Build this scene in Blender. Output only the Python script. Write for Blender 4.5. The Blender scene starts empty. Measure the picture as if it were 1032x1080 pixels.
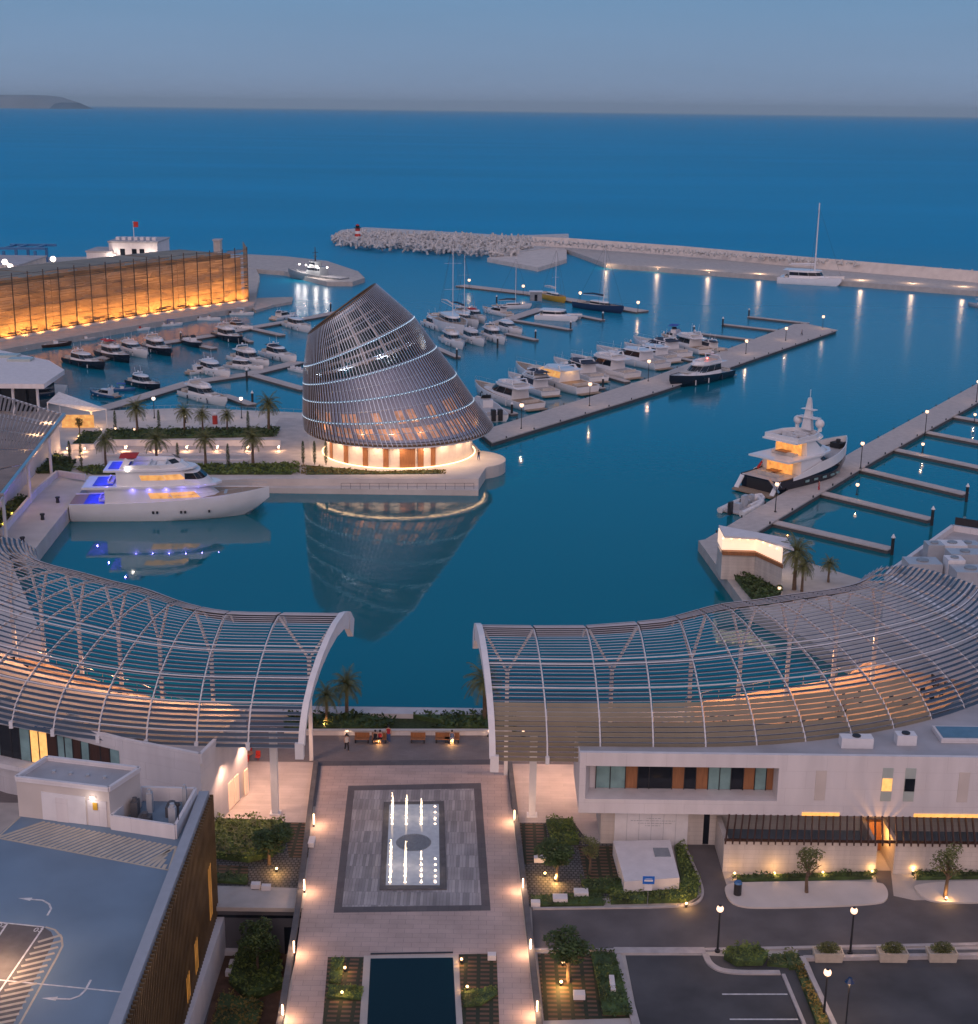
import bpy, math, random
from mathutils import Vector, Matrix
R = math.radians
rnd = random.Random(7)
sc = bpy.context.scene
col = sc.collection
# ------------------------------------------------------------ camera, sky, sun, exposure
H = 60.0; F = 1500.0; PITCH = R(15.8); ROLL = R(.72)
cam = bpy.data.cameras.new('camera'); co = bpy.data.objects.new('camera', cam); col.objects.link(co)
cam.sensor_fit = 'HORIZONTAL'; cam.sensor_width = 36; cam.lens = 36 * F / 1032; cam.clip_end = 120000; cam.clip_start = 1
fw = Vector((0, math.cos(PITCH), -math.sin(PITCH))); rt = Vector((1, 0, 0)); up = Vector((0, math.sin(PITCH), math.cos(PITCH)))
rt2 = rt * math.cos(ROLL) + up * math.sin(ROLL); up2 = up * math.cos(ROLL) - rt * math.sin(ROLL)
co.matrix_world = Matrix(((rt2.x, up2.x, -fw.x, 0), (rt2.y, up2.y, -fw.y, 0), (rt2.z, up2.z, -fw.z, H), (0, 0, 0, 1)))
sc.camera = co
sc.view_settings.view_transform = 'Standard'; sc.view_settings.look = 'None'
sc.view_settings.exposure = 0.04; sc.view_settings.gamma = 1
SUN_EL, SUN_AZ = R(4), R(200)
w = bpy.data.worlds.new("World"); sc.world = w; w.use_nodes = True
nt = w.node_tree; N = nt.nodes; Lk = nt.links
bg = N['Background']
sky = N.new('ShaderNodeTexSky'); sky.sky_type = 'NISHITA'; sky.sun_disc = False
sky.sun_elevation = SUN_EL; sky.sun_rotation = SUN_AZ; sky.air_density = 1.0; sky.dust_density = 1.0; sky.ozone_density = 3.0
tc = N.new('ShaderNodeTexCoord'); sep = N.new('ShaderNodeSeparateXYZ'); Lk.new(tc.outputs['Generated'], sep.inputs[0])
ramp = N.new('ShaderNodeValToRGB'); Lk.new(sep.outputs['Z'], ramp.inputs[0])
def srgb(r, g, b):
    f = lambda c: (c / 12.92 if c <= .04045 else ((c + .055) / 1.055) ** 2.4)
    return (f(r / 255), f(g / 255), f(b / 255), 1)
SK = [(0.0, (130, 144, 172)), (.02, (119, 140, 170)), (.07, (104, 136, 170)), (.2, (44, 120, 172)), (.45, (62, 118, 164)), (1.0, (132, 134, 156))]
cr = ramp.color_ramp
for i, (p_, c_) in enumerate(SK):
    e = cr.elements[i] if i < 2 else cr.elements.new(p_)
    e.position = p_; e.color = srgb(*c_)
# afterglow of the set sun behind the viewer (-Y)
az = N.new('ShaderNodeMapRange'); Lk.new(sep.outputs['Y'], az.inputs['Value'])
az.inputs['From Min'].default_value = 0.1; az.inputs['From Max'].default_value = -0.9; az.clamp = True
glow = N.new('ShaderNodeMixRGB'); glow.blend_type = 'MIX'; Lk.new(az.outputs[0], glow.inputs[0]); Lk.new(ramp.outputs[0], glow.inputs[1])
glow.inputs[2].default_value = (.66, .47, .50, 1)
cn = N.new('ShaderNodeTexNoise'); cn.inputs['Scale'].default_value = 2.2; cn.inputs['Detail'].default_value = 5; cm = N.new('ShaderNodeMapping'); cm.inputs['Scale'].default_value = (1, 1, 9); Lk.new(tc.outputs['Generated'], cm.inputs[0]); Lk.new(cm.outputs[0], cn.inputs[0])
cg = N.new('ShaderNodeMapRange'); cg.inputs['From Min'].default_value = .3; cg.inputs['From Max'].default_value = .7; cg.inputs['To Min'].default_value = .955; cg.inputs['To Max'].default_value = 1.045; Lk.new(cn.outputs[0], cg.inputs[0])
addn = N.new('ShaderNodeMixRGB'); addn.blend_type = 'ADD'; addn.inputs[0].default_value = 1
mulg = N.new('ShaderNodeMixRGB'); mulg.blend_type = 'MULTIPLY'; mulg.inputs[0].default_value = 1; mulg.inputs[2].default_value = (10.2, 10.4, 10.4, 1)
muls = N.new('ShaderNodeMixRGB'); muls.blend_type = 'MULTIPLY'; muls.inputs[0].default_value = 1; muls.inputs[2].default_value = (.04, .045, .05, 1)
cmul = N.new('ShaderNodeMixRGB'); cmul.blend_type = 'MULTIPLY'; cmul.inputs[0].default_value = 1; Lk.new(glow.outputs[0], cmul.inputs[1]); Lk.new(cg.outputs[0], cmul.inputs[2]); Lk.new(cmul.outputs[0], mulg.inputs[1]); Lk.new(sky.outputs[0], muls.inputs[1])
Lk.new(mulg.outputs[0], addn.inputs[1]); Lk.new(muls.outputs[0], addn.inputs[2]); Lk.new(addn.outputs[0], bg.inputs[0])
bg.inputs[1].default_value = .11
sl = bpy.data.lights.new('sun', 'SUN'); sl.energy = .5; sl.angle = R(40); sl.color = (1, .8, .78)
so = bpy.data.objects.new('sun', sl); col.objects.link(so)
so.rotation_euler = (R(62), 0, R(-14))
sc.cycles.use_adaptive_sampling = True; sc.cycles.adaptive_threshold = .02
sc.cycles.max_bounces = 6; sc.cycles.diffuse_bounces = 2; sc.cycles.glossy_bounces = 3; sc.cycles.transmission_bounces = 3; sc.cycles.transparent_max_bounces = 8
sc.cycles.volume_bounces = 0
sc.cycles.sample_clamp_indirect = 3.0; sc.cycles.caustics_reflective = False; sc.cycles.caustics_refractive = False
sc.cycles.use_denoising = True
# ------------------------------------------------------------ helpers
def g(px, py, z=0.0):
    """the world point at height z that the photograph shows at (px, py)"""
    u = (px - 516) / F; v = (py - 540) / F
    a = u * math.cos(ROLL) + v * math.sin(ROLL); b = -u * math.sin(ROLL) + v * math.cos(ROLL)
    D = (H - z) / (math.sin(PITCH) + b * math.cos(PITCH))
    return Vector((D * a, D * (math.cos(PITCH) - b * math.sin(PITCH)), z))
def g2(px, py, z=0): q = g(px, py, z); return (q.x, q.y)
def zat(px, py, Y):
    u = (px - 516) / F; v = (py - 540) / F
    b = -u * math.sin(ROLL) + v * math.cos(ROLL)
    D = Y / (math.cos(PITCH) - b * math.sin(PITCH)); return H - D * (math.sin(PITCH) + b * math.cos(PITCH))
def tag(o, label=None, cat=None, group=None, kind=None):
    if label: o['label'] = label
    if cat: o['category'] = cat
    if group: o['group'] = group
    if kind: o['kind'] = kind
    return o
WOFF = {}
def thing(name, label, cat, loc=(0, 0, 0), rz=0, group=None):
    o = bpy.data.objects.new(name, None); col.objects.link(o); o.empty_display_size = .3
    o.location = loc; o.rotation_euler.z = rz
    WOFF[o.name] = Vector(loc)
    return tag(o, label, cat, group)
class MB:
    def __init__(s): s.v = []; s.f = []
    def add(s, vs, fs):
        n = len(s.v); s.v += [tuple(q) for q in vs]; s.f += [tuple(i + n for i in f) for f in fs]; return s
    def box(s, x0, x1, y0, y1, z0, z1):
        return s.add([(x0, y0, z0), (x1, y0, z0), (x1, y1, z0), (x0, y1, z0), (x0, y0, z1), (x1, y0, z1), (x1, y1, z1), (x0, y1, z1)],
              [(0, 3, 2, 1), (4, 5, 6, 7), (0, 1, 5, 4), (1, 2, 6, 5), (2, 3, 7, 6), (3, 0, 4, 7)])
    def cbox(s, c, a, b, cc):   # centre and three half-axis vectors
        c = Vector(c); a = Vector(a); b = Vector(b); cc = Vector(cc)
        P = [c + i * a + j * b + k * cc for k in (-1, 1) for (i, j) in ((-1, -1), (1, -1), (1, 1), (-1, 1))]
        return s.add(P, [(0, 3, 2, 1), (4, 5, 6, 7), (0, 1, 5, 4), (1, 2, 6, 5), (2, 3, 7, 6), (3, 0, 4, 7)])
    def bar(s, p, q, w, h=None, upv=(0, 0, 1)):
        p = Vector(p); q = Vector(q); d = q - p; h = h or w
        if d.length < 1e-6: return s
        t = d.normalized(); u = Vector(upv)
        if abs(t.dot(u)) > .98: u = Vector((1, 0, 0))
        sd = t.cross(u).normalized(); u = sd.cross(t)
        return s.cbox((p + q) / 2, d / 2, sd * w / 2, u * h / 2)
    def prism(s, poly, z0, z1):
        n = len(poly); A = sum(poly[i][0] * poly[(i + 1) % n][1] - poly[(i + 1) % n][0] * poly[i][1] for i in range(n))
        if A < 0: poly = poly[::-1]
        vs = [(x[0], x[1], z0) for x in poly] + [(x[0], x[1], z1) for x in poly]
        return s.add(vs, [tuple(range(n - 1, -1, -1)), tuple(range(n, 2 * n))] + [(i, (i + 1) % n, n + (i + 1) % n, n + i) for i in range(n)])
    def sheet(s, poly, z):
        n = len(poly); A = sum(poly[i][0] * poly[(i + 1) % n][1] - poly[(i + 1) % n][0] * poly[i][1] for i in range(n))
        if A < 0: poly = poly[::-1]
        return s.add([(x[0], x[1], z) for x in poly], [tuple(range(n))])
    def tube(s, pts, r, n=8, cap=True):
        pts = [Vector(p) for p in pts]; rs = r if isinstance(r, (list, tuple)) else [r] * len(pts); rings = []
        for i, p in enumerate(pts):
            t = (pts[min(i + 1, len(pts) - 1)] - pts[max(i - 1, 0)]).normalized()
            u = Vector((0, 0, 1)) if abs(t.z) < .9 else Vector((1, 0, 0))
            a = t.cross(u).normalized(); b = t.cross(a)
            rings.append([p + (a * math.cos(k * 2 * math.pi / n) + b * math.sin(k * 2 * math.pi / n)) * rs[i] for k in range(n)])
        return s.loft(rings, cap)
    def loft(s, rings, cap=True, closed=True):
        n = len(rings[0]); vs = [q for r_ in rings for q in r_]; fs = []
        for i in range(len(rings) - 1):
            for k in range(n if closed else n - 1):
                a = i * n + k; b = i * n + (k + 1) % n; fs.append((a, b, b + n, a + n))
        if cap: fs += [tuple(range(n - 1, -1, -1)), tuple(range((len(rings) - 1) * n, len(rings) * n))]
        return s.add(vs, fs)
    def cyl(s, x, y, z0, z1, r0, r1=None, n=16):
        r1 = r0 if r1 is None else r1
        return s.loft([[(x + r * math.cos(k * 2 * math.pi / n), y + r * math.sin(k * 2 * math.pi / n), z) for k in range(n)] for r, z in ((r0, z0), (r1, z1))])
    def ball(s, c, r, n=10, m=6, sz=1):
        rings = [[(c[0] + r * math.sin(R(180) * j / m) * math.cos(k * 2 * math.pi / n), c[1] + r * math.sin(R(180) * j / m) * math.sin(k * 2 * math.pi / n), c[2] - sz * r * math.cos(R(180) * j / m)) for k in range(n)] for j in range(1, m)]
        return s.loft(rings)
    def build(s, name, mat, parent=None, local=False, smooth=False, **tags):
        vs = s.v; off = Vector((0, 0, 0))
        if not vs: return None
        if parent is not None:
            if not local: off = WOFF.get(parent.name, Vector((0, 0, 0)))
        elif not local:
            xs = [v[0] for v in vs]; ys = [v[1] for v in vs]; zs = [v[2] for v in vs]
            off = Vector(((min(xs) + max(xs)) / 2, (min(ys) + max(ys)) / 2, min(zs)))
        me = bpy.data.meshes.new(name)
        me.from_pydata([(v[0] - off.x, v[1] - off.y, v[2] - off.z) for v in vs], [], s.f)
        me.materials.append(MAT[mat] if isinstance(mat, str) else mat)
        if smooth:
            for p_ in me.polygons: p_.use_smooth = True
            try: me.set_sharp_from_angle(angle=R(40))
            except Exception: pass
        me.update()
        o = bpy.data.objects.new(name, me); col.objects.link(o)
        if parent is not None:
            o.parent = parent
            WOFF[o.name] = off if not local else Vector((0, 0, 0))
            # a sub-part keeps its parent's frame
        else: o.location = off; WOFF[o.name] = off
        return tag(o, **tags) if tags else o
def chaikin(P, n=2, closed=True):
    for _ in range(n):
        Q = [] if closed else [P[0]]
        for i in range(len(P) if closed else len(P) - 1):
            a, b = P[i], P[(i + 1) % len(P)]; Q += [(a[0] * .75 + b[0] * .25, a[1] * .75 + b[1] * .25), (a[0] * .25 + b[0] * .75, a[1] * .25 + b[1] * .75)]
        P = Q if closed else Q + [P[-1]]
    return P
KIDS = {}
def kids(o):
    return [c for c in col.objects if c.parent == o]
def copy_tree(o, parent=None, cache=None):
    c = o.copy(); col.objects.link(c); c.parent = parent
    if parent is not None: pass
    for ch in KIDS.setdefault(o.name, kids(o)): copy_tree(ch, c)
    return c
def place(proto, used, name_key, loc, rz=0, label=None, group=None, scale=1, cat=None):
    """the first call moves the prototype itself, later calls copy it"""
    if name_key not in used: used[name_key] = 1; o = proto; 
    else: o = copy_tree(proto)
    o.location = loc; o.rotation_euler = (0, 0, rz); o.scale = (scale,) * 3 if not isinstance(scale, tuple) else scale
    WOFF[o.name] = Vector(loc)
    return tag(o, label, cat, group)
# ------------------------------------------------------------ materials
MAT = {}
def new(name):
    m = bpy.data.materials.new(name); m.use_nodes = True; MAT[name] = m
    return m, m.node_tree.nodes, m.node_tree.links, m.node_tree.nodes['Principled BSDF']
def mat(name, c, rough=.6, metal=0, var=.12, scale=1.5, emit=None, es=0, bump=0, spec=None, coord='Object', stretch=None, alpha=None):
    m, n, l, b = new(name)
    b.inputs['Roughness'].default_value = rough; b.inputs['Metallic'].default_value = metal
    if var:
        t = n.new('ShaderNodeTexCoord'); no = n.new('ShaderNodeTexNoise'); no.inputs['Scale'].default_value = scale; no.inputs['Detail'].default_value = 6
        mp = n.new('ShaderNodeMapping'); l.new(t.outputs[coord], mp.inputs[0]); l.new(mp.outputs[0], no.inputs[0])
        if stretch: mp.inputs['Scale'].default_value = stretch
        rp = n.new('ShaderNodeMapRange'); rp.inputs['From Min'].default_value = .3; rp.inputs['From Max'].default_value = .7
        rp.inputs['To Min'].default_value = 1 - var; rp.inputs['To Max'].default_value = 1 + var
        l.new(no.outputs[0], rp.inputs[0])
        mx = n.new('ShaderNodeMixRGB'); mx.blend_type = 'MULTIPLY'; mx.inputs[0].default_value = 1; mx.inputs[1].default_value = (*c, 1)
        l.new(rp.outputs[0], mx.inputs[2]); l.new(mx.outputs[0], b.inputs['Base Color'])
        if bump:
            bp = n.new('ShaderNodeBump'); bp.inputs['Strength'].default_value = bump; bp.inputs['Distance'].default_value = .05
            l.new(no.outputs[0], bp.inputs['Height']); l.new(bp.outputs[0], b.inputs['Normal'])
    else: b.inputs['Base Color'].default_value = (*c, 1)
    if emit: b.inputs['Emission Color'].default_value = (*emit, 1); b.inputs['Emission Strength'].default_value = es
    if spec is not None: b.inputs['Specular IOR Level'].default_value = spec
    if alpha is not None: b.inputs['Alpha'].default_value = alpha
    return m
def tiles(name, c1, c2, mortar, sx, sy, rough=.7, msize=.01, coord='Object', off=.5, big=.15, vert=False):
    """paving or cladding: brick texture plus large soft stains"""
    m, n, l, b = new(name); b.inputs['Roughness'].default_value = rough
    t = n.new('ShaderNodeTexCoord'); br = n.new('ShaderNodeTexBrick'); br.offset = off
    br.inputs['Color1'].default_value = (*c1, 1); br.inputs['Color2'].default_value = (*c2, 1); br.inputs['Mortar'].default_value = (*mortar, 1)
    br.inputs['Scale'].default_value = 1; br.inputs['Brick Width'].default_value = sx; br.inputs['Row Height'].default_value = sy; br.inputs['Mortar Size'].default_value = msize
    if vert:
        s0 = n.new('ShaderNodeSeparateXYZ'); l.new(t.outputs[coord], s0.inputs[0]); ad = n.new('ShaderNodeMath'); l.new(s0.outputs[0], ad.inputs[0]); l.new(s0.outputs[1], ad.inputs[1])
        cb = n.new('ShaderNodeCombineXYZ'); l.new(ad.outputs[0], cb.inputs[0]); l.new(s0.outputs[2], cb.inputs[1]); l.new(cb.outputs[0], br.inputs[0])
    else: l.new(t.outputs[coord], br.inputs[0])
    no = n.new('ShaderNodeTexNoise'); no.inputs['Scale'].default_value = .35; no.inputs['Detail'].default_value = 7; mp = n.new('ShaderNodeMapping'); mp.inputs['Scale'].default_value = (3, 3, .45) if vert else (1, 1, 1); l.new(t.outputs[coord], mp.inputs[0]); l.new(mp.outputs[0], no.inputs[0])
    rp = n.new('ShaderNodeMapRange'); rp.inputs['From Min'].default_value = .3; rp.inputs['From Max'].default_value = .7; rp.inputs['To Min'].default_value = 1 - big; rp.inputs['To Max'].default_value = 1 + big
    l.new(no.outputs[0], rp.inputs[0])
    mx = n.new('ShaderNodeMixRGB'); mx.blend_type = 'MULTIPLY'; mx.inputs[0].default_value = 1
    l.new(br.outputs[0], mx.inputs[1]); l.new(rp.outputs[0], mx.inputs[2]); l.new(mx.outputs[0], b.inputs['Base Color'])
    return m
mat('white_paint', (.74, .73, .75), .5, var=.05)

mat('gelcoat', (.78, .78, .80), .15, var=.04, scale=.6)
mat('grey_gelcoat', (.42, .44, .47), .3, var=.06)
mat('black_hull', (.012, .016, .03), .12, var=0)
mat('navy_hull', (.02, .04, .10), .15, var=0)
mat('blue_hull', (.05, .16, .35), .2, var=0)
mat('navy_grey', (.25, .28, .31), .5)
mat('deck_teak', (.33, .24, .17), .7, var=.15, stretch=(1, 8, 1))
mat('deck_grey', (.45, .44, .45), .7)
mat('glass_dark', (.012, .016, .024), .06, var=0)
mat('glass_teal', (.22, .36, .36), .12, var=.25, scale=.8)
mat('glass_blue', (.12, .20, .27), .08, var=.1)
mat('canvas_navy', (.03, .04, .07), .85)
mat('canvas_white', (.66, .66, .68), .8)
mat('canvas_red', (.45, .03, .03), .8)
mat('canvas_blue', (.05, .10, .40), .8)
mat('cushion', (.55, .5, .45), .9)
mat('steel', (.5, .52, .55), .3, metal=.9, var=0)
mat('dark_metal', (.035, .035, .04), .5, metal=.3, var=0)
mat('bronze', (.13, .075, .035), .5, metal=.15, var=.15, scale=.5)
mat('silver_edge', (.62, .74, .90), .35, metal=.4, var=.05)
mat('concrete', (.46, .425, .40), .85, var=.12, scale=.6, bump=.2)
mat('concrete_light', (.60, .545, .51), .85, var=.1, scale=.35)
mat('concrete_dark', (.10, .10, .11), .8, var=.2)
mat('rock', (.50, .50, .50), .9, var=.25, scale=.5, bump=.6)
mat('dock_deck', (.50, .445, .42), .8, var=.10, scale=.9, stretch=(1, 1, 1))
mat('dock_side', (.10, .095, .10), .7)
mat('asphalt', (.115, .105, .108), .85, var=.26, scale=.3, bump=.3)
mat('asphalt_dark', (.068, .068, .074), .8, var=.40, scale=.22, bump=.3)
mat('kerb', (.42, .39, .39), .85)
mat('road_paint', (.62, .62, .64), .7, var=.2, scale=3)
mat('paint_cream', (.50, .44, .36), .8, var=.12, scale=2)
mat('blue_deck', (.16, .235, .32), .7, var=.17, scale=.16)
mat('grey_bay', (.12, .11, .115), .8, var=.15)
mat('earth', (.10, .055, .035), .95, var=.35, scale=1.2, bump=.5)
mat('grass', (.03, .045, .012), .95, var=.5, scale=3, bump=.5)
mat('wood', (.30, .13, .055), .5, var=.2, stretch=(6, 6, .6))
mat('wood_dark', (.055, .022, .014), .5, var=.25, stretch=(6, 6, .6))
mat('khaki', (.25, .215, .155), .55, var=.10, scale=.4)
mat('slate_slat', (.045, .075, .115), .5, var=.12, scale=.4)
mat('louvre_bronze', (.27, .19, .11), .5, metal=.2, var=.3, scale=.15)
mat('trunk', (.14, .095, .065), .9, var=.3, scale=4, bump=.6)
mat('leaf', (.12, .165, .035), .7, var=.6, scale=1.1)
mat('leaf_olive', (.13, .145, .05), .7, var=.5, scale=1.1)
mat('leaf_dark', (.05, .085, .024), .7, var=.6, scale=1.1)
mat('leaf_dry', (.20, .15, .04), .8, var=.5, scale=1.1)
mat('skin', (.45, .28, .20), .6, var=0); mat('cloth_dark', (.02, .02, .03), .9, var=0); mat('cloth_white', (.6, .6, .6), .9, var=0); mat('cloth_red', (.4, .03, .05), .9, var=0); mat('cloth_blue', (.05, .10, .25), .9, var=0)
mat('wire', (.05, .05, .06), .5, var=0)
mat('sign_blue', (.02, .16, .6), .4, var=0); mat('red_paint', (.5, .04, .03), .5, var=0); mat('yellow_paint', (.6, .35, .04), .5, var=0)
mat('bulb', (1, .8, .6), .4, var=0, emit=(1, .60, .38), es=1.8)
mat('bulb_small', (1, .8, .6), .4, var=0, emit=(1, .60, .28), es=3)
mat('bulb_white', (1, 1, 1), .4, var=0, emit=(1, .80, .66), es=2.2)
mat('led_blue', (.3, .3, 1), .4, var=0, emit=(.12, .10, 1), es=3)
mat('warm_window', (.8, .5, .2), .4, var=.4, scale=2.2, emit=(1, .50, .13), es=.9)
mat('warm_strip', (1, .8, .6), .4, var=0, emit=(1, .60, .30), es=4)
mat('warm_panel', (.9, .7, .5), .4, var=.1, scale=1, emit=(1, .55, .33), es=.45)
mat('red_lamp', (1, .1, .1), .4, var=0, emit=(1, .08, .06), es=12)
mat('jet', (.9, .9, .9), .3, var=0, emit=(1, .74, .45), es=4)  # jets emit a warm glow of their own in place of lamplight
mat('basin_water', (.24, .27, .33), .12, var=.15, scale=2, emit=(.85, .8, .9), es=.13)  # faint emission paints the lit glow into the basin floor
mat('pool_water', (.001, .012, .018), .05, var=.1, spec=.25)
tiles('plaza_tile', (.48, .375, .345), (.43, .34, .31), (.20, .18, .19), 1.2, .6)
tiles('plaza_dark', (.12, .11, .115), (.10, .09, .10), (.07, .06, .07), .8, .8)
tiles('plaza_strip', (.40, .385, .40), (.22, .215, .225), (.14, .13, .14), .25, 1.9, big=.22)
tiles('stone_pale', (.55, .48, .45), (.49, .43, .405), (.40, .35, .33), 2.4, .5)
tiles('promenade_pave', (.20, .175, .175), (.18, .155, .155), (.14, .12, .12), .5, .25)
tiles('cladding', (.60, .545, .50), (.55, .50, .465), (.42, .38, .35), 2.4, .40, vert=True)
tiles('white_wall', (.70, .67, .68), (.68, .65, .665), (.56, .53, .54), 3.2, 1.5, msize=.012, vert=True, big=.07)
tiles('cobble', (.10, .10, .105), (.15, .145, .14), (.03, .03, .03), .35, .35, msize=.05)
tiles('planting_rows', (.12, .065, .04), (.15, .085, .05), (.025, .03, .012), .9, .5, msize=.14, off=0)
tiles('roof_membrane', (.40, .395, .42), (.385, .38, .40), (.33, .33, .35), 6, 2)
# sea: deep blue body, mirror-like in the harbour, rougher outside
m, n, l, b = new('sea_water')
t = n.new('ShaderNodeTexCoord')
b.inputs['IOR'].default_value = 1.45; b.inputs['Roughness'].default_value = .06
b.inputs['Base Color'].default_value = (.0, .175, .31, 1)
no = n.new('ShaderNodeTexNoise'); no.inputs['Scale'].default_value = .55; no.inputs['Detail'].default_value = 3; l.new(t.outputs['Object'], no.inputs[0])
bp = n.new('ShaderNodeBump'); bp.inputs['Strength'].default_value = .06; bp.inputs['Distance'].default_value = .12
l.new(no.outputs[0], bp.inputs['Height']); l.new(bp.outputs[0], b.inputs['Normal'])
# the same water: mirror-calm near the quays, ruffled towards the open sea
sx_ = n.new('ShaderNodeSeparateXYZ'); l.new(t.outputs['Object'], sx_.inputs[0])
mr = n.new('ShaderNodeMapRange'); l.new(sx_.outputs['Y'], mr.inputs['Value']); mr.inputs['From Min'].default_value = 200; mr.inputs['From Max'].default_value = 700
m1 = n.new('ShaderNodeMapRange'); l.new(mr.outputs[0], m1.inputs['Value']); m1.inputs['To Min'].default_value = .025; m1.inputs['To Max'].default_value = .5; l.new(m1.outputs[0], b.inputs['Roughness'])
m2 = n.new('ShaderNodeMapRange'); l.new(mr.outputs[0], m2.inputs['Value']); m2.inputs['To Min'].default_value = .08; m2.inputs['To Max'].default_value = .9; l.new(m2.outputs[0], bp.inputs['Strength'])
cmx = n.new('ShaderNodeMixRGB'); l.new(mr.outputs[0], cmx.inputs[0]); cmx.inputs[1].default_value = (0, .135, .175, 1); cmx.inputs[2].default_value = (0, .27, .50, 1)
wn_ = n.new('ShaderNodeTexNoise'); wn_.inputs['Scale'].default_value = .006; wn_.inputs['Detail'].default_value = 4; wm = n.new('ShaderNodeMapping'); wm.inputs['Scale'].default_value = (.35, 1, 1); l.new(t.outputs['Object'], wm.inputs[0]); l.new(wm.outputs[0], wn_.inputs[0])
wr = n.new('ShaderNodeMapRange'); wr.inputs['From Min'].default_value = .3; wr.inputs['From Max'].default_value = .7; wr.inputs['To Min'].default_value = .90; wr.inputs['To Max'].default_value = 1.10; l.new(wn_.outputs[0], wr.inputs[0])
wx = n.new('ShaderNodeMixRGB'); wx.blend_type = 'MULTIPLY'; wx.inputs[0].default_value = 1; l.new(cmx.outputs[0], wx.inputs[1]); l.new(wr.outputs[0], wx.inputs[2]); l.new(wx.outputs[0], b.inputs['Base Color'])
b.inputs['Specular Tint'].default_value = (.12, .70, 1, 1)
def spot(name, parent, loc, power, aim=(0, 0, -1), ang=150, color=(1, .62, .34), radius=.15, local=False):
    d = bpy.data.lights.new(name, 'SPOT'); d.energy = power; d.color = color; d.shadow_soft_size = radius; d.spot_size = R(ang); d.spot_blend = .6
    o = bpy.data.objects.new(name, d); col.objects.link(o); o.location = Vector(loc) - (Vector() if local else WOFF[parent.name]); o.parent = parent
    o.rotation_euler = Vector(aim).to_track_quat('-Z', 'Y').to_euler(); return o
def lamp(name, parent, loc, power, color=(1, .62, .34), radius=.2, local=True):
    d = bpy.data.lights.new(name, 'POINT'); d.energy = power; d.color = color; d.shadow_soft_size = radius
    o = bpy.data.objects.new(name, d); col.objects.link(o); o.location = loc
    if parent is not None:
        o.parent = parent
        if not local: o.location = Vector(loc) - WOFF[parent.name]
    return o
mat('ring_blue', (.30, .52, .68), .35, metal=.2, var=0); mat('stud_light', (.9, .95, 1), .4, var=0, emit=(.65, .85, 1), es=1.2)
mat('hall_wall', (.40, .44, .58), .3, var=.12, scale=.3); mat('warm_panel_soft', (.70, .62, .56), .5, var=.06)
mat('glass_teal_pale', (.42, .48, .46), .2, var=.05); mat('roof_dark', (.13, .18, .24), .3, var=.25, scale=.3); mat('roof_dark2', (.34, .37, .42), .7, var=.05)
mat('warm_window_bright', (1, .6, .2), .4, var=.3, scale=2, emit=(1, .45, .10), es=.9); mat('amber_dim', (.6, .3, .08), .5, var=.5, scale=.8, emit=(1, .42, .06), es=.22); mat('concrete_dark2', (.12, .12, .135), .8, var=.12, scale=.4)
mat('tan_wall', (.42, .33, .24), .8, var=.15, scale=.2); mat('warm_panel_bright', (1, .85, .7), .4, var=.05, emit=(1, .66, .44), es=.85); mat('bulb_jet', (1, .9, .8), .4, var=0, emit=(1, .72, .5), es=6)
mat('stick', (1, .7, .5), .4, var=0, emit=(1, .52, .30), es=9); mat('wood_amber', (.55, .22, .04), .5, var=.2)
mat('crown_glass', (.015, .06, .075), .15, var=.3, scale=.5)
mat('hall_window', (.8, .5, .35), .4, var=.5, scale=.9, emit=(1, .42, .25), es=.16); mat('brown_slat', (.26, .18, .14), .55, var=.2, scale=.4)
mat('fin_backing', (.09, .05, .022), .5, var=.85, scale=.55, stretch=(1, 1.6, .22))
mat('yacht_window', (.8, .45, .15), .3, var=.65, scale=1.1, emit=(1, .46, .12), es=.5)
mat('slat_edge', (.42, .45, .52), .5, var=.1, scale=.4); mat('fin_bronze', (.15, .10, .05), .5, metal=.2, var=.3, scale=.6); mat('slate_grate', (.16, .18, .21), .5, var=.2, scale=6)  # slat strips are pale to paint in a highlight line along each blade
mat('terrace_tan', (.36, .25, .17), .8, var=.15, scale=.6)
# ------------------------------------------------------------ sea, land
def struct(name, mb, mt, **k): return tag(mb.build(name, mt), kind='structure', **k)
# basin water inside the breakwater, open sea outside; the two sheets meet edge to edge
BW = [g2(-300, 262, 0), g2(262, 280, 0), g2(300, 276, 0), g2(350, 250, 0), g2(600, 258, 0), g2(1032, 292, 0), g2(1500, 335, 0)]
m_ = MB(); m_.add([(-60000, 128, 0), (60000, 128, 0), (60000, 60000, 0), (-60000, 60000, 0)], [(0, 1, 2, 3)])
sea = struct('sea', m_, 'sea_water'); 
for v_ in sea.data.vertices: v_.co += sea.location
sea.location = (0, 0, 0)
# headland on the horizon at the left
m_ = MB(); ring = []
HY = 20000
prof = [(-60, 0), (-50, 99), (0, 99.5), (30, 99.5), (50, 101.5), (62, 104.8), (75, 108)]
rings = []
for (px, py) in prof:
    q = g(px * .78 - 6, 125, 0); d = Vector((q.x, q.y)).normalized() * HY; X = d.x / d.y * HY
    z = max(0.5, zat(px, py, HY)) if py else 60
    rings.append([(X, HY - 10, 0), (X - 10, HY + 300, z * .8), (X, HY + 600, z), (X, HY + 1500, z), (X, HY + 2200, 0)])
m_.loft(rings, cap=True, closed=False); struct('headland', m_, mat('hill', (.20, .25, .29), .95, var=.2, scale=.004))  # pale bluish rock colour has the haze fade painted in
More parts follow.
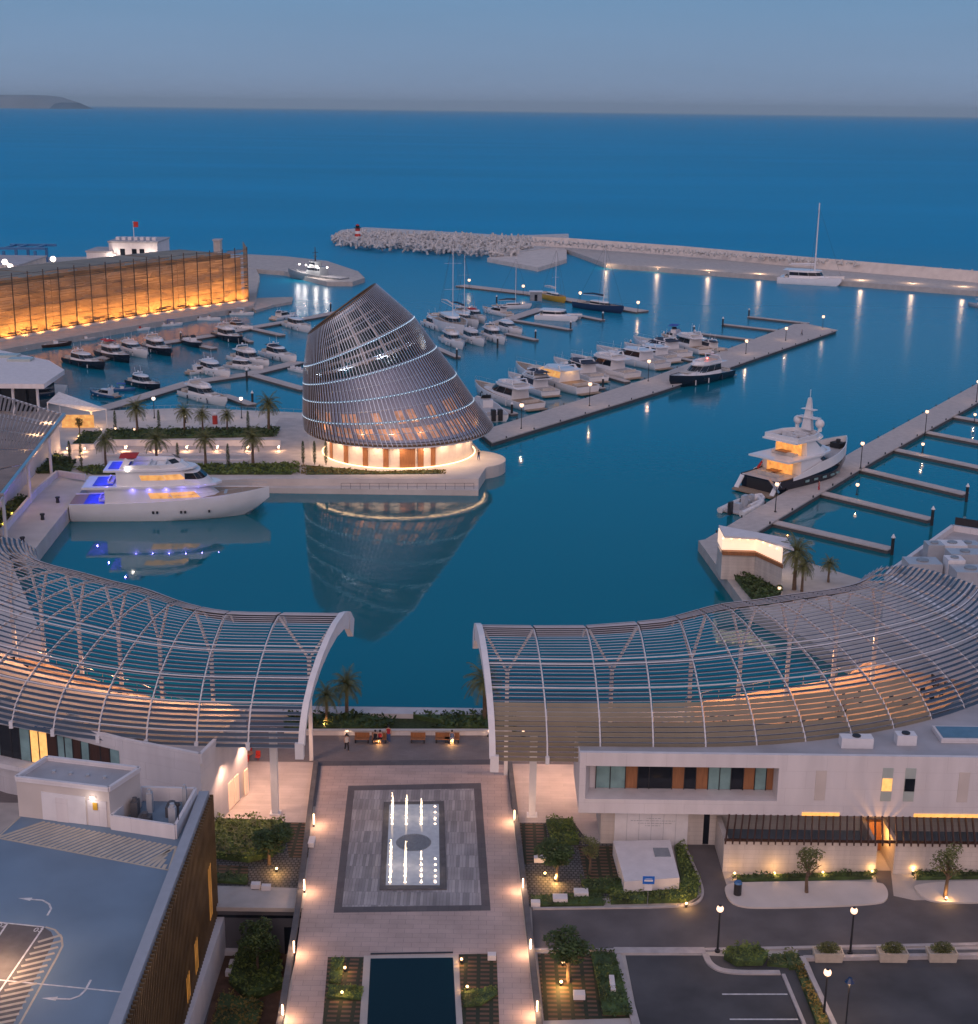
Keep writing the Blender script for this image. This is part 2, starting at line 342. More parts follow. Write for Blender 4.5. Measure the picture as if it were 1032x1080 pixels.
# the ground: a slab of land at 2 m with the sunken garage court cut out of it
Z = 2.0
CX0, CX1, CY = -20.5, -13.3, 95.3
land = MB()
land.prism([(-600, -300), (CX0, -300), (CX0, 131.2), (-60, 131.2), (-600, 131.2)], -3, Z)
land.prism([(CX0, CY), (CX1, CY), (CX1, 131.2), (CX0, 131.2)], -3, Z)
land.prism([(CX1, -300), (600, -300), (600, 131.2), (CX1, 131.2)], -3, Z)
struct('ground', land, 'concrete')
m_ = MB(); m_.box(CX0, CX1, -300, CY, -3, -2.0); struct('court_floor', m_, 'concrete_light')
# promenade along the water, seawall with white coping
m_ = MB(); m_.sheet([(-60, 111), (60, 111), (60, 131.1), (-60, 131.1)], Z + .004); struct('promenade', m_, 'promenade_pave')
# forecourt paving (pale stone either side of the axis)
def axis(y): return -5.0 - (y - 81) * .042     # the axis of the forecourt leans slightly
m_ = MB(); m_.sheet([(-24.5, 104), (-14.9, 104), (-15.6, 119.6), (-22.6, 119.6)], Z + .008); m_.sheet([(2.9, 104), (9.6, 104), (9.4, 119.8), (2.1, 119.8)], Z + .008); struct('side_terrace', m_, 'stone_pale')
m_ = MB(); m_.sheet([(-12.9, 60), (3.5, 60), (3.5, 81), (1.9, 119.6), (-15.1, 119.2), (-12.9, 81)], Z + .008); struct('plaza', m_, 'plaza_tile')
m_ = MB()
fo = [g2(367.5, 829, Z), g2(352, 963, Z), g2(517.7, 960.7, Z), g2(507.4, 826, Z)]
fi = [g2(374, 834, Z), g2(361, 957, Z), g2(508, 955, Z), g2(500, 832, Z)]
m_.sheet(fo, Z + .012); struct('plaza_border', m_, 'plaza_dark')
m_ = MB(); m_.sheet(fi, Z + .016); struct('plaza_inlay', m_, 'plaza_strip')
m_ = MB(); m_.sheet([g2(334, 803, Z), g2(536, 801, Z), g2(536, 806.5, Z), g2(337, 808, Z)], Z + .012); struct('plaza_cross_band', m_, 'plaza_dark')
# roads
m_ = MB(); m_.sheet([(3.6, 89.9), (80, 90.6), (80, 97.2), (38, 97.2), (33, 97), (31.6, 97.6), (32.4, 101.4), (31.0, 101.4), (30.6, 97.3), (20.5, 96.4), (18.9, 98.6), (18.9, 105.2), (15.6, 105.2), (16.9, 97.6), (15.4, 95.8), (3.6, 95.4)], Z + .006); struct('road', m_, 'asphalt')
m_ = MB(); m_.sheet([(-20.4, 60), (-13.4, 60), (-13.4, 95.2), (-20.4, 95.2)], -1.996)
struct('court_paving', m_, 'concrete_dark')
m_ = MB(); m_.sheet([g2(690, 1008, Z), g2(660, 1008, Z), g2(676, 1090, Z), (10.5, 60), (22, 60), g2(866, 1090, Z), g2(838, 1012, Z), g2(745, 1008, Z)], Z + .010); struct('car_park', m_, 'asphalt_dark')
m_ = MB(); m_.sheet([g2(852, 1012, Z), g2(888, 1100, Z), (25, 60), (80, 60), g2(1400, 1013, Z)], Z + .010); struct('lower_car_park', m_, 'asphalt_dark')
k = MB()
def kerb(pts, wd=.25, h=.14, z=Z, mb=None):
    mb = mb or k
    pts = [Vector((p[0], p[1])) for p in pts]; rr = []
    for i, p in enumerate(pts):
        d0 = (p - pts[i - 1]).normalized() if i else (pts[1] - p).normalized(); d1 = (pts[i + 1] - p).normalized() if i < len(pts) - 1 else d0
        t_ = (d0 + d1).normalized(); nn = Vector((-t_.y, t_.x)) * (wd * .5 / max(.4, t_.dot(d0)))
        a, b = p - nn, p + nn; rr.append([(a.x, a.y, z - .05), (b.x, b.y, z - .05), (b.x, b.y, z + h), (a.x, a.y, z + h)])
    mb.loft(rr)
kerb([g2(562, 959.5, Z), *chaikin([g2(683, 958, Z), g2(728, 956.5, Z), g2(741, 950, Z), g2(742, 936, Z), g2(722, 892, Z)], 3, False)], .18)
kerb([g2(562, 1003, Z), g2(648, 1003, Z)], .2)
kerb([g2(648, 1004, Z), g2(744, 1004, Z)], .75); kerb([g2(651, 1008, Z), g2(676, 1100, Z)], .55)
kerb(chaikin([g2(744, 1007.5, Z), g2(749, 1019, Z), g2(766, 1027, Z), g2(823, 1027, Z)], 3, False), .45)
kerb([g2(744, 1003, Z), g2(1100, 996, Z)], .3)
kerb([g2(826.5, 1029, Z), g2(852, 1090, Z)], .25); kerb([g2(846, 1015, Z), g2(886, 1100, Z)], .35, .5)
kerb([g2(848, 1013, Z), g2(1100, 1009, Z)], .35, .3)
struct('kerb', k, 'kerb')
m_ = MB()
def island(pts, z, mb): mb.prism(chaikin([g2(x, y, z) for x, y in pts], 3), Z, z)
island([(764, 932), (766, 945), (775, 955), (800, 958), (928, 954), (938, 947), (936, 936), (928, 929), (790, 930)], Z + .14, m_)
island([(962, 930), (968, 942), (985, 953), (1100, 950), (1100, 928)], Z + .14, m_)
struct('pavement', m_, 'concrete_light')
m_ = MB(); m_.sheet([g2(x, y, Z) for x, y in ((744, 1000), (1100, 993), (1100, 1006), (848, 1011), (822, 1003))], Z + .02); struct('verge_paving', m_, 'kerb')
m_ = MB()
for (a, b) in (((762, 1049), (831, 1049)), ((770, 1075.5), (842, 1075.5)), ((778, 1103), (850, 1103))):
    p, q = g(*a, Z), g(*b, Z); m_.bar(p + Vector((0, 0, .018)), q + Vector((0, 0, .018)), .12, .008)
struct('parking_lines', m_, 'road_paint')
# dark plaza edge walls
for i, (side, a, b) in enumerate((('left', [(-15.6, 119.3), (-14.0, 95.2), (-13.3, 81), (-13.3, 60)], None), ('right', [(2.2, 119.6), (3.0, 100), (3.75, 81), (3.75, 60)], None))):
    m_ = MB()
    for p, q in zip(a, a[1:]): m_.bar((p[0], p[1], Z + .2), (q[0], q[1], Z + .2), .42, .4)
    m_.build('edge_wall', 'concrete_dark', label='low dark wall along the %s edge of the fountain forecourt' % side, cat='wall')
# ------------------------------------------------------------ promontory of the cone pavilion, quays
pm = [g2(28, 591, Z), g2(91, 513, Z), g2(270, 505, Z), g2(505, 505, Z)]
cc = g(492, 484, Z); 
rad = (g(529, 480, Z) - cc).length
arc = [(cc.x + rad * math.cos(R(a)), cc.y + rad * math.sin(R(a))) for a in range(-60, 71, 13)]
prom = pm + arc + [g2(480, 446, Z), g2(340, 436, Z), g2(200, 430, Z), g2(110, 433, Z), g2(66, 420, Z), g2(71, 406, Z), g2(-60, 398, Z), g2(-500, 430, Z), (-300, 128.5), (-48, 131.2), (-46, 140), (-50, 150), g2(0, 565, Z)]
prom = prom[::-1]
m_ = MB(); m_.prism(prom, -1, Z); struct('promontory', m_, 'concrete_light')
m_ = MB(); m_.box(g(265, 512, 1).x, g(505, 512, 1).x, pm[3][1] - 3.2, pm[3][1] - .01, -1, .9); struct('quay_step', m_, 'concrete_light')
m_ = MB(); m_.sheet([g2(x, y, Z) for x, y in ((105, 470), (318, 470), (318, 494), (110, 494))], Z + .01)
struct('terrace_paving', m_, 'stone_pale')
m_ = MB(); m_.sheet([g2(x, y, Z) for x, y in ((295, 441), (322, 441), (330, 494), (262, 494))], Z + .014)
struct('path', m_, 'stone_pale')
# quay below the screen building and the land behind
sq = [g2(268, 322, 1.5), g2(180, 337, 1.5), g2(90, 352.5, 1.5), g2(0, 369, 1.5), g2(-200, 412, 1.5)]
m_ = MB(); m_.prism(sq + [g2(-200, 285, 1.5), g2(0, 272, 1.5), g2(262, 268, 1.5), g2(274, 291, 1.5)], -1, 1.5); struct('west_quay', m_, 'concrete')
m_ = MB(); m_.prism([g2(x, y, 1.6) for x, y in ((262, 268), (300, 270), (345, 275), (378, 286), (385, 293), (372, 297), (345, 297), (300, 286), (262, 283))], -1, 1.6); struct('mole', m_, 'concrete')
m_ = MB(); m_.prism([g2(x, y, .8) for x, y in ((262, 322), (272, 314), (309, 313), (308, 318), (290, 321), (270, 327))], -.4, .8); struct('small_mole', m_, 'concrete')
m_ = MB(); m_.prism([g2(x, y, 1.0) for x, y in ((263, 294), (272, 294), (270, 318), (262, 320))], -.4, 1.05); struct('slip_ramp', m_, 'concrete_light')
# breakwater: quay deck, parapet wall, platform
m_ = MB(); m_.prism([g2(x, y, 1.8) for x, y in ((596, 262), (640, 278), (820, 291), (1032, 307), (1500, 345), (1500, 325), (1032, 288), (820, 272), (596, 256))], -1, 1.8); struct('breakwater_quay', m_, 'concrete')
m_ = MB(); m_.prism([g2(x, y, 1.6) for x, y in ((514, 272), (568, 282), (598, 273), (598, 257), (540, 262))], -1, 1.6); struct('breakwater_platform', m_, 'concrete_light')
wallpts = [(560, 259), (600, 261), (720, 270), (860, 283), (1032, 298), (1500, 336)]
for a, b in zip(wallpts, wallpts[1:]): pass
m_ = MB(); P = [g(x, y, 1.8) for x, y in wallpts]
r_ = []
for i, p in enumerate(P):
    r_.append([(p.x, p.y, 1.7), (p.x + .6, p.y + 3.2, 5.6), (p.x + .8, p.y + 4.4, 5.6), (p.x + 1.0, p.y + 6, 1.7)])
m_.loft(r_, cap=True); m_.build('breakwater_wall', 'concrete_light', label='long pale sloping parapet wall along the outer breakwater', cat='wall')
# ------------------------------------------------------------ floating piers
def deck(name, pts, wd, label=None, cat='pier', z=.62, th=.5, group=None, piles=(), side_in=.12):
    """timber-topped floating pier along pts with a dark float below"""
    P = [Vector((*g2(x, y, z), 0)) for x, y in pts]; t = thing(name, label, cat, (P[0].x, P[0].y, 0), 0, group)
    m = MB(); f = MB()
    for a, b in zip(P, P[1:]):
        m.bar(a + Vector((0, 0, z - .08)), b + Vector((0, 0, z - .08)), wd, .16)
        f.bar(a + Vector((0, 0, z - .46)), b + Vector((0, 0, z - .46)), wd - side_in * 2, .6)
    m.build('deck', 'dock_deck', t); f.build('float', 'dock_side', t)
    return t
def pile(px, py, lab):
    p = g(px, py, 0); t = thing('mooring_pile', lab, 'pile', p, 0, 'dark mooring piles with white caps at the pier fingers')
    m = MB(); m.cyl(p.x, p.y, -1, 2.5, .24, n=10); m.build('pile_shaft', 'dark_metal', t)
    m = MB(); m.cyl(p.x, p.y, 2.5, 2.62, .32, n=10); m.cyl(p.x, p.y, 2.62, 3.05, .28, .05, n=10); m.build('cap', 'white_paint', t)
def ribbon(name, edgeA, edgeB, label, z=.9):
    """a wide fixed pier between two edges given in the photograph"""
    A = [g2(x, y, z) for x, y in edgeA]; B = [g2(x, y, z) for x, y in edgeB]
    t = thing(name, label, 'pier', (A[0][0], A[0][1], 0))
    m = MB(); m.prism(A + B[::-1], z - .22, z); m.build('deck', 'dock_deck', t)
    cx = sum(p[0] for p in A + B) / len(A + B); 
    m = MB(); sh = lambda p, q: (p[0] + (q[0] - p[0]) * .035, p[1] + (q[1] - p[1]) * .035)
    A2 = [sh(p, B[min(i, len(B) - 1)]) for i, p in enumerate(A)]; B2 = [sh(p, A[min(i, len(A) - 1)]) for i, p in enumerate(B)]
    m.prism(A2 + B2[::-1], -.3, z - .23); m.build('float', 'dock_side', t)
    m = MB()
    for e in (A, B):
        for a, b in zip(e, e[1:]): 
            n_ = max(1, int(math.dist(a, b) / 9))
            for i in range(n_): 
                s = (i + .5) / n_; x = a[0] + (b[0] - a[0]) * s; y = a[1] + (b[1] - a[1]) * s
                m = MB(); m.cyl(x, y, z, z + .35, .12, n=6); m.build('cleat', 'dark_metal', t)
    return t
ribbon('pier', [(519, 466.5), (700, 411), (884, 348)], [(505, 455), (690, 397), (838, 341.5), (850, 341)], 'wide grey pier running from the lattice cone out to its far tip')
ribbon('pier', [(742, 570), (900, 476), (1032, 404), (1100, 368)], [(800, 560), (925, 484), (1032, 424), (1110, 386)], 'wide pier with lamps and long fingers at the right of the basin')
ff = 'pier fingers of the right hand pier'
for i, (a, b, pl, lab) in enumerate([((812, 549), (940, 578.5), (941, 585), 'nearest pier finger beside the lit kiosk'), ((866, 519), (982, 547), (983, 554), 'second pier finger out from the lit kiosk'),
    ((906, 493.5), (1019, 520.5), (1019.5, 529), 'third pier finger out from the lit kiosk'), ((942, 473), (1060, 498), None, 'fourth pier finger, cut by the right frame edge'),
    ((974, 454.5), (1080, 475), None, 'fifth pier finger, beside the superyacht pier bend'), ((1003, 438), (1090, 453), None, 'farthest pier finger at the right frame edge')]):
    deck('pier_finger', [a, b], 2.0, lab, 'pier', group=ff)
    if pl: pile(*pl, 'dark white-capped pile at the tip of the %s finger' % lab.split(' pier')[0])
m_ = 'pier fingers on the far side of the long centre pier'
for a, b, pl, lab in [((853, 340.5), (790, 333.5), (790, 335.5), 'outermost empty finger of the long centre pier'), ((824, 348.5), (763, 341.5), (762.5, 345), 'second empty finger from the tip of the centre pier'),
    ((795, 358), (732, 350.5), (732, 354), 'third empty finger from the tip of the centre pier'), ((766, 367.5), (700, 357.5), (700, 361), 'fourth finger, beside the trawler boat'),
    ((732, 380), (664, 366), (665, 370), 'finger between the trawler boat and the red-striped yacht'), ((662, 402), (594, 382), None, 'finger between the two large sport yachts'),
    ((636, 409), (566, 391), (636, 411), 'finger behind the amber-lit yacht'), ((543, 436), (499, 420), (540, 439), 'shortest finger next to the lattice cone')]:
    deck('pier_finger', [a, b], 1.8, lab, 'pier', group=m_)
    if pl: pile(*pl, 'dark white-capped pile ending the ' + lab.replace('of the long centre pier', 'of the centre pier'))
deck('pier', [(486, 300.5), (560, 309), (678, 328)], 5.5, 'lamp-lit pier with a small hut in the middle of the outer basin')
deck('pier', [(572, 325), (522, 341)], 4, 'short cross pier among the sailing boats')
deck('pier_finger', [(541, 337), (602, 347)], 2, 'light finger below the white ferry catamaran'); deck('pier_finger', [(605, 331), (636, 337)], 2, 'short finger behind the dark-hulled sailing boat')
deck('pier_finger', [(534, 351), (566, 358)], 1.8, 'finger at the bows of the moored boat cluster')
deck('pier_finger', [(460, 366), (483, 376)], 1.8, 'finger partly behind the lattice cone, by the moored cluster')
for (x, y, l_) in ((602, 346), (636, 336), (565, 357), (525, 367), (482, 377), (524, 322)) and [(602, 349, 'right of the ferry catamaran'), (636, 339, 'below the bow of the dark sailing boat'), (565, 359, 'right of the moored boat cluster'), (525, 367, 'in front of the moored boat cluster'), (482, 379, 'by the right edge of the lattice cone'), (524, 321, 'between the lamp pier and the white yachts')]:
    pile(x, y, 'dark pile with white cap ' + l_)
# left harbour
deck('pier', [(106, 378), (160, 363), (226, 353), (265, 345), (330, 334), (360, 328)], 3.4, 'pier in the lit strip of water below the amber screen')
deck('pier_finger', [(208, 363), (226, 367)], 2, 'short finger beside the smallest black boat'); deck('pier_finger', [(266, 346), (298, 353)], 2.2, 'finger below the two yachts left of the cone top')
deck('pier_finger', [(254, 356), (265, 360)], 1.6, 'stub finger under the black-hulled yacht')
deck('pier', [(100, 433), (200, 403), (262, 394), (316, 381)], 3.6, 'bent pier behind the palm terrace')
deck('pier_finger', [(268, 395), (322, 410)], 2.6, 'branch finger running to the cone'); deck('pier_finger', [(236, 416), (266, 426)], 2.2, 'finger at the bow of the cream flybridge yacht')
pile(266.5, 427, 'dark pile with white cap at the bow of the cream flybridge yacht'); pile(260.5, 402, 'dark pile at the bend of the pier behind the palms'); pile(191, 361, 'dark pile beside the smallest black boat'); pile(349, 329, 'dark pile left of the cone top')
# ------------------------------------------------------------ lattice cone pavilion
PV = thing('lattice_pavilion', 'tilted cone-shaped pavilion wrapped in thin vertical fins at the end of the promontory', 'pavilion', (-16, 244, Z))
RG = [  # left (x,z), right (x,z), centre y, depth semi-axis
    ((-32.6, 6.3), (.6, 6.6), 244.2, 16.2), ((-32.7, 8.9), (-2.9, 11.4), 243.6, 14.6), ((-32.5, 11.9), (-6.0, 16.0), 243.0, 12.9),
    ((-32.3, 14.6), (-9.4, 20.8), 242, 11), ((-32.0, 17.6), (-13.1, 26.0), 241, 8.8), ((-31.0, 23.1), (-19.4, 31.7), 239.6, 5.6)]
def rp(t, th, sc_=1.0, dz=0):
    i = min(int(t), 4); f_ = t - i; A = RG[i]; B = RG[i + 1]
    L_ = lambda a, b: a + (b - a) * f_
    lx, lz, rx, rz_ = L_(A[0][0], B[0][0]), L_(A[0][1], B[0][1]), L_(A[1][0], B[1][0]), L_(A[1][1], B[1][1])
    cy, b = L_(A[2], B[2]), L_(A[3], B[3])
    c = Vector(((lx + rx) / 2, cy, (lz + rz_) / 2)); a = Vector(((rx - lx) / 2, 0, (rz_ - lz) / 2))
    return c + a * math.cos(th) * sc_ + Vector((0, b, 0)) * math.sin(th) * sc_ + Vector((0, 0, dz))
NF = 128
fin = MB(); edge = MB()
for i in range(NF):
    # fins are spaced by arc length, roughly even round the ellipse, and lean slightly as they climb
    th0 = 2 * math.pi * i / NF; tw = .10
    for s in range(5):
        pa, pb = rp(s, th0 + tw * s / 5), rp(s + .9999, th0 + tw * (s + 1) / 5)
        ca, cb = rp(s, 0, 0), rp(s + .9999, 0, 0)
        na = (pa - ca).normalized(); nb = (pb - cb).normalized(); ta = Vector((-na.y, na.x, 0)).normalized() * .028; tb = Vector((-nb.y, nb.x, 0)).normalized() * .045
        D_ = .26
        fin.loft([[pa + ta, pa - ta, pa - ta - na * D_, pa + ta - na * D_], [pb + ta, pb - ta, pb - ta - nb * D_, pb + ta - nb * D_]])
        ta *= 1.5; tb *= 1.5; e = .05
        edge.loft([[pa + ta + na * e, pa - ta + na * e, pa - ta + na * .003, pa + ta + na * .003], [pb + ta + nb * e, pb - ta + nb * e, pb - ta + nb * .003, pb + ta + nb * .003]])
fin.build('fins', 'bronze', PV); edge.build('fin_edges', 'silver_edge', PV)
for k_ in range(6):
    m_ = MB(); pts = [rp(min(k_, 4.9999), 2 * math.pi * j / 72, .985 if k_ < 5 else .97) for j in range(73)]
    m_.tube(pts, .17 if 0 < k_ < 5 else .2, 6, cap=False)
    m_.build('ring_beam', 'ring_blue' if 0 < k_ < 5 else 'bronze', PV)
    if 0 < k_ < 5:
        m_ = MB()
        for j in range(0, NF):
            p = rp(k_, 2 * math.pi * j / NF + .10 * k_ / 5 + math.pi / NF, 1.0); m_.ball(p, .075, 5, 4)
        m_.build('ring_studs', 'stud_light', PV)
# thin secondary hoops
m_ = MB()
for q in range(10):
    t_ = .5 + q * .5
    if abs(t_ - round(t_)) < .01 or t_ >= 4.99: continue
    m_.tube([rp(t_, 2 * math.pi * j / 60, .97) for j in range(61)], .06, 4, cap=False)
m_.build('hoops', 'silver_edge', PV)
# the enclosed hall inside
inn = MB(); rr = []
for t_ in (0, .5, 1, 1.5, 2, 2.5, 3): rr.append([rp(t_, 2 * math.pi * j / 48, .84) for j in range(48)])
inn.loft(rr, cap=True); inn.build('inner_hall', 'hall_wall', PV, smooth=True)
m_ = MB()
for row, (t0, t1) in enumerate(((.12, .62), (.80, 1.32))):
    for j in range(40):
        if row == 1 and (j * 7) % 5 < 2: continue
        a0 = 2 * math.pi * (j + .15) / 40; a1 = 2 * math.pi * (j + .85) / 40
        m_.loft([[rp(t0, a0, .846), rp(t0, a1, .846)], [rp(t1, a0, .846), rp(t1, a1, .846)]], cap=False, closed=False)
m_.build('hall_windows', 'hall_window', PV)
m_ = MB(); m_.loft([[rp(t_, 2 * math.pi * j / 48, .80) for j in range(48)] for t_ in (3.02, 3.5, 4.0, 4.5, 4.85)]); m_.build('crown_glass', 'crown_glass', PV, smooth=True)
# white beam lattice of the open crown
m_ = MB()
for t_ in (3.4, 3.7, 4.0, 4.3, 4.6, 4.85):
    m_.tube([rp(t_, 2 * math.pi * j / 40, .86) for j in range(41)], .24, 4, cap=False)
for j in range(16):
    th = 2 * math.pi * j / 16 + .1
    m_.tube([rp(3.3, th, .86), rp(4.0, th, .86), rp(4.9, th, .86)], .24, 4)
for s_ in (-.55, -.2, .2, .55):
    for t_ in (3.6, 4.5):
        c1 = math.acos(s_); m_.bar(rp(t_, c1, .86), rp(t_, -c1, .86), .28)
m_.build('crown_lattice', 'white_paint', PV)
for a in (-150, -110, -70, -30): spot('crown_light', PV, rp(3.05, R(a), .86), 500, (.1 * math.cos(R(a)), -.2, 1), 110, (.72, .86, 1), .3)  # hidden cool spots added only to brighten the crown lattice
dr = MB(); CXP, CYP = -16, 244
dr.cyl(CXP, CYP, Z, 6.2, 12.9, n=48); dr.build('glass_drum', 'warm_panel_soft', PV)
m_ = MB()
for a, wd in ((-112, .9), (-96, .9), (-80, 2.6), (-70, 1.0), (-60, .8), (-130, .9), (-150, .9)):
    th = R(a); p = Vector((CXP + 12.95 * math.cos(th), CYP + 12.95 * math.sin(th), 0)); tt = Vector((-math.sin(th), math.cos(th), 0))
    m_ = MB(); m_.cbox(p + Vector((0, 0, 4.05)), tt * wd / 2, Vector((math.cos(th), math.sin(th), 0)) * .12, Vector((0, 0, 2.0))); m_.build('wood_panel', 'wood', PV)
m_ = MB(); m_.loft([[(CXP + r_ * math.cos(R(a * 7.5)), CYP + r_ * math.sin(R(a * 7.5)), z_) for a in range(48)] for r_, z_ in ((15.9, 6.05), (15.9, 6.3), (12.9, 6.3), (12.9, 6.05), (15.9, 6.05))], cap=False)
m_.build('soffit', 'white_paint', PV)
m_ = MB(); m_.tube([(CXP + 15.2 * math.cos(R(a)), CYP + 15.2 * math.sin(R(a)), 5.98) for a in range(0, 361, 6)], .09, 5, cap=False); m_.tube([(CXP + 13.4 * math.cos(R(a)), CYP + 13.4 * math.sin(R(a)), Z + .12) for a in range(0, 361, 6)], .07, 5, cap=False)
m_.build('light_strip', 'warm_strip', PV)
for a in range(-170, 0, 17):
    spot('soffit_light', PV, (CXP + 14.4 * math.cos(R(a)), CYP + 14.4 * math.sin(R(a)), 5.8), 420, (0, .15, -1), 165, (1, .66, .42), .3)
for a in (-150, -110, -90, -70, -30):
    p = rp(.12, R(a), .93); spot('hall_light', PV, p, 260, (-.3 * math.cos(R(a)), -.3 * math.sin(R(a)), 1), 120, (1, .50, .2), .3)
for a, t_ in (): spot('crown_light', PV, rp(t_, R(a), .95), 350, (0, 1, .6), 140, (.75, .85, 1), .4)
# ------------------------------------------------------------ ring-shaped slatted canopies
class Canopy:
    def __init__(s, x0, dirx, ystraight, rin, rout, xs, yo):
        s.x0, s.d, s.rin, s.rout, s.xs, s.yo = x0, dirx, rin, rout, xs, yo; s.L0 = abs(xs - x0)
        s.c = Vector((xs, yo + rout, 0)); s.grow = 6.5 if dirx > 0 else 5.0
    def pos(s, u, v):
        """u: metres along the outer edge, v: 0 outer (land) edge .. 1 inner (water) edge"""
        W = s.rout - s.rin; sm = lambda e: (lambda c: 3 * c * c - 2 * c ** 3)(max(0, min(1, e))); W += s.grow * sm((u - 6) / 22) - 2.5 * sm((u - 36) / 20)
        if u <= s.L0: return Vector((s.x0 + s.d * u + ((-1.6 if s.d > 0 else -2.7) * v * s.d * (1 - u / s.L0)), s.yo + W * v, 0))
        a = (u - s.L0) / s.rout; r_ = s.rout - W * v
        return Vector((s.c.x + s.d * r_ * math.sin(a), s.c.y - r_ * math.cos(a), 0))
PR = [(0, 9.3), (.03, 10.8), (.09, 12.2), (.2, 13.6), (.35, 14.8), (.5, 15.6), (.65, 16.1), (.8, 16.2), (.92, 15.7), (1.0, 14.5)]
def pz(v):
    for (a, za), (b, zb) in zip(PR, PR[1:]):
        if v <= b: return za + (zb - za) * (v - a) / (b - a)
    return PR[-1][1]
# even spacing of the slats along the arc of the rib
def arcs(W, n):
    pts = [(v / 200, pz(v / 200)) for v in range(201)]; d = [0]
    for a, b in zip(pts, pts[1:]): d.append(d[-1] + math.hypot((b[0] - a[0]) * W, b[1] - a[1]))
    out = []; j = 0
    for i in range(n + 1):
        t_ = d[-1] * i / n
        while j < 199 and d[j + 1] < t_: j += 1
        out.append(pts[j][0] + (pts[j + 1][0] - pts[j][0]) * (t_ - d[j]) / (d[j + 1] - d[j]))
    return out
def canopy(C, L, label, step, wide, nslat, slat_mat, wide_mat, purl):
    t = thing('slatted_canopy', label, 'canopy', (C.pos(0, 0).x, C.pos(0, 0).y, Z))
    W = C.rout - C.rin; nb = int(round(L / step))
    def P(u, v, dz=0): q = C.pos(u, v); return Vector((q.x, q.y, pz(v) + dz))
    vs = arcs(W, nslat)
    # end arch: deep white tapering beam with a curled tip
    m = MB(); rings = []
    for j in range(41):
        v = j / 40; q = P(0, v); n_ = (P(0, min(1, v + .01)) - P(0, max(0, v - .01))).normalized(); o = Vector((C.d, 0, 0)); nn = n_.cross(o).normalized()
        if nn.z < 0: nn = -nn
        dep = .5 + 1.0 * v ** 1.5; wd = .42
        rings.append([q + nn * .25 - o * wd, q + nn * .25 + o * .1, q - nn * dep + o * .1, q - nn * dep - o * wd])
    m.loft(rings); 
    q = P(0, 0); m.box(q.x - .35, q.x + .35, q.y - .3, q.y + .35, 8.2, 9.6)
    m.build('end_arch', 'white_paint', t)
    for i in range(1, nb + 1):
        u = i * step; m = MB(); rings = []
        for j in range(31):
            v = j / 30; q = P(u, v, -.19); o = (C.pos(u + .1, v) - C.pos(u - .1, v)).normalized(); tdir = (P(u, min(1, v + .01)) - P(u, max(0, v - .01))).normalized(); nn = tdir.cross(o).normalized()
            if nn.z < 0: nn = -nn
            rings.append([q + nn * .06 - o * .055, q + nn * .06 + o * .055, q - nn * .16 + o * .055, q - nn * .16 - o * .055])
        m.loft(rings); q = P(u, 0); m.box(q.x - .16, q.x + .16, q.y - .2, q.y + .2, 8.9, 9.5)
        m.build('rib', 'white_paint', t)
    s1 = MB(); s2 = MB(); s3 = MB()
    rs = random.Random(3)
    for bi in range(nb):
        ua, ub = bi * step + .1, (bi + 1) * step - .08; nseg = 2 if ua > C.L0 - step else 1
        for k_, v in enumerate(vs):
            isw = wide and v < .17 and bi < 9
            hw = (.17 if isw else .145 + .10 * max(0, v - .5)); hw *= 1 + rs.uniform(-.04, .04)
            for sg in range(nseg):
                a = ua + (ub - ua) * sg / nseg; b = ua + (ub - ua) * (sg + 1) / nseg
                pa, pb = P(a, v, -.06), P(b, v, -.06); tv = (P(a, min(1, v + .01)) - P(a, max(0, v - .01))).normalized()
                along = (pb - pa).normalized(); nrm = along.cross(tv).normalized()
                if nrm.z < 0: nrm = -nrm
                # blades tilted against the curve so that one sees between them
                tl = R(30 if isw else 24); bd = tv * math.cos(tl) + nrm * math.sin(tl) * (1 if isw else -1)
                nd = along.cross(bd).normalized()
                (s2 if isw else s1).cbox((pa + pb) / 2, (pb - pa) / 2, bd * hw, nd * .025)
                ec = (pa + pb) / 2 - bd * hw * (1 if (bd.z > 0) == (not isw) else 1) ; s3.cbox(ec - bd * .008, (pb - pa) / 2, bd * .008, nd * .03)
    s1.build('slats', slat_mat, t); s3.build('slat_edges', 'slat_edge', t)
    if s2.v: s2.build('broad_slats', wide_mat, t)
    # longitudinal purlins
    for v in purl:
        m = MB()
        for bi in range(nb * 2):
            m.bar(P(bi * step / 2, v, .13), P((bi + 1) * step / 2, v, .13), .08, .08)
        m.build('purlin', 'white_paint', t)
    return t, P
CL = Canopy(-15.4, -1, 0, 29.6, 45.2, -22.5, 107.6)
CR = Canopy(.7, 1, 0, 29.5, 44.3, 15.8, 105.7)
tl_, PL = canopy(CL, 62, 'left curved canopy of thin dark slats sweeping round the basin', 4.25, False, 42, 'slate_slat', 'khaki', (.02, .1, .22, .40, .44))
tr_, PRr = canopy(CR, 8 * 4.3 + 31, 'right curved canopy with broad khaki slats on its landward half', 4.3, True, 44, 'slate_slat', 'khaki', (.40, .44, .24))
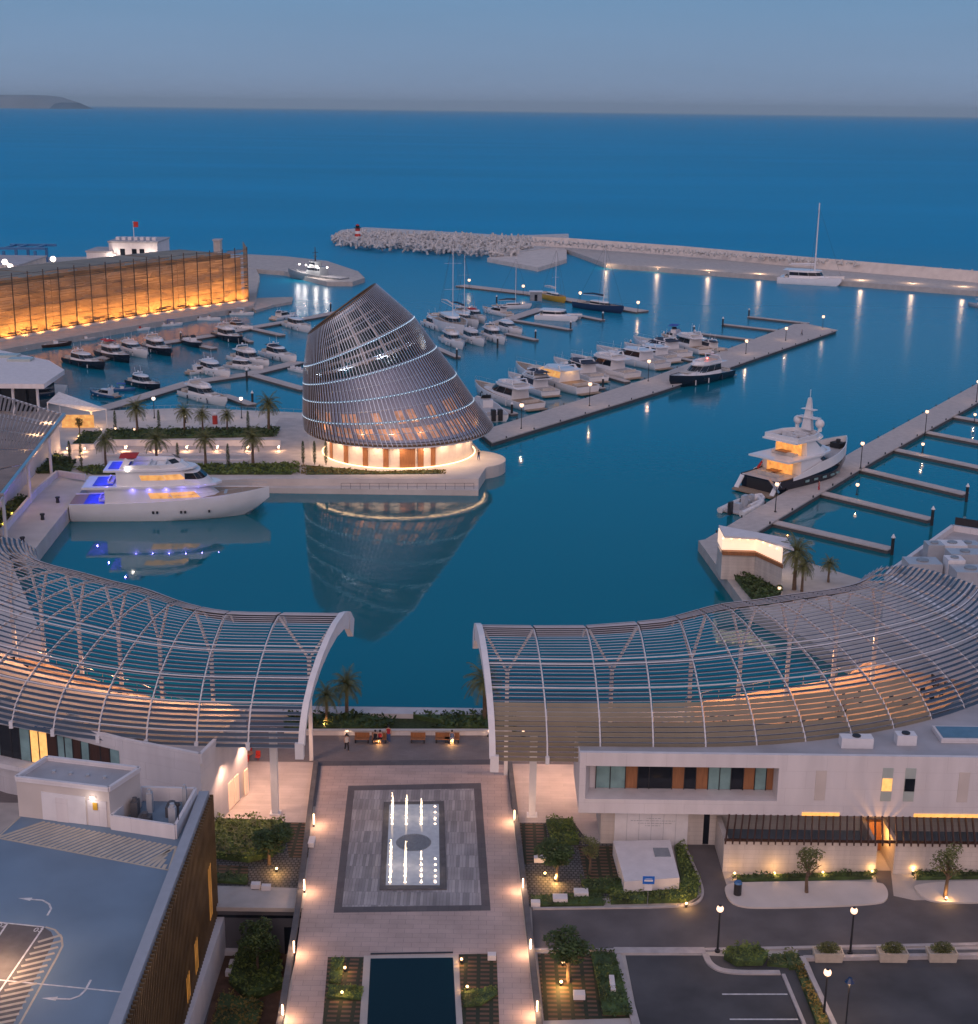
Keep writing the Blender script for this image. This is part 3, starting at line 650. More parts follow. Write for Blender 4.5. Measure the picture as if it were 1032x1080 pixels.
# columns: front row straight posts, back row Y-shaped
def post(t, x, y, z1, lab=None):
    m = MB(); m.loft([[(x + sx * .28 * s_, y + sy * .28 * s_, z_) for sx, sy in ((-1, -1), (1, -1), (1, 1), (-1, 1))] for z_, s_ in ((Z, .8), (Z + .2, 1), (z1, 1.1))]); m.box(x - .45, x + .45, y - .45, y + .45, Z, Z + .1)
    return m.build('column', 'white_paint', t)
post(tl_, -17.9, 109.7, 9.8); post(tr_, 4.0, 109.9, 9.5)
def ycol(t, C, u, v=.80):
    q = C.pos(u, v); a = C.pos(u - 2, v); b = C.pos(u + 2, v); m = MB()
    m.bar((q.x, q.y, Z), (q.x, q.y, 12.2), .34); m.bar((q.x, q.y, 12.0), (a.x, a.y, pz(v) - .2), .2); m.bar((q.x, q.y, 12.0), (b.x, b.y, pz(v) - .2), .2)
    m.build('y_column', 'white_paint', t)
for i in range(7): ycol(tl_, CL, 2.2 + i * 8.5); ycol(tr_, CR, 2.2 + i * 8.6)
# ------------------------------------------------------------ buildings under the canopies
def polyz(C, us, v): return [(C.pos(u, v).x, C.pos(u, v).y) for u in us]
LB = thing('curved_building', 'white two-storey curved building below the left canopy', 'building', (-30, 112, Z))
front = [g2(-60, 728, 9.6), g2(-30, 743, 9.6), g2(0, 752, 9.6), g2(60, 763, 9.6), g2(130, 781, 9.6), g2(211, 797, 9.6)]
sidep = [(-22.0, 109.5), (-20.9, 114)]
back = [(-22.6, 116), (-27, 116.6), (-34, 118.6), (-42, 123), (-50, 131), (-70, 132), (-90, 118)]
pl = front + sidep + back
m_ = MB(); m_.prism(pl, Z, 9.2); m_.build('wall', 'white_wall', LB)
m_ = MB(); m_.sheet([(x, y) for x, y in pl], 9.21); m_.build('roof', 'roof_membrane', LB)
m_ = MB()
for a, b in zip(front, front[1:]): m_.bar((a[0], a[1] + .12, 9.3), (b[0], b[1] + .12, 9.3), .3, .9)
m_.bar((front[-1][0], front[-1][1], 9.3), (sidep[0][0], sidep[0][1], 9.3), .3, .9); m_.bar((*sidep[0], 9.3), (*sidep[1], 9.3), .3, .9)
m_.build('parapet', 'white_wall', LB)
# window band of the curved front
def lerp2(a, b, t_): return (a[0] + (b[0] - a[0]) * t_, a[1] + (b[1] - a[1]) * t_)
wf = [front[1], front[2], front[3], g2(126, 779.5, 9.6)]
npan = 0; PAN2 = []; dark = MB(); wood = MB(); glass = MB(); lit = MB(); frame = MB()
seq = 'gwgwwgddgllwg' 
wide_ = [1.2, 1.0, 1.1, 1.2, .9, 1.1, .9, .9, 1.0, .8, .9, .9, .9]
seg = [(a, b, math.dist(a, b)) for a, b in zip(wf, wf[1:])]; tot = sum(s_[2] for s_ in seg)
def along(d):
    for a, b, l_ in seg:
        if d <= l_ + 1e-6: return lerp2(a, b, min(1, d / l_))
        d -= l_
    return wf[-1]
d_ = 0; i = 0; 
while d_ < tot - .2:
    wd = min(wide_[i % 13], tot - d_); a = along(d_); b = along(d_ + wd - .06); ch = seq[(i + 3) % 13]
    dd = Vector((b[0] - a[0], b[1] - a[1], 0)); nn = Vector((dd.y, -dd.x, 0)).normalized() * .10
    mb_ = MB(); PAN2.append((mb_, {'g': 'glass_teal', 'w': 'wood_dark', 'd': 'glass_dark', 'l': 'warm_window'}[ch], {'g': 'pane', 'w': 'wood_panel', 'd': 'dark_pane', 'l': 'lit_pane'}[ch]))
    mb_.add([(a[0] + nn.x, a[1] + nn.y, 5.6), (b[0] + nn.x, b[1] + nn.y, 5.6), (b[0] + nn.x, b[1] + nn.y, 8.55), (a[0] + nn.x, a[1] + nn.y, 8.55)], [(0, 1, 2, 3)])
    frame.bar((a[0] + nn.x, a[1] + nn.y, 5.6), (a[0] + nn.x, a[1] + nn.y, 8.55), .07, .1)
    d_ += wd; i += 1
wn = frame.build('window', 'dark_metal', LB)
for mb_, mt, nm in PAN2: mb_.build(nm, mt, wn)
m_ = MB()
for a, b in zip(wf, wf[1:]): m_.bar((a[0], a[1] - .5, 5.3), (b[0], b[1] - .5, 5.3), 1.6, .45)
m_.build('ledge', 'white_wall', LB)
# side wall facing the forecourt: lit openings and a bench
m_ = MB()
for (a, b, z0, z1) in (((-23.4, 106.5), (-23.1, 107.4), Z + .1, 4.4), ((-22.2, 109.9), (-21.95, 110.9), Z + .1, 4.6), ((-21.9, 111.1), (-21.7, 111.9), Z + .1, 4.6), ((-21.3, 112.7), (-21.15, 113.4), Z + .1, 4.4)):
    m_ = MB(); m_.bar((a[0] + .32, a[1], (z0 + z1) / 2), (b[0] + .32, b[1], (z0 + z1) / 2), .1, z1 - z0); m_.build('lit_doorway', 'warm_panel', LB)
# warm terraces under both canopies
def terrace(C, us, v0, v1, zt, lab, mt='terrace_tan', rail=True):
    t = thing('terrace_building', lab, 'building', (C.pos(us[0], v0).x, C.pos(us[0], v0).y, Z))
    A = polyz(C, us, v0); B = polyz(C, us, v1)
    m = MB(); m.prism(A + B[::-1], Z + .02, zt); m.build('wall', 'white_wall', t)
    m = MB(); m.prism(A + B[::-1], zt + .004, zt + .06); m.build('terrace_floor', mt, t)
    m = MB()
    for a, b in zip(B, B[1:]): m.bar((*a, zt + 1.0), (*b, zt + 1.0), .05, .06); m.bar((*a, zt + .1), (*a, zt + 1), .05)
    m.build('railing', 'steel', t)
    m = MB(); A2 = polyz(C, us, v1); 
    for a, b in zip(A2, A2[1:]):
        for s_ in (.1, .4, .7):
            p, q = lerp2(a, b, s_), lerp2(a, b, s_ + .22); d = Vector((q[1] - p[1], p[0] - q[0], 0)).normalized() * .05
            if d.y < 0: d = -d
            m.add([(p[0] + d.x, p[1] + d.y, Z + .3), (q[0] + d.x, q[1] + d.y, Z + .3), (q[0] + d.x, q[1] + d.y, zt - .6), (p[0] + d.x, p[1] + d.y, zt - .6)], [(0, 1, 2, 3)])
    m.build('glazing', 'warm_window', t)
    return t
rt_ = random.Random(5)
def furniture(C, us, v0, v1, zt, n, grp, tbl='tables on the warm terrace'):
    for i in range(n):
        u = us[0] + (us[-1] - us[0]) * (i + .5) / n; v = rt_.uniform(v0, v1); q = C.pos(u, v)
        t = thing('terrace_table', 'dark table with chairs on the %s terrace seen through the slats' % grp, 'table', (q.x, q.y, zt), rt_.uniform(0, 3), 'tables on the %s terrace' % grp)
        m = MB(); m.cyl(0, 0, .68, .74, .5, n=10); m.cyl(0, 0, 0, .68, .05, n=6); m.build('tabletop', 'wood_dark', t, local=True)
        for k_ in range(3):
            a = k_ * 2.1; m = MB(); x, y = .85 * math.cos(a), .85 * math.sin(a)
            m.box(x - .22, x + .22, y - .22, y + .22, .38, .46); m.box(x - .22 + .2 * math.cos(a), x + .22 + .2 * math.cos(a), y - .05 + .2 * math.sin(a), y + .05 + .2 * math.sin(a), .46, .85); m.box(x - .03, x + .03, y - .03, y + .03, 0, .38)
            m.build('chair_seat', 'dark_metal', t, local=True)
usl = [7 + i * 3.5 for i in range(13)]
tL = terrace(CL, usl, .36, .80, 6.0, 'terrace storey with warm-lit floor below the left canopy'); furniture(CL, usl, .42, .68, 6.06, 12, 'left', )
usr = [9 + i * 3.6 for i in range(15)]
tR = terrace(CR, [u for u in usr if u < 21], .36, .72, 6.0, 'short terrace storey below the straight part of the right canopy'); usr2 = [20 + i * 3.4 for i in range(13)]; tR2 = terrace(CR, usr2, .36, .93, 6.0, 'wide terrace storey with warm-lit floor below the curving right canopy'); furniture(CR, usr, .42, .68, 6.06, 12, 'right')
for i in range(8):
    q = CR.pos(24 + i * 5, .97); spot('promenade_light', tR2, (q.x, q.y, 9.5), 700, (0, 0, -1), 155, (1, .46, .20), .3); q = CL.pos(26 + i * 4.6, .95); spot('promenade_light', tL, (q.x, q.y, 9.5), 900, (0, 0, -1), 155, (1, .46, .20), .3)  # spots without fittings, added to warm the grey ground under the canopies
for i in range(10):
    q = CL.pos(7 + i * 4.6, .27); spot('roof_light', tL, (q.x, q.y, 12.6), 260, (0, 0, -1), 150, (1, .50, .24), .3)  # unseen spots added to warm the roof below the slats
for i in range(9):
    q = CL.pos(8 + i * 5, .5); spot('terrace_light', tL, (q.x, q.y, 10.8), 420, (0, 0, -1), 155, (1, .42, .16), .3)
    q = CR.pos(20 + i * 4.8, .82); spot('terrace_light', tR2, (q.x, q.y, 10.6), 230, (0, 0, -1), 150, (1, .46, .20), .3); q = CR.pos(11 + i * 5.6, .5); spot('terrace_light', tR, (q.x, q.y, 10.2), 520, (0, 0, -1), 150, (1, .50, .22), .3)
# right building
RB = thing('modern_building', 'long white building with recessed teal and wood window band, lower right', 'building', (30, 104, Z))
XL, YF = 7.5, 103.6
m_ = MB()
RBP = lambda x0, y0: [(x0, y0), (80, y0), (80, 119), (46, 117), (36, 112.5), (26, 110.9), (x0, 110.8)]
m_.box(9.5, 17.9, 105.2, 110.7, Z, 5.6); m_.prism(RBP(18.4, 105.2), Z, 5.59); m_.build('lower_wall', 'cladding', RB)
m_ = MB()   # upper storey: slabs above and below the recess and the solid right part
m_.box(XL, 23.4, YF, 105.6, 9.75, 10.3); m_.box(XL, 80, YF, YF + .35, 10.3, 10.9); m_.box(XL, 23.4, YF, 105.6, 5.6, 6.85); m_.box(23.4, 80, YF, 105.6, 5.6, 10.3); m_.prism(RBP(XL, 105.6), 5.61, 10.3)
m_.prism([(XL, YF + .02), (XL + .5, YF + .02), (XL + 1.0, 105.6), (XL, 105.6)], 6.85, 9.75)
m_.build('upper_wall', 'white_wall', RB)
m_ = MB(); m_.sheet(RBP(XL + .1, YF + .36), 10.31); m_.build('roof', 'roof_membrane', RB)
fr = MB(); gl = MB(); wd_ = MB(); dk = MB(); PAN = []
xs = [(628, 'g'), (643, 'g'), (659, 'w'), (672, 'd'), (684, 'd'), (708, 'w'), (721, 'd'), (733, 'w'), (746, 'g'), (758, 'g'), (770, 'd'), (783, 'w'), (795, 'g'), (807, 'w'), (819, 'd'), (831, '')]
for (a, ch), (b, _) in zip(xs, xs[1:]):
    x0 = g(a, 840, 7).x * 1.0; x1 = g(b, 840, 7).x
    sx = (105.5) / g(a, 840, 7).y; x0 *= sx; x1 *= sx
    mb_ = {'g': gl, 'w': wd_, 'd': dk}[ch]
    m2 = MB(); m2.box(x0 + .03, x1 - .03, 105.5, 105.58, 6.9, 9.2 if ch != 'w' else 9.72); PAN.append((m2, {'g': 'glass_teal', 'w': 'wood', 'd': 'glass_dark'}[ch], {'g': 'pane', 'w': 'wood_panel', 'd': 'dark_pane'}[ch]))
    if ch != 'w': m2 = MB(); m2.box(x0 + .03, x1 - .03, 105.5, 105.58, 9.26, 9.72); PAN.append((m2, 'glass_teal', 'pane'))
    fr.box(x0 - .03, x0 + .03, 105.42, 105.59, 6.86, 9.74)
fr.box(8.6, 23.3, 105.44, 105.57, 9.2, 9.26)
wn = fr.build('window', 'dark_metal', RB); [m2.build(nm, mt, wn) for m2, mt, nm in PAN]
for (px, lt, lab) in ((936, 'warm_window', 1), (960, 'glass_dark', 0), (866, None, 0), (1017, None, 0)):
    x = g(px, 825, 9).x * (YF / g(px, 825, 9).y)
    m_ = MB(); m_.box(x - .42, x + .42, YF - .05, YF - .003, 7.0, 9.9 if lt else 9.6)
    wn = m_.build('window' if lt else 'louvre_panel', 'glass_teal_pale' if lt else 'concrete_light', RB)
    if lt: m_ = MB(); m_.box(x - .40, x + .40, YF - .09, YF - .055, 7.9, 9.0); m_.build('pane', lt, wn)
m_ = MB(); x0, x1 = 10.6, 16.6
m_.box(x0, x1, 105.0, 105.19, Z, 5.0)
dr_ = m_.build('panel_door', 'white_paint', RB)
m_ = MB()
for i in range(1, 6): m_.box(x0 + i * 1.0 - .015, x0 + i * 1.0 + .015, 104.985, 104.999, Z + .05, 4.95)
for r_, (a, b) in enumerate(((2.6, 3.8), (1.3, 4.9), (1.9, 4.6), (2.5, 3.8))):
    x = x0 + a
    while x < x0 + b: w_ = rt_.uniform(.08, .3); m_.box(x, x + w_, 104.98, 104.998, 4.42 - r_ * .22, 4.48 - r_ * .22); x += w_ + .07
m_.build('faint_lettering', 'grey_gelcoat', dr_)
m_ = MB(); m_.box(x0, x1, 104.9, 105.19, 5.0, 5.3); m_.build('lintel', 'wood_dark', RB)
m_ = MB(); m_.box(17.9, 18.4, 105.3, 105.5, Z, 5.6); m_.build('glass_door', 'glass_dark', RB)
# pergola building
PG = thing('pergola_building', 'low stone-clad building with dark slanting pergola beams, lower right', 'building', (30, 101, Z))
m_ = MB(); m_.box(18.9, 31.0, 100.9, 101.3, Z, 4.7); m_.box(32.4, 80, 100.9, 101.3, Z, 4.7); m_.box(18.9, 19.3, 101.3, 105.1, Z, 4.7); m_.box(30.7, 31.0, 101.3, 105.1, Z, 4.7); m_.box(32.4, 32.7, 101.3, 105.1, Z, 4.7)
m_.build('wall', 'cladding', PG)
m_ = MB(); m_.box(19.3, 30.7, 101.3, 105.15, 3.3, 3.5); m_.box(32.7, 80, 101.3, 105.15, 3.3, 3.5); m_.build('lower_roof', 'roof_dark', PG)
m_ = MB()
x = 19.2
while x < 60: m_.bar((x + .5, YF + .2, 5.55), (x - .35, 100.2, 4.95), .12, .28); x += .56
m_.bar((18.9, 100.95, 4.8), (60, 100.95, 4.8), .14, .2); m_.build('pergola_beams', 'wood_dark', PG)
m_ = MB(); m_.box(31.0, 32.4, 104.6, 105.0, Z, 4.6); m_.build('passage_back', 'wood', PG)
lamp('passage_light', PG, (31.7, 103.0, 4.3), 160, (1, .45, .12), .15, local=False)
m_ = MB()
for a, b in ((25.5, 28.5), (34.5, 40)): m_.box(a, b, YF - .06, YF - .01, 5.62, 5.9)
m_.build('strip_lamp', 'warm_window_bright', PG)
# sunken garage with striped roof deck
GR = thing('car_park_building', 'parking garage with blue rooftop deck and bronze fin screen, lower left', 'building', (-27, 85, -2))
DZ = 10.7; ge = [(-20.45, 95.4), (-19.75, 60), (-19.6, 40)]
roofp = [ge[0], ge[1], ge[2], (-70, 40), (-70, 87), (-34.5, 88), (-33.2, 93.2), (-26.0, 93.6), (-26, 95.4)]
m_ = MB(); m_.prism(roofp, -2, DZ - .02); m_.build('wall', 'white_wall', GR)
m_ = MB(); m_.sheet([(x, y) for x, y in roofp], DZ); rf = m_.build('roof_deck', 'blue_deck', GR)
def flat(pts, z, mt, nm, th=.004, par=GR):
    m = MB(); m.sheet([g2(x, y, DZ) for x, y in pts], DZ + z); return m.build(nm, mt, par)
flat([(0, 972), (8, 974), (46, 978), (54, 983), (57, 990), (52, 1002), (14, 1080), (-60, 1080), (-60, 966)], .004, 'grey_bay', 'parking_bay')
m_ = MB()
def stripe(a, b, wd, z=DZ + .012, mb=m_):
    p, q = g(*a, DZ), g(*b, DZ); mb.bar((p.x, p.y, z), (q.x, q.y, z), wd, .008)
for a, b in (((-60, 966), (8, 974)), ((8, 974), (46, 978)), ((8, 974), (-40, 1045)), ((46, 978), (-24, 1080)), ((0, 1034), (136, 1047.5)), ((0, 1034), (-60, 1027))): stripe(a, b, .11)
m_.build('line_marking', 'road_paint', GR)
m_ = MB(); tp = [(48, 978), (58, 981), (65, 989), (66, 998), (60, 1010), (20, 1082)]
for a, b in zip(tp, tp[1:]): stripe(a, b, .13, mb=m_)
for i in range(24):
    s_ = i / 24; y = 990 + i * 6.4; xr = 64 - max(0, (y - 995)) * .585; xl = 45 - max(0, (y - 980)) * .69
    stripe((xl + 2, y + 4), (min(65, xr + 2), y - 3.5), .22, mb=m_, z=DZ + .018)
m_.build('hatch_marking', 'paint_cream', GR); m_ = MB()
A0, A1, B0, B1 = (21, 862), (186, 893), (-3, 884), (178, 918)
stripe(B0, B1, .14, mb=m_); stripe(A0, B0, .14, mb=m_); stripe(B1, A1, .14, mb=m_)
for i in range(32):
    s_ = i / 31; b = (B0[0] + (B1[0] - B0[0]) * s_, B0[1] + (B1[1] - B0[1]) * s_); t2 = s_ + .16
    e = 1
    if t2 > 1: e = max(0, (1 - s_) / .16); t2 = 1
    a = (A0[0] + (A1[0] - A0[0]) * t2, A0[1] + (A1[1] - A0[1]) * t2); a = (b[0] + (a[0] - b[0]) * e, b[1] + (a[1] - b[1]) * e)
    if s_ < 1: stripe(b, a, .26, mb=m_, z=DZ + .018)
m_.build('hatch_marking', 'paint_cream', GR)
m_ = MB()
for pts in ([(33, 949), (45, 950), (52, 954), (54, 959), (50, 966)], [(96, 1034), (90, 1045), (84, 1051), (74, 1054.5), (60, 1054)]):
    Q = [g(*p, DZ) for p in pts]
    for a, b in zip(Q, Q[1:]): m_.bar((a.x, a.y, DZ + .026), (b.x, b.y, DZ + .026), .13, .008)
    e = Q[-1]; f_ = Q[-2]; d = (e - f_).normalized(); n_ = Vector((-d.y, d.x, 0))
    if pts[0][0] == 33: e = Q[0]; d = (Q[0] - Q[1]).normalized(); n_ = Vector((-d.y, d.x, 0))
    m_.add([e + n_ * .2 + Vector((0, 0, .03)) , e - n_ * .2 + Vector((0, 0, .03)), e + d * .9 + Vector((0, 0, .03))], [(0, 1, 2)]); m_.build('arrow_marking', 'road_paint', GR); m_ = MB()
def text(s, loc, size, rot, mt, par, nm, ext=.003):
    c = bpy.data.curves.new(nm, 'FONT'); c.body = s; c.size = size; c.extrude = ext; c.align_x = 'CENTER'; c.align_y = 'CENTER'; c.materials.append(MAT[mt])
    tmp = bpy.data.objects.new('tmp', c); me = bpy.data.meshes.new_from_object(tmp); bpy.data.objects.remove(tmp)
    o = bpy.data.objects.new(nm, me); col.objects.link(o); o.rotation_euler = rot; o.location = Vector(loc) - (WOFF[par.name] if par else Vector()); o.parent = par
    return o
for (px, py, s_) in ((40.5, 981.5, '03'), (2, 976.5, '02')):
    q = g(px, py, DZ); text(s_, (q.x, q.y, DZ + .02), .62, (0, 0, R(-8)), 'road_paint', GR, 'bay_number')
# parapet
m_ = MB()
for a, b in zip(ge, ge[1:]): m_.bar((a[0] - .35, a[1], DZ + .3), (b[0] - .35, b[1], DZ + .3), .7, .62)
m_.build('parapet', 'roof_dark2', GR)
m_ = MB(); dkm = MB(); amb = MB(); y = 95.3; i = 0; rf_ = random.Random(9)
def gx(y): return -20.45 + (95.4 - y) * .0198
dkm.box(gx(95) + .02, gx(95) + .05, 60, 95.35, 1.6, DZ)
while y > 60:
    m_.box(gx(y) + .06, gx(y) + .34, y - .05, y + .05, 1.2, DZ + .35)
    for k_ in range(9):
        if rf_.random() < .25: amb.box(gx(y) + .30, gx(y) + .36, y - .30, y - .06, 1.4 + k_ * 1.1, 1.4 + k_ * 1.1 + rf_.uniform(.5, 1.05))
    y -= .42; i += 1
m_.build('screen_fins', 'fin_bronze', GR); dkm.build('screen_backing', 'fin_backing', GR)
m_ = MB()
for (ya, yb, z0, z1) in ((91.9, 93.0, 2.6, 6.8), (86.1, 87.1, 2.0, 4.4), (83, 84.0, 1.9, 3.8)):
    y = yb
    while y > ya: m_.box(gx(y) + .35, gx(y) + .37, y - .22, y - .08, z0, z1); y -= .42
m_.build('screen_glow', 'amber_dim', GR)
m_ = MB(); m_.box(gx(80) - .1, gx(80) + .55, 60, 95.3, -2, 1.15); m_.build('base_wall', 'white_wall', GR)
# stair house on the roof
SH = thing('stair_house', 'white plant room with long double doors on the garage roof', 'plant room', (-30, 92, DZ))
sp_ = [(-33.5, 92.3), (-26.5, 90.8), (-25.1, 94.0), (-32.3, 95.6)]
m_ = MB(); m_.prism(sp_, DZ, 13.55); m_.build('wall', 'concrete_light', SH)
m_ = MB()
for a, b in zip(sp_, sp_[1:] + sp_[:1]): m_.bar((*a, 13.7), (*b, 13.7), .25, .35)
m_.build('parapet', 'white_wall', SH)
m_ = MB(); m_.sheet(sp_, 13.56); rfm = m_.build('roof', 'roof_membrane', SH)
m_ = MB()
for i in range(4):
    x, y = lerp2((-31.2, 93.6), (-27.3, 92.8), i / 3); m_.cyl(x, y, 13.56, 13.72, .14, n=8)
m_.build('roof_vent', 'grey_gelcoat', SH)
fd = Vector((7, -1.5, 0)).normalized(); fn = Vector((-.21, -.98, 0)).normalized()
def wallq(par, a, b, z0, z1, mt, nm, off=.03):
    p = Vector((-33.5, 92.3, 0)) + fd * a; q = Vector((-33.5, 92.3, 0)) + fd * b; m = MB()
    m.cbox((p + q) / 2 + fn * off + Vector((0, 0, (z0 + z1) / 2)), (q - p) / 2, fn * .03, Vector((0, 0, (z1 - z0) / 2))); return m.build(nm, mt, par)
d1 = wallq(SH, 1.9, 5.3, DZ + .02, 12.9, 'white_paint', 'double_door'); wallq(SH, 5.45, 6.9, DZ + .02, 12.7, 'white_wall', 'side_door'); wallq(d1, 3.0, 3.9, DZ + .02, 12.6, 'white_wall', 'wicket_door', .07)
wallq(SH, 5.9, 6.25, 12.0, 12.55, 'yellow_paint', 'yellow_notice', .1)
l_ = wallq(SH, 5.7, 6.1, 12.85, 13.0, 'bulb_white', 'wall_lamp', .12); p = Vector((-33.5, 92.3, 12.8)) + fd * 5.9 + fn * .5; lamp('wall_light', SH, p, 14, (1, .85, .75), .1, local=False)
# equipment enclosure
EN = thing('equipment_enclosure', 'open-topped white wall enclosure full of plant at the garage roof corner', 'enclosure', (-23, 93, DZ))
e0, e1, e2, e3 = g2(110, 869, DZ), g2(186, 893, DZ), (-21.3, 94.9), (-25.3, 95.0)
e0 = (-26.4, 90.6); e1 = (-21.6, 89.3)
m_ = MB()
for a, b in ((e0, e1), (e1, e2), (e2, e3), (e3, e0)): m_.bar((*a, DZ + .55), (*b, DZ + .55), .2, 1.1)
m_.build('wall', 'white_wall', EN)
for i, (x, y, a, b, h) in enumerate(((-25.2, 92.6, .5, .8, 1.2), (-24.3, 93.3, .4, .5, 1.5), (-22.6, 92.8, .8, .9, .8), (-22.2, 91.2, .5, .5, 1.5), (-24.2, 91.3, .9, .7, .7), (-21.9, 93.9, .3, .4, 1.6))):
    m_ = MB(); m_.box(x - a / 2, x + a / 2, y - b / 2, y + b / 2, DZ, DZ + h); m_.cyl(x, y, DZ + h, DZ + h + .25, min(a, b) * .35, n=8)
    m_.build('plant_unit', 'grey_gelcoat' if i % 2 else 'concrete_dark', EN)
m_ = MB(); m_.bar((-21.5, 90, DZ + .8), (-21.5, 90, DZ + 2.2), .05); m_.ball((-21.5, 90, DZ + 2.3), .18); m_.build('antenna', 'dark_metal', EN)
# wall of the upper terrace above the court with its door
m_ = MB(); m_.box(CX0 + .1, CX1 - .3, CY - .4, CY - .02, -2, 1.7); CW = thing('retaining_wall', 'dark grey retaining wall with a black door at the sunken court', 'wall', (-17, 95, -2)); m_.build('wall', 'concrete_dark2', CW)
m_ = MB(); m_.box(CX0 + .1, CX1 - .3, CY - .6, CY + 1.9, 1.72, 2.05); m_.build('coping', 'concrete', CW)
m_ = MB(); m_.box(-15.1, -13.95, CY - .5, CY - .402, -2, .3); m_.build('door', 'glass_dark', CW)
m_ = MB(); m_.box(CX0 + .1, CX1 - .3, CY - .47, CY - .405, 1.1, 1.3); m_.build('shadow_gap', 'glass_dark', CW)  # dark strip paints the shadow line under the coping
# ------------------------------------------------------------ boats (local frame: bow towards +x, waterline z = 0)
def hb(t, full=.55, aft=.9, p_=2.1):
    return aft + (1 - aft) * math.sin(min(1, t / full) * math.pi / 2) if t < full else max(.0, 1 - ((t - full) / (1 - full)) ** p_)
def make_hull(t, L, B, fs, fb, hm, deck_mat='deck_grey', full=.5, aft=.9, p_=2.1, stripe=None, rake=.07, nm='hull', y0=0):
    rings = []; dk = []; ns = 16
    for i in range(ns + 1):
        s = i / ns; s_ = s ** .85 if s > 0 else 0
        b = B / 2 * hb(s_, full, aft, p_) + .03; z = fs + (fb - fs) * s_ ** 1.8; x = -L / 2 + L * s_
        xl = -L / 2 + L * s_ * (1 - rake); xm = (x + xl) / 2
        rings.append([(x, y0 - b, z), (x - .0, y0 - b * .985, z * .62), (xm, y0 - b * .92, z * .25), (xl, y0 - b * .80, -.05), (xl, y0 - b * .5, -.45), (xl, y0, -.7), (xl, y0 + b * .5, -.45), (xl, y0 + b * .80, -.05), (xm, y0 + b * .92, z * .25), (x, y0 + b * .985, z * .62), (x, y0 + b, z), (x - .06, y0 + b * .93, z), (x - .06, y0 + b * .93, z - .18), (x - .06, y0 - b * .93, z - .18), (x - .06, y0 - b * .93, z)])
    m = MB(); m.loft(rings); h = m.build(nm, hm, t, local=True, smooth=True)
    m = MB(); up = [(r_[14][0], r_[14][1] * 1.0, r_[14][2] - .14) for r_ in rings]; dn = [(r_[11][0], r_[11][1], r_[11][2] - .14) for r_ in rings]
    m.loft([[a, b] for a, b in zip(up, dn)], cap=False, closed=False); m.build('deck', deck_mat, t, local=True)
    if stripe:
        m = MB()
        for sgn in (0, 1):
            rr = []
            for r_ in rings[:-1]:
                a = r_[3] if not sgn else r_[7]; b = r_[2] if not sgn else r_[8]; k_ = 1.008
                rr.append([(a[0], (a[1] - y0) * k_ + y0, a[2] + .12), (a[0] + (b[0] - a[0]) * .5, (a[1] + (b[1] - a[1]) * .5 - y0) * k_ + y0, a[2] + (b[2] - a[2]) * .55 + .1)])
            m.loft(rr, cap=False, closed=False)
        m.build('stripe', stripe, h, local=True)
    return lambda x: fs + (fb - fs) * max(0, (x + L / 2) / L) ** 1.8
def outl(x0, x1, w, z, n=.6):
    l = x1 - x0
    return [(x0, -w / 2, z), (x0 + l * n, -w / 2, z), (x0 + l * .84, -w * .39, z), (x0 + l * .96, -w * .2, z), (x1, 0, z), (x0 + l * .96, w * .2, z), (x0 + l * .84, w * .39, z), (x0 + l * n, w / 2, z), (x0, w / 2, z)]
def tier(t, nm, x0, x1, w, z0, z1, mt='gelcoat', rf=.8, rb=0, inset=.12, win=(.35, .8), wmat='glass_dark', wx=None):
    a = outl(x0, x1, w, z0); b = outl(x0 + rb, x1 - rf, w - inset * 2, z1)
    m = MB(); m.loft([a, b]); o = m.build(nm, mt, t, local=True, smooth=True)
    if win:
        def ring(f_, off=.025):
            r_ = []
            for p, q in zip(a, b):
                x, y, z = (p[i] + (q[i] - p[i]) * f_ for i in range(3)); y += off * (1 if y > 0 else -1 if y < 0 else 0); x += off if y == 0 or abs(y) < w * .3 else 0
                r_.append((x, y, z))
            return r_
        lo, hi = ring(win[0]), ring(win[1]); m = MB(); n_ = len(lo)
        for k_ in range(n_ - 1): 
            p0, p1, q0, q1 = Vector(lo[k_]), Vector(lo[k_ + 1]), Vector(hi[k_]), Vector(hi[k_ + 1])
            ln = (p1 - p0).length; c_ = max(1, int(round(ln / 3.2)))
            for j in range(c_):
                f0 = (j + .015) / c_; f1 = (j + .985) / c_
                if wx and not (wx[0] <= (p0.lerp(p1, f0)).x <= wx[1]): continue
                m.add([p0.lerp(p1, f0), p0.lerp(p1, f1), q0.lerp(q1, f1), q0.lerp(q1, f0)], [(0, 1, 2, 3)])
        m.build('window', wmat, o, local=True)
    return o
def slab(t, nm, x0, x1, w, z, th, mt='gelcoat', n=.6):
    a = outl(x0, x1, w, z, n); b = outl(x0, x1, w, z + th, n); m = MB(); m.loft([a, b]); return m.build(nm, mt, t, local=True)
def rail(t, L, B, zf, x0, h=.6, full=.5, aft=.9, p_=2.1):
    m = MB(); P = []
    for i in range(13):
        s = x0 + (1 - x0) * i / 12 * .985; P.append((-L / 2 + L * s - .1, B / 2 * hb(s, full, aft, p_) * .95, zf(-L / 2 + L * s)))
    P = P + [(x, -y, z) for x, y, z in P[::-1]]
    m.tube([(x, y, z + h) for x, y, z in P], .022, 4, cap=False)
    for x, y, z in P[::2]: m.bar((x, y, z - .05), (x, y, z + h), .03)
    m.build('bow_rail', 'steel', t, local=True)
def seat_obj(t, x0, x1, y0, y1, z, mt='cushion'):
    m = MB(); m.box(x0, x1, y0, y1, z, z + .32); m.box(x0, x0 + .18, y0, y1, z + .32, z + .62); m.build('seat', mt, t, local=True)
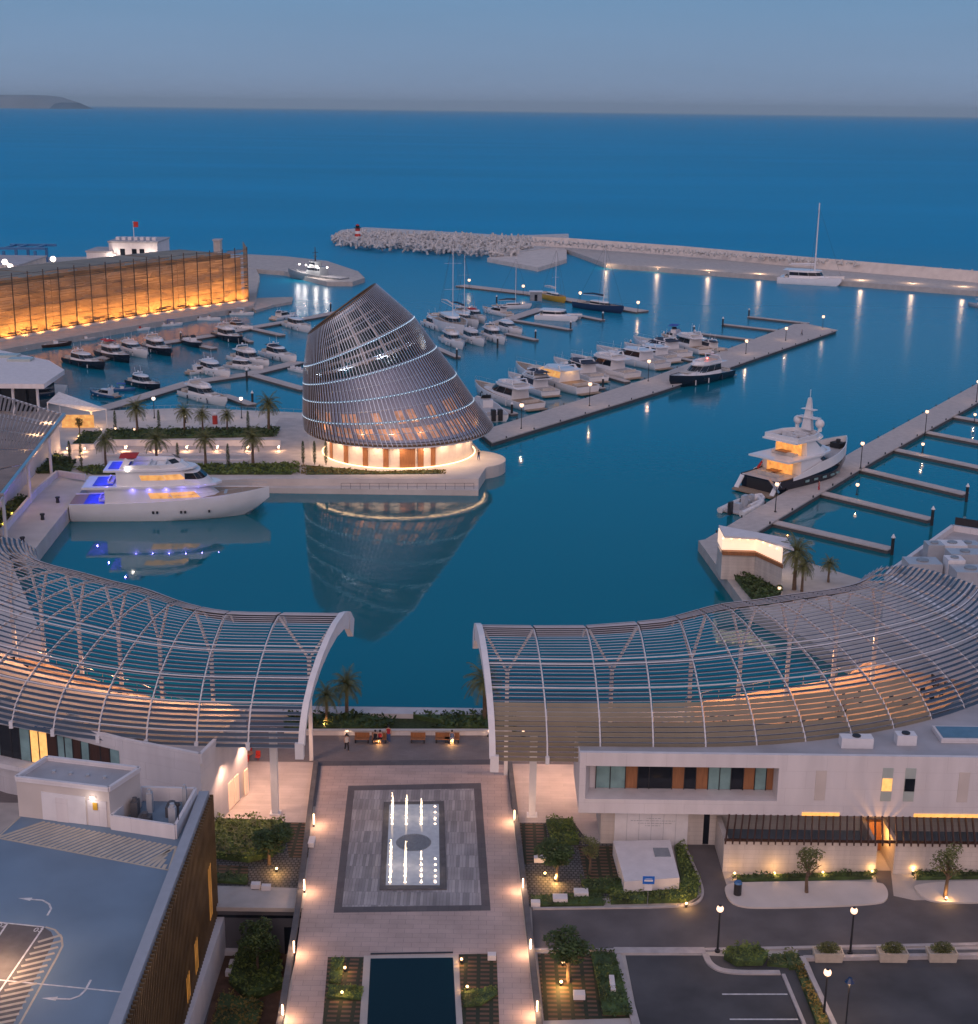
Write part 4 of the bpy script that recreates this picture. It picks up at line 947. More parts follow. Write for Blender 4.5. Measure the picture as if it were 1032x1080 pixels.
def cruiser(lab, L, stern, bow, fly=True, hull='gelcoat', stripe=None, canvas=None, top='gelcoat', lit=False, sport=False, cat_='yacht', group='motor yachts moored in the marina', seed=0, wdark='glass_dark', radar=True, big=False):
    rs = random.Random(seed or hash(lab) % 997 if False else len(lab) * 13 + int(L * 10))
    a, b = g(*stern), g(*bow, .8 if bow[1] > stern[1] else .2); b.z = 0; d = (b - a); L0 = d.length; L = L or L0
    if not big and bow[1] > stern[1] and L0 > 17: L = min(L, 16.5); a = b - d.normalized() * L; d = b - a
    c = (a + b) / 2 if True else a
    t = thing('motor_yacht' if L > 11 else 'motorboat', lab, cat_ if L > 11 else 'boat', (c.x, c.y, 0), math.atan2(d.y, d.x), group if L > 11 else 'small motorboats moored in the marina')
    B = L * (.27 if L > 11 else .31); k = L / 16; fs, fb = 1.1 * k + .1, 2.0 * k + .1
    zf = make_hull(t, L, B, fs, fb, hull, 'deck_grey' if rs.random() < .5 else 'deck_teak', stripe=stripe)
    zd = fs - .1
    # cockpit sole and swim platform
    m = MB(); m.box(-L / 2 - .9 * k, -L / 2 + .05, -B * .40, B * .40, .25, .42); m.build('swim_platform', 'deck_teak', t, local=True)
    tier(t, 'coachroof', -L * .05, L * .38, B * .62, zf(0) - .25, zf(L * .2) + .30 * k, rf=L * .14, win=None)
    x0, x1 = (-L * .26, L * .30) if sport else (-L * .27, L * .25)
    zt = zd + (1.55 if sport else 1.75) * k + (.3 if L < 13 else .0)
    tier(t, 'cabin', x0, x1, B * (.80 if sport else .76), zd, zt, rf=L * (.27 if sport else .19), rb=0, inset=.2 * k + .05, win=(.36, .90), wmat='yacht_window' if lit else wdark)
    if top != 'gelcoat' or sport: slab(t, 'hardtop', x0 - L * .06, x1 - L * (.27 if sport else .18), B * .68, zt, .10 * k + .05, top)
    if fly:
        slab(t, 'flybridge_deck', x0 - L * .10, x1 - L * .15, B * .74, zt, .12, 'gelcoat')
        m = MB(); o = outl(x0 - L * .02, x1 - L * .17, B * .66, zt + .1); o2 = outl(x0 - L * .02, x1 - L * .20, B * .70, zt + .5 * k)
        i1 = outl(x0 - L * .02 , x1 - L * .22, B * .62, zt + .48 * k); i0 = outl(x0 - L * .02, x1 - L * .22, B * .6, zt + .13)
        m.loft([o, o2, i1, i0], cap=False); m.build('flybridge_coaming', 'gelcoat', t, local=True)
        seat_obj(t, x0 + L * .02, x0 + L * .10, -B * .24, B * .24, zt + .12); seat_obj(t, x0 + L * .2, x0 + L * .24, -B * .2, B * .05, zt + .12, 'canvas_white')
    m = MB(); ax = x0 + L * .03 if fly else x0 + L * .05; az_ = zt + (1.15 * k if fly else .5 * k)
    for sy in (-1, 1): m.bar((ax - .5 * k, sy * B * .33, zt), (ax, sy * B * .30, az_), .10 * k + .04, .25 * k)
    m.bar((ax, -B * .31, az_), (ax, B * .31, az_), .4 * k, .12)
    m.build('radar_arch', 'gelcoat', t, local=True)
    if radar: m = MB(); m.ball((ax, 0, az_ + .3 * k), .28 * k, 8, 5, .7); m.build('radar_dome', 'white_paint', t, local=True)
    if canvas:
        m = MB(); zz = az_ if fly else zt + .05; 
        m.loft([[(x0 - L * .09, -B * .30, zz), (x0 - L * .09, 0, zz + .22 * k), (x0 - L * .09, B * .30, zz)], [(x0 + L * .17, -B * .30, zz), (x0 + L * .17, 0, zz + .25 * k), (x0 + L * .17, B * .30, zz)]])
        m.build('bimini', canvas, t, local=True)
    for sx in (-.25, 0, .2):
        for sy in (-1, 1): m = MB(); yb = sy * (B / 2 * hb(.5 + sx, .5, .9) + .14); m.tube([(L * sx + .4, yb, .25), (L * sx + .4, yb, .95 * k)], .13, 6); m.build('fender', 'canvas_navy' if rs.random() < .5 else 'canvas_white', t, local=True)
    m = MB(); m.bar((ax, B * .2, az_), (ax - .3, B * .2, az_ + 1.9 * k), .04); m.bar((ax, -B * .2, az_), (ax - .3, -B * .2, az_ + 1.5 * k), .04); m.build('aerials', 'white_paint', t, local=True)
    seat_obj(t, -L * .46, -L * .40, -B * .3, B * .3, fs - .14)
    m = MB(); m.box(L * .12, L * .26, -B * .2, B * .2, zf(L * .2) + .30 * k, zf(L * .2) + .38 * k) ; m.build('sunpad', 'cushion', t, local=True)
    m = MB()
    for sx in (-.05, .08, .19):
        for sy in (-1, 1): m.cbox((L * sx, sy * (B / 2 * hb(.5 + sx, .5, .9) * .983 + .012), zf(L * sx) * .66), (.33 * k, 0, 0), (0, .02, 0), (0, 0, .13 * k))
    m.build('porthole', 'glass_dark', t, local=True)
    rail(t, L, B, zf, .55, .5 * k + .15)
    if lit: m = MB(); m.box(x0 - .5, x0 - .3, -B * .2, B * .2, zt - .2, zt - .12); m.build('cockpit_light', 'warm_strip', t, local=True); lamp('deck_glow', t, (x0 - 1.4, 0, zt - .5), 40, (1, .5, .16), .08)
    return t
def open_boat(lab, stern, bow, hull='gelcoat', console='gelcoat', canopy=None, inner='deck_grey', cat_='boat'):
    a, b = g(*stern), g(*bow); d = b - a; L = d.length; c = (a + b) / 2
    t = thing('motorboat', lab, cat_, (c.x, c.y, 0), math.atan2(d.y, d.x), 'small motorboats moored in the marina'); B = L * .33; k = L / 8
    zf = make_hull(t, L, B, .75 * k, 1.1 * k, hull, inner)
    m = MB(); m.box(-L * .08, L * .06, -B * .2, B * .2, .6 * k, 1.5 * k); m.build('console', console, t, local=True)
    m = MB(); m.loft([[(L * .06, -B * .2, 1.45 * k), (L * .06, B * .2, 1.45 * k)], [(-L * .01, -B * .17, 1.95 * k), (-L * .01, B * .17, 1.95 * k)]], cap=False, closed=False); m.build('windscreen', 'glass_dark', t, local=True)
    m = MB()
    for sy in ((-.13, .13) if L > 7 else (0,)): m.box(-L * .5 - .3 * k, -L * .5 + .25 * k, B * sy - .2 * k, B * sy + .2 * k, .3, 1.25 * k)
    m.build('outboard', 'dark_metal', t, local=True)
    seat_obj(t, -L * .42, -L * .32, -B * .3, B * .3, .6 * k, 'canvas_white')
    if canopy:
        m = MB(); m.box(-L * .22, L * .12, -B * .3, B * .3, 2.3 * k, 2.38 * k); 
        for x in (-.2, .1):
            for y in (-.28, .28): m.bar((L * x, B * y, .6 * k), (L * x, B * y, 2.3 * k), .05)
        m.build('t_top', canopy, t, local=True)
    return t
def sailboat(lab, stern, bow, mast_top_px, hull='gelcoat', cover='canvas_navy', Lmax=None, cat_='sailing boat'):
    a, b = g(*stern), g(*bow); d = b - a; L = d.length; c = (a + b) / 2
    t = thing('sailing_boat', lab, cat_, (c.x, c.y, 0), math.atan2(d.y, d.x), 'sailing boats with bare masts in the marina'); B = L * .27; k = L / 12
    zf = make_hull(t, L, B, 1.1 * k, 1.45 * k, hull, 'deck_teak', full=.42, aft=.72, p_=1.8, stripe='white_paint' if hull != 'gelcoat' else None)
    tier(t, 'coachroof', -L * .15, L * .24, B * .5, 1.0 * k, 1.75 * k, rf=L * .07, win=(.3, .75))
    hm = mast_top_px; mx = L * .08
    m = MB(); m.tube([(mx, 0, 1.2 * k), (mx, 0, hm)], [.11, .08], 6)
    for z in (.45, .72): m.bar((mx, -B * .28, hm * z), (mx, B * .28, hm * z), .05)
    m.build('mast', 'white_paint', t, local=True)
    m = MB(); m.tube([(mx, 0, 2.6 * k), (-L * .36, 0, 2.5 * k)], .09, 6); m.build('boom', 'white_paint', t, local=True)
    m = MB(); m.tube([(mx - .1, 0, 2.85 * k), (-L * .15, 0, 2.95 * k), (-L * .35, 0, 2.7 * k)], [.3, .24, .14], 7); m.build('sail_cover', cover, t, local=True)
    m = MB()
    for e in ((L * .48, 0, 1.4 * k), (-L * .48, 0, 1.1 * k), (mx, B * .46, 1.2 * k), (mx, -B * .46, 1.2 * k)): m.bar((mx, 0, hm * .98), e, .035)
    m.build('rigging', 'wire', t, local=True)
    seat_obj(t, -L * .4, -L * .36, -B * .25, B * .25, 1.0 * k)
    rail(t, L, B, zf, .6, .55, .42, .72, 1.8)
    return t
def mast_h(px, ptop, pbase): q = g(px, pbase); return zat(px, ptop, q.y)
# --- far side of the long centre pier, from the cone outwards
open_boat('small white boat with grey console tucked between the cone and the pier start', (524, 445), (503, 428))
cruiser('white flybridge yacht nearest the cone on the centre pier, bow pointing away', 0, (564, 433), (501, 413), canvas=None)
cruiser('white yacht with a dark navy canvas cover between two bigger yachts', 0, (581, 419), (536, 402), canvas='canvas_navy', top='canvas_navy', wdark='canvas_navy')
cruiser('large white yacht with amber-lit saloon windows on the centre pier', 0, (620, 416), (544, 395), lit=True, sport=True, fly=False)
cruiser('white motorboat under a blue-grey canvas behind the amber-lit yacht', 0, (632, 404), (584, 387), canvas='canvas_navy', top='canvas_navy', fly=False)
cruiser('white flybridge yacht with tan open cockpit, fourth along the centre pier', 0, (667, 400), (602, 384), stripe=None)
cruiser('sleek white sport yacht with a long black window band on the centre pier', 0, (699, 390), (629, 375), fly=False, sport=True, stripe='black_hull')
cruiser('white express yacht with a red stripe beside the black-banded yacht', 0, (711, 383), (658, 370), fly=False, stripe='canvas_red', sport=True)
cruiser('white yacht with slate blue roof left of the trawler boat', 0, (722, 378), (668, 364), fly=False, top='canvas_navy', sport=True, wdark='canvas_navy')
cruiser('white trawler yacht with square cabin windows and a tall flybridge', 0, (745, 374), (697, 361), canvas=None, stripe='navy_hull')
cruiser('dark-covered motorboat beside the trawler yacht at the centre pier', 0, (762, 374), (722, 364), hull='grey_gelcoat', canvas='canvas_navy', fly=False, wdark='canvas_navy')
open_boat('tiny blue-topped boat passing behind the trawler yacht', (706, 358), (716, 352), hull='blue_hull', canopy='canvas_blue')
BY = cruiser('black-hulled yacht with white superstructure on the near side of the centre pier', 0, (765, 396), (706, 406), fly=True, hull='black_hull', stripe='white_paint', canvas=None, big=True)
m_ = MB(); m_.ball((-3.5, 0, 5.1), .22, 6, 5); m_.build('red_light', 'red_lamp', BY, local=True)
# --- middle pier
sailboat('dark blue sailing yacht with tall mast on the lamp-lit outer pier', (608, 323.5), (658, 331), mast_h(636, 257, 327), hull='navy_hull')
sailboat('yellow and black sailing boat with white jib right of the pier hut', (571, 313), (597, 320), mast_h(594, 262, 317), hull='yellow_paint', cover='canvas_white')
sailboat('white sailing boat behind the ferry catamaran, bow toward the lamp pier', (520, 326), (561, 325), mast_h(543, 272, 326))
sailboat('white sailing boat with slim mast second from the cone edge', (462, 340), (490, 358), mast_h(479, 250, 352), cover='canvas_white')
sailboat('white sailing boat with short mast in the moored cluster', (470, 336), (505, 348), mast_h(491, 270, 344))
cruiser('white motor yacht closest to the right edge of the lattice cone, far side', 0, (447, 341), (472, 348), fly=False)
cruiser('white cabin boat at the front of the moored cluster beside the cone', 0, (455, 351), (489, 366), fly=True)
cruiser('white cabin boat second from the front of the moored cluster', 0, (470, 347), (511, 363), fly=False, top='canvas_white')
cruiser('long white yacht in the middle of the moored cluster', 0, (484, 342), (533, 361), fly=True)
cruiser('white yacht at the right of the moored cluster, bow by a dark pile', 0, (503, 338), (551, 352), fly=False, sport=True)
cruiser('white yacht with red-brown cover behind the moored cluster', 0, (486, 331), (512, 339), fly=False, canvas='canvas_red')
cruiser('white yacht with a dark cockpit tent behind the cluster', 0, (538, 334), (509, 328), fly=False, canvas='canvas_navy')
cruiser('small white yacht at the back left of the moored cluster', 0, (476, 335), (505, 341), fly=True, canvas='canvas_white')
# ferry catamaran
def twin(lab, stern, bow, B, mast=None, windows='glass_dark', kd='white passenger'):
    a, b = g(*stern), g(*bow); d = b - a; L = d.length; c = (a + b) / 2
    t = thing('catamaran', lab, 'catamaran', (c.x, c.y, 0), math.atan2(d.y, d.x)); k = L / 15
    for y0 in (-B * .38, B * .38): make_hull(t, L, B * .26, 1.5 * k, 1.9 * k, 'gelcoat', 'deck_grey', nm='hull', y0=y0)
    m = MB(); m.box(-L * .47, L * .28, -B * .48, B * .48, 1.1 * k, 1.55 * k); m.build('bridge_deck', 'gelcoat', t, local=True)
    tier(t, 'cabin', -L * .32, L * .22, B * .8, 1.5 * k, 3.2 * k, rf=L * .08, win=(.35, .8), wmat=windows)
    slab(t, 'roof', -L * .42, L * .17, B * .76, 3.2 * k, .12)
    m = MB(); m.add([(L * .28, -B * .3, 1.45 * k), (L * .48, -B * .3, 1.45 * k), (L * .48, B * .3, 1.45 * k), (L * .28, B * .3, 1.45 * k)], [(0, 1, 2, 3)]); m.build('trampoline', 'grey_gelcoat', t, local=True)
    seat_obj(t, -L * .40, -L * .34, -B * .3, B * .3, 1.55 * k)
    if mast:
        m = MB(); m.tube([(L * .05, 0, 3.2 * k), (L * .05, 0, mast)], [.3, .22], 6); m.build('mast', 'white_paint', t, local=True)
        m = MB(); m.tube([(L * .05, 0, 4.4 * k), (-L * .36, 0, 4.3 * k)], .13, 6); m.tube([(L * .04, 0, 4.75 * k), (-L * .33, 0, 4.6 * k)], [.32, .2], 6); m.build('boom', 'white_paint', t, local=True)
        m = MB()
        for e in ((L * .47, 0, 1.9 * k), (L * 0, B * .45, 1.7 * k), (L * 0, -B * .45, 1.7 * k)): m.bar((L * .05, 0, mast * .95), e, .05)
        m.build('rigging', 'wire', t, local=True)
    return t
twin('white twin-hulled ferry lying between the lamp pier and its front finger', (567, 335.5), (612, 338), 7)
twin('big white sailing catamaran with a very tall mast alongside the breakwater', (822, 297.5), (889, 301), 10, mast_h(866, 214, 300))
open_boat('grey boat cut by the right frame edge below the breakwater', (1046, 326), (1021, 322.5), hull='grey_gelcoat', canopy='canvas_white')
# --- left harbour
P_ = 'along the quay under the amber screen'
for s_, b_, l_, kw in (((3, 366), (29, 361), 'white open boat at the far left %s' % P_, {}), ((42, 361), (76, 355), 'dark brown covered boat %s' % P_, {'hull': 'wood_dark'}), ((79, 354), (103, 349.5), 'grey boat second from left %s' % P_, {'hull': 'grey_gelcoat'}),
    ((136, 343), (159, 339), 'white boat with red seats in the middle of the quay under the amber screen', {'console': 'canvas_red'}), ((170, 338.5), (193, 334), 'blue-and-white boat %s' % P_, {'hull': 'gelcoat', 'canopy': 'canvas_blue'}),
    ((209, 332), (233, 329), 'low white boat right of the blue-and-white one %s' % P_, {}), ((243, 326.5), (268, 323.5), 'white boat at the right end of the quay under the amber screen', {'canopy': 'canvas_white'})): open_boat(l_, (s_[0], s_[1] + 5.5), (b_[0], b_[1] + 9), **kw)
cruiser('white-topped black yacht leftmost on the pier in the lit water', 0, (64, 379), (111, 387), hull='black_hull', fly=False, stripe='white_paint')
cruiser('black-hulled yacht with a dark awning second on the pier in the lit water', 0, (102, 372), (137, 380), hull='black_hull', canvas='canvas_red')
cruiser('white yacht with dark wraparound screen third on the pier in the lit water', 0, (124, 367), (156, 375), hull='gelcoat', fly=False, sport=True)
cruiser('white and black flybridge yacht fourth on the pier in the lit water', 0, (148, 364), (181, 373), hull='black_hull')
open_boat('smallest black boat moored alone on the pier in the lit water', (196, 361), (212, 367.5), hull='black_hull')
cruiser('black-hulled yacht with white cabin near the right end of the amber reflection', 0, (226, 353), (256, 360), hull='black_hull')
cruiser('white yacht with dark hardtop behind the pier at the amber reflection edge', 0, (240, 345), (267, 346), fly=False, top='canvas_navy', sport=True)
cruiser('white yacht with blue cover left of the cone top', 0, (288, 338), (313, 333), canvas='canvas_navy', fly=False)
cruiser('long white yacht with a red line left of the cone top', 0, (297, 341), (328, 348.5), stripe='canvas_red', fly=False)
cruiser('cream flybridge yacht with dark side windows behind the date palms', 0, (187, 414), (240, 425), stripe=None)
cruiser('white cabin cruiser lying across the bend of the pier behind the palms', 0, (198, 395), (232, 390), fly=False)
cruiser('white open sport yacht pointing at the pier behind the palms', 0, (202, 386), (243, 397), fly=False, sport=True)
cruiser('white yacht with pink-grey cockpit left of the cone', 0, (240, 387), (278, 388), fly=False)
cruiser('white flybridge yacht just left of the lattice cone', 0, (247, 379), (284, 386))
cruiser('white yacht with black cockpit tent just left of the lattice cone', 0, (280, 374), (313, 381), canvas='canvas_navy', fly=False)
open_boat('white boat half hidden behind the left edge of the cone', (307, 390), (324, 394))
cruiser('blue and white pilot boat at the left inner basin', 0, (124, 420), (95, 415), hull='blue_hull', fly=False)
open_boat('dark blue workboat behind the blue and white pilot boat', (116, 412), (143, 412), hull='blue_hull', canopy='canvas_blue')
cruiser('black motorboat with white cabin above the bend of the palm terrace pier', 0, (138, 404), (169, 409), hull='black_hull', fly=False)
open_boat('white tender moored at the palm terrace quay', (127, 443), (142, 447))
# ------------------------------------------------------------ patrol ship at the mole
a, b = g(308, 293), g(359, 299); d = b - a; L = d.length * 1.15
t = thing('patrol_ship', 'grey patrol ship with lit deck and dark mast at the mole', 'ship', ((a + b) / 2).to_tuple(), math.atan2(-d.y, -d.x))
zf = make_hull(t, L, 6, 2.2, 3.4, 'navy_grey', 'deck_grey')
tier(t, 'wheelhouse', -L * .15, L * .18, 4.4, 2.0, 5.2, 'navy_grey', rf=1.6, win=(.6, .85)); tier(t, 'bridge', -L * .05, L * .10, 3.4, 5.2, 7.0, 'navy_grey', rf=.8, win=(.4, .8))
m_ = MB(); m_.tube([(0, 0, 7), (0, 0, 12)], [.3, .12], 6); m_.bar((0, -1.4, 10), (0, 1.4, 10), .15); m_.bar((-1, 0, 8.8), (1, 0, 8.8), .15); m_.build('mast', 'dark_metal', t, local=True)
m_ = MB(); m_.cyl(L * .32, 0, 2.6, 3.4, .8, n=10); m_.bar((L * .32, 0, 3.2), (L * .42, 0, 3.6), .15); m_.build('bow_gun', 'navy_grey', t, local=True)
for x in (-L * .3, -L * .12, L * .08, L * .2):
    m_ = MB(); m_.ball((x, 2.4, 5.6), .35, 6, 5); m_.build('flood_lamp', 'bulb_white', t, local=True); lamp('flood_light', t, (x, 3.3, 5.6), 700, (1, .85, .75), .3)
# ------------------------------------------------------------ the large white yacht with blue-lit decks
a, b = g(78, 545), g(284, 513.5, 4.3); b.z = 0; d = b - a; L = d.length
A = thing('superyacht', 'big white three-deck yacht with amber windows and violet-lit aft decks', 'superyacht', ((a + b) / 2).to_tuple(), math.atan2(d.y, d.x))
zf = make_hull(A, L, 7.4, 2.8, 4.4, 'gelcoat', 'deck_teak', full=.5, aft=.86, p_=2.4, stripe=None, rake=.14)
tier(A, 'main_deckhouse', -L * .32, L * .29, 6.5, 2.5, 5.1, rf=3.0, inset=.05, win=(.40, .74), wmat='yacht_window', wx=(-L * .18, L * .12))
slab(A, 'upper_deck', -L * .43, L * .26, 7.1, 5.1, .34)
tier(A, 'upper_deckhouse', -L * .26, L * .19, 5.8, 5.44, 7.6, rf=2.8, inset=.06, win=(.38, .74), wmat='yacht_window', wx=(-L * .14, L * .03))
slab(A, 'sun_deck', -L * .32, L * .14, 6.2, 7.6, .3)
m_ = MB(); o = outl(-L * .22, L * .10, 5.6, 7.9); o2 = outl(-L * .22, L * .07, 5.9, 8.6); i1 = outl(-L * .22, L * .06, 5.5, 8.6); i0 = outl(-L * .22, L * .06, 5.4, 7.95); m_.loft([o, o2, i1, i0], cap=False); m_.build('bridge_coaming', 'gelcoat', A, local=True)
m_ = MB()
for sy in (-1, 1): m_.loft([[(L * .02, sy * 2.2, 8.6), (L * .055, sy * 1.2, 8.6)], [(L * .0, sy * 2.1, 9.2), (L * .03, sy * 1.1, 9.2)]], cap=False, closed=False)
m_.build('windscreen', 'glass_dark', A, local=True)
tier(A, 'wheelhouse_front', L * .08, L * .215, 5.0, 5.44, 7.3, rf=1.9, win=(.45, .95), mt='gelcoat')
for x, z in ((-L * .215, 0), (-L * .27, 0)): pass
m_ = MB()
for sy in (-1, 1): m_.bar((-L * .24, sy * 2.3, 7.3), (-L * .20, sy * 1.9, 9.3), .9, .25, (0, 1, 0))
m_.box(-L * .225, -L * .17, -2.2, 2.2, 9.1, 9.3); m_.build('radar_arch', 'gelcoat', A, local=True)
m_ = MB(); m_.loft([[(-L * .245, -2, 9.45), (-L * .245, 0, 9.75), (-L * .245, 2, 9.45)], [(-L * .16, -2, 9.45), (-L * .16, 0, 9.75), (-L * .16, 2, 9.45)]]); m_.build('red_awning', 'canvas_red', A, local=True)
m_ = MB(); m_.ball((-L * .205, -2.6, 7.9), .34, 8, 6); m_.build('arch_lamp', 'bulb_white', A, local=True)
lamp('arch_light', A, (-L * .2, -3.1, 7.9), 70, (1, .85, .7), .2)
for sx, z, w_ in ((-.43, 2.72, 5.6), (-.38, 5.46, 5.4), (-.30, 7.92, 4.4)):
    m_ = MB(); m_.box(L * sx, L * (sx + .1), -w_ / 2, w_ / 2, z + .02, z + .06); m_.build('aft_carpet', 'canvas_blue', A, local=True)  # blue sheets paint the LED glow onto the aft decks
    for sy in (-1, 1): lamp('deck_light', A, (L * (sx + .05), sy * w_ * .3, z + 1.4), 150, (.14, .10, 1), .08)
for i in range(12): 
    x = -L * .22 + L * .46 * i / 11
    if i % 2: lamp('deck_light', A, (x, -3.62, 4.9), 22, (.25, .2, 1), .05)
for sx, z in ((-.36, 2.72), (-.31, 5.46), (-.1, 7.92), (-.02, 7.92)): seat_obj(A, L * sx, L * sx + .8, -1.6, 1.6, z, 'canvas_white')
m_ = MB()
for sx in (-.08, -.06, .06, .08, .2): m_.cbox((L * sx, -3.7 * hb(.5 + sx, .5, .86, 2.4) - .0, 1.5), (.16, 0, 0), (0, .05, 0), (0, 0, .2))
m_.build('porthole', 'glass_dark', A, local=True)
m_ = MB(); m_.box(-L * .5 - 1.2, -L * .5 + .1, -2.8, 2.8, .3, .5); m_.build('swim_platform', 'deck_teak', A, local=True)
m_ = MB(); m_.box(L * .27, L * .36, -1.2, 1.2, 3.2, 3.7); m_.build('fore_seating', 'grey_gelcoat', A, local=True)
rail(A, L, 7.4, zf, .5, .7, .5, .86, 2.4)
# ------------------------------------------------------------ black and white superyacht seen from astern
a, b = g(801, 520), g(893, 464, 5.5); b.z = 0; d = b - a; L = d.length
S = thing('superyacht', 'black-hulled superyacht with white decks and tall mast at the right-hand pier', 'superyacht', (a + d.normalized() * L / 2).to_tuple(), math.atan2(d.y, d.x))
W = 8.6
zf = make_hull(S, L, W, 2.7, 5.2, 'black_hull', 'deck_grey', full=.5, aft=.92, p_=2.3, rake=.10)
m_ = MB(); 
rr = []
for i in range(17):
    s_ = i / 16 * .9 + .1; s2 = s_ ** .85; b_ = W / 2 * hb(s2, .5, .92, 2.3) + .05; z = 2.7 + 2.5 * s2 ** 1.8; x = -L / 2 + L * s2
    rr.append([(x, -b_, z - .5), (x, -b_, z + 1.15 * min(1, i / 5)), (x, -b_ + .15, z + 1.15 * min(1, i / 5)), (x, b_ - .15, z + 1.15 * min(1, i / 5)), (x, b_, z + 1.15 * min(1, i / 5)), (x, b_, z - .5)])
for sl_ in ((0, 1, 2), (3, 4, 5)): m_.loft([[r_[j] for j in sl_] for r_ in rr], cap=False, closed=False)
m_.build('bulwark', 'gelcoat', S, local=True)
tier(S, 'main_deckhouse', -L * .26, L * .34, 7.9, 2.6, 5.3, rf=7, inset=.15, win=(.4, .82), wx=(-L * .1, L * .2))
slab(S, 'upper_deck', -L * .42, L * .22, 8.2, 5.3, .3)
tier(S, 'upper_deckhouse', -L * .17, L * .17, 6.6, 5.6, 8.0, rf=4.5, inset=.25, win=(.42, .84), wx=(-L * .02, L * .2))
slab(S, 'sun_deck', -L * .31, L * .11, 6.9, 8.0, .28)
m_ = MB(); o = outl(-L * .29, L * .08, 6.7, 8.28); o2 = outl(-L * .29, L * .05, 6.8, 9.0); i1 = outl(-L * .28, L * .04, 6.3, 9.0); i0 = outl(-L * .28, L * .04, 6.2, 8.32); m_.loft([o, o2, i1, i0], cap=False); m_.build('sun_deck_coaming', 'gelcoat', S, local=True)
m_ = MB(); m_.box(-L * .26, -L * .03, -2.6, 2.6, 8.3, 8.36); m_.build('sun_deck_carpet', 'concrete_dark', S, local=True)
for x, y in ((-.22, 0), (-.15, -1.4), (-.15, 1.4), (-.08, 0)): seat_obj(S, L * x, L * x + 1.4, y - 1.1, y + 1.1, 8.36, 'canvas_white')
m_ = MB(); rr = [[(x0, -w_, z), (x0, w_, z), (x1, w_ * .6, z), (x1, -w_ * .6, z)] for x0, x1, w_, z in ((-L * .01, L * .05, 1.0, 9.0), (-L * .005, L * .042, .7, 11.0), (.1, L * .032, .5, 13.2), (L * .005, L * .025, .25, 14.4))]
m_.loft(rr); m_.box(-.4, 1.2, -1.9, 1.9, 11.0, 11.15); m_.box(-.2, .9, -1.3, 1.3, 12.4, 12.5); m_.bar((L * .015, 0, 14.3), (L * .015, 0, 15.8), .08); m_.build('mast', 'white_paint', S, local=True)
for sy in (-1, 1): m_ = MB(); m_.cyl(L * .02, sy * 2.3, 9.0, 9.9, .35, n=8); m_.ball((L * .02, sy * 2.2, 10.3), .78, 12, 8); m_.build('satellite_dome', 'white_paint', S, local=True, smooth=True)
for x0, x1, z, p_ in ((-.45, -.27, 2.62, 60), (-.30, -.18, 5.62, 50)):
    seat_obj(S, L * x0 + .8, L * x0 + 2.2, -2.2, 2.2, z, 'cushion'); m_ = MB(); m_.box(L * x1 - 2.6, L * x1 - 1, -1.1, 1.1, z + .6, z + .7); m_.box(L * x1 - 2, L * x1 - 1.7, -.2, .2, z, z + .6); m_.build('deck_table', 'wood', S, local=True)
    for sy in (-1, 1): lamp('deck_light', S, (L * (x0 + x1) / 2, sy * 1.8, z + 2.3), p_, (1, .42, .10), .1)
    m_ = MB(); m_.add([(L * x1 + .02 - (.4 if z < 4 else .35), -2.6, z), (L * x1 - .4, 2.6, z), (L * x1 - .4, 2.6, z + 2), (L * x1 - .4, -2.6, z + 2)], [(0, 1, 2, 3)]); m_.build('saloon_door', 'yacht_window', S, local=True)
m_ = MB(); m_.box(-L * .5 - 2.2, -L * .5 + .2, -3.9, 3.9, .2, .5); m_.build('swim_platform', 'deck_teak', S, local=True)
m_ = MB(); m_.box(-L * .5 - .06, -L * .5 - .02, -2.6, 2.6, .6, 2.3); m_.build('transom_door', 'dark_metal', S, local=True)
m_ = MB()
for sy in (-3.6, 3.6): m_ = MB(); m_.bar((-L * .5 - 1.5, sy, .5), (-L * .5 + .2, sy, 2.6), .8, .2); m_.build('transom_stair', 'gelcoat', S, local=True)
m_ = MB()
for sx in (-.2, -.1, .0, .1, .18): m_.cbox((L * sx, -W / 2 * hb(.5 + sx, .5, .92, 2.3) - .01, 1.7), (.5, 0, 0), (0, .05, 0), (0, 0, .18))
m_.build('porthole', 'glass_teal', S, local=True)
m_ = MB(); m_.box(L * .36, L * .43, -1, 1, 4.6, 5.5); m_.cyl(L * .40, 0, 5.4, 6, .4, n=8); m_.build('anchor_windlass', 'dark_metal', S, local=True)
m_ = MB(); m_.bar((-L * .45, 0, 3.2), (-L * .49, 0, 5.6), .06); m_.build('flagstaff', 'steel', S, local=True)
m_ = MB(); m_.add([(-L * .48, 0, 5.2), (-L * .49, 0, 5.6), (-L * .53, .25, 4.6), (-L * .52, .2, 4.0)], [(0, 1, 2, 3)]); m_.build('flag', 'canvas_red', S, local=True)
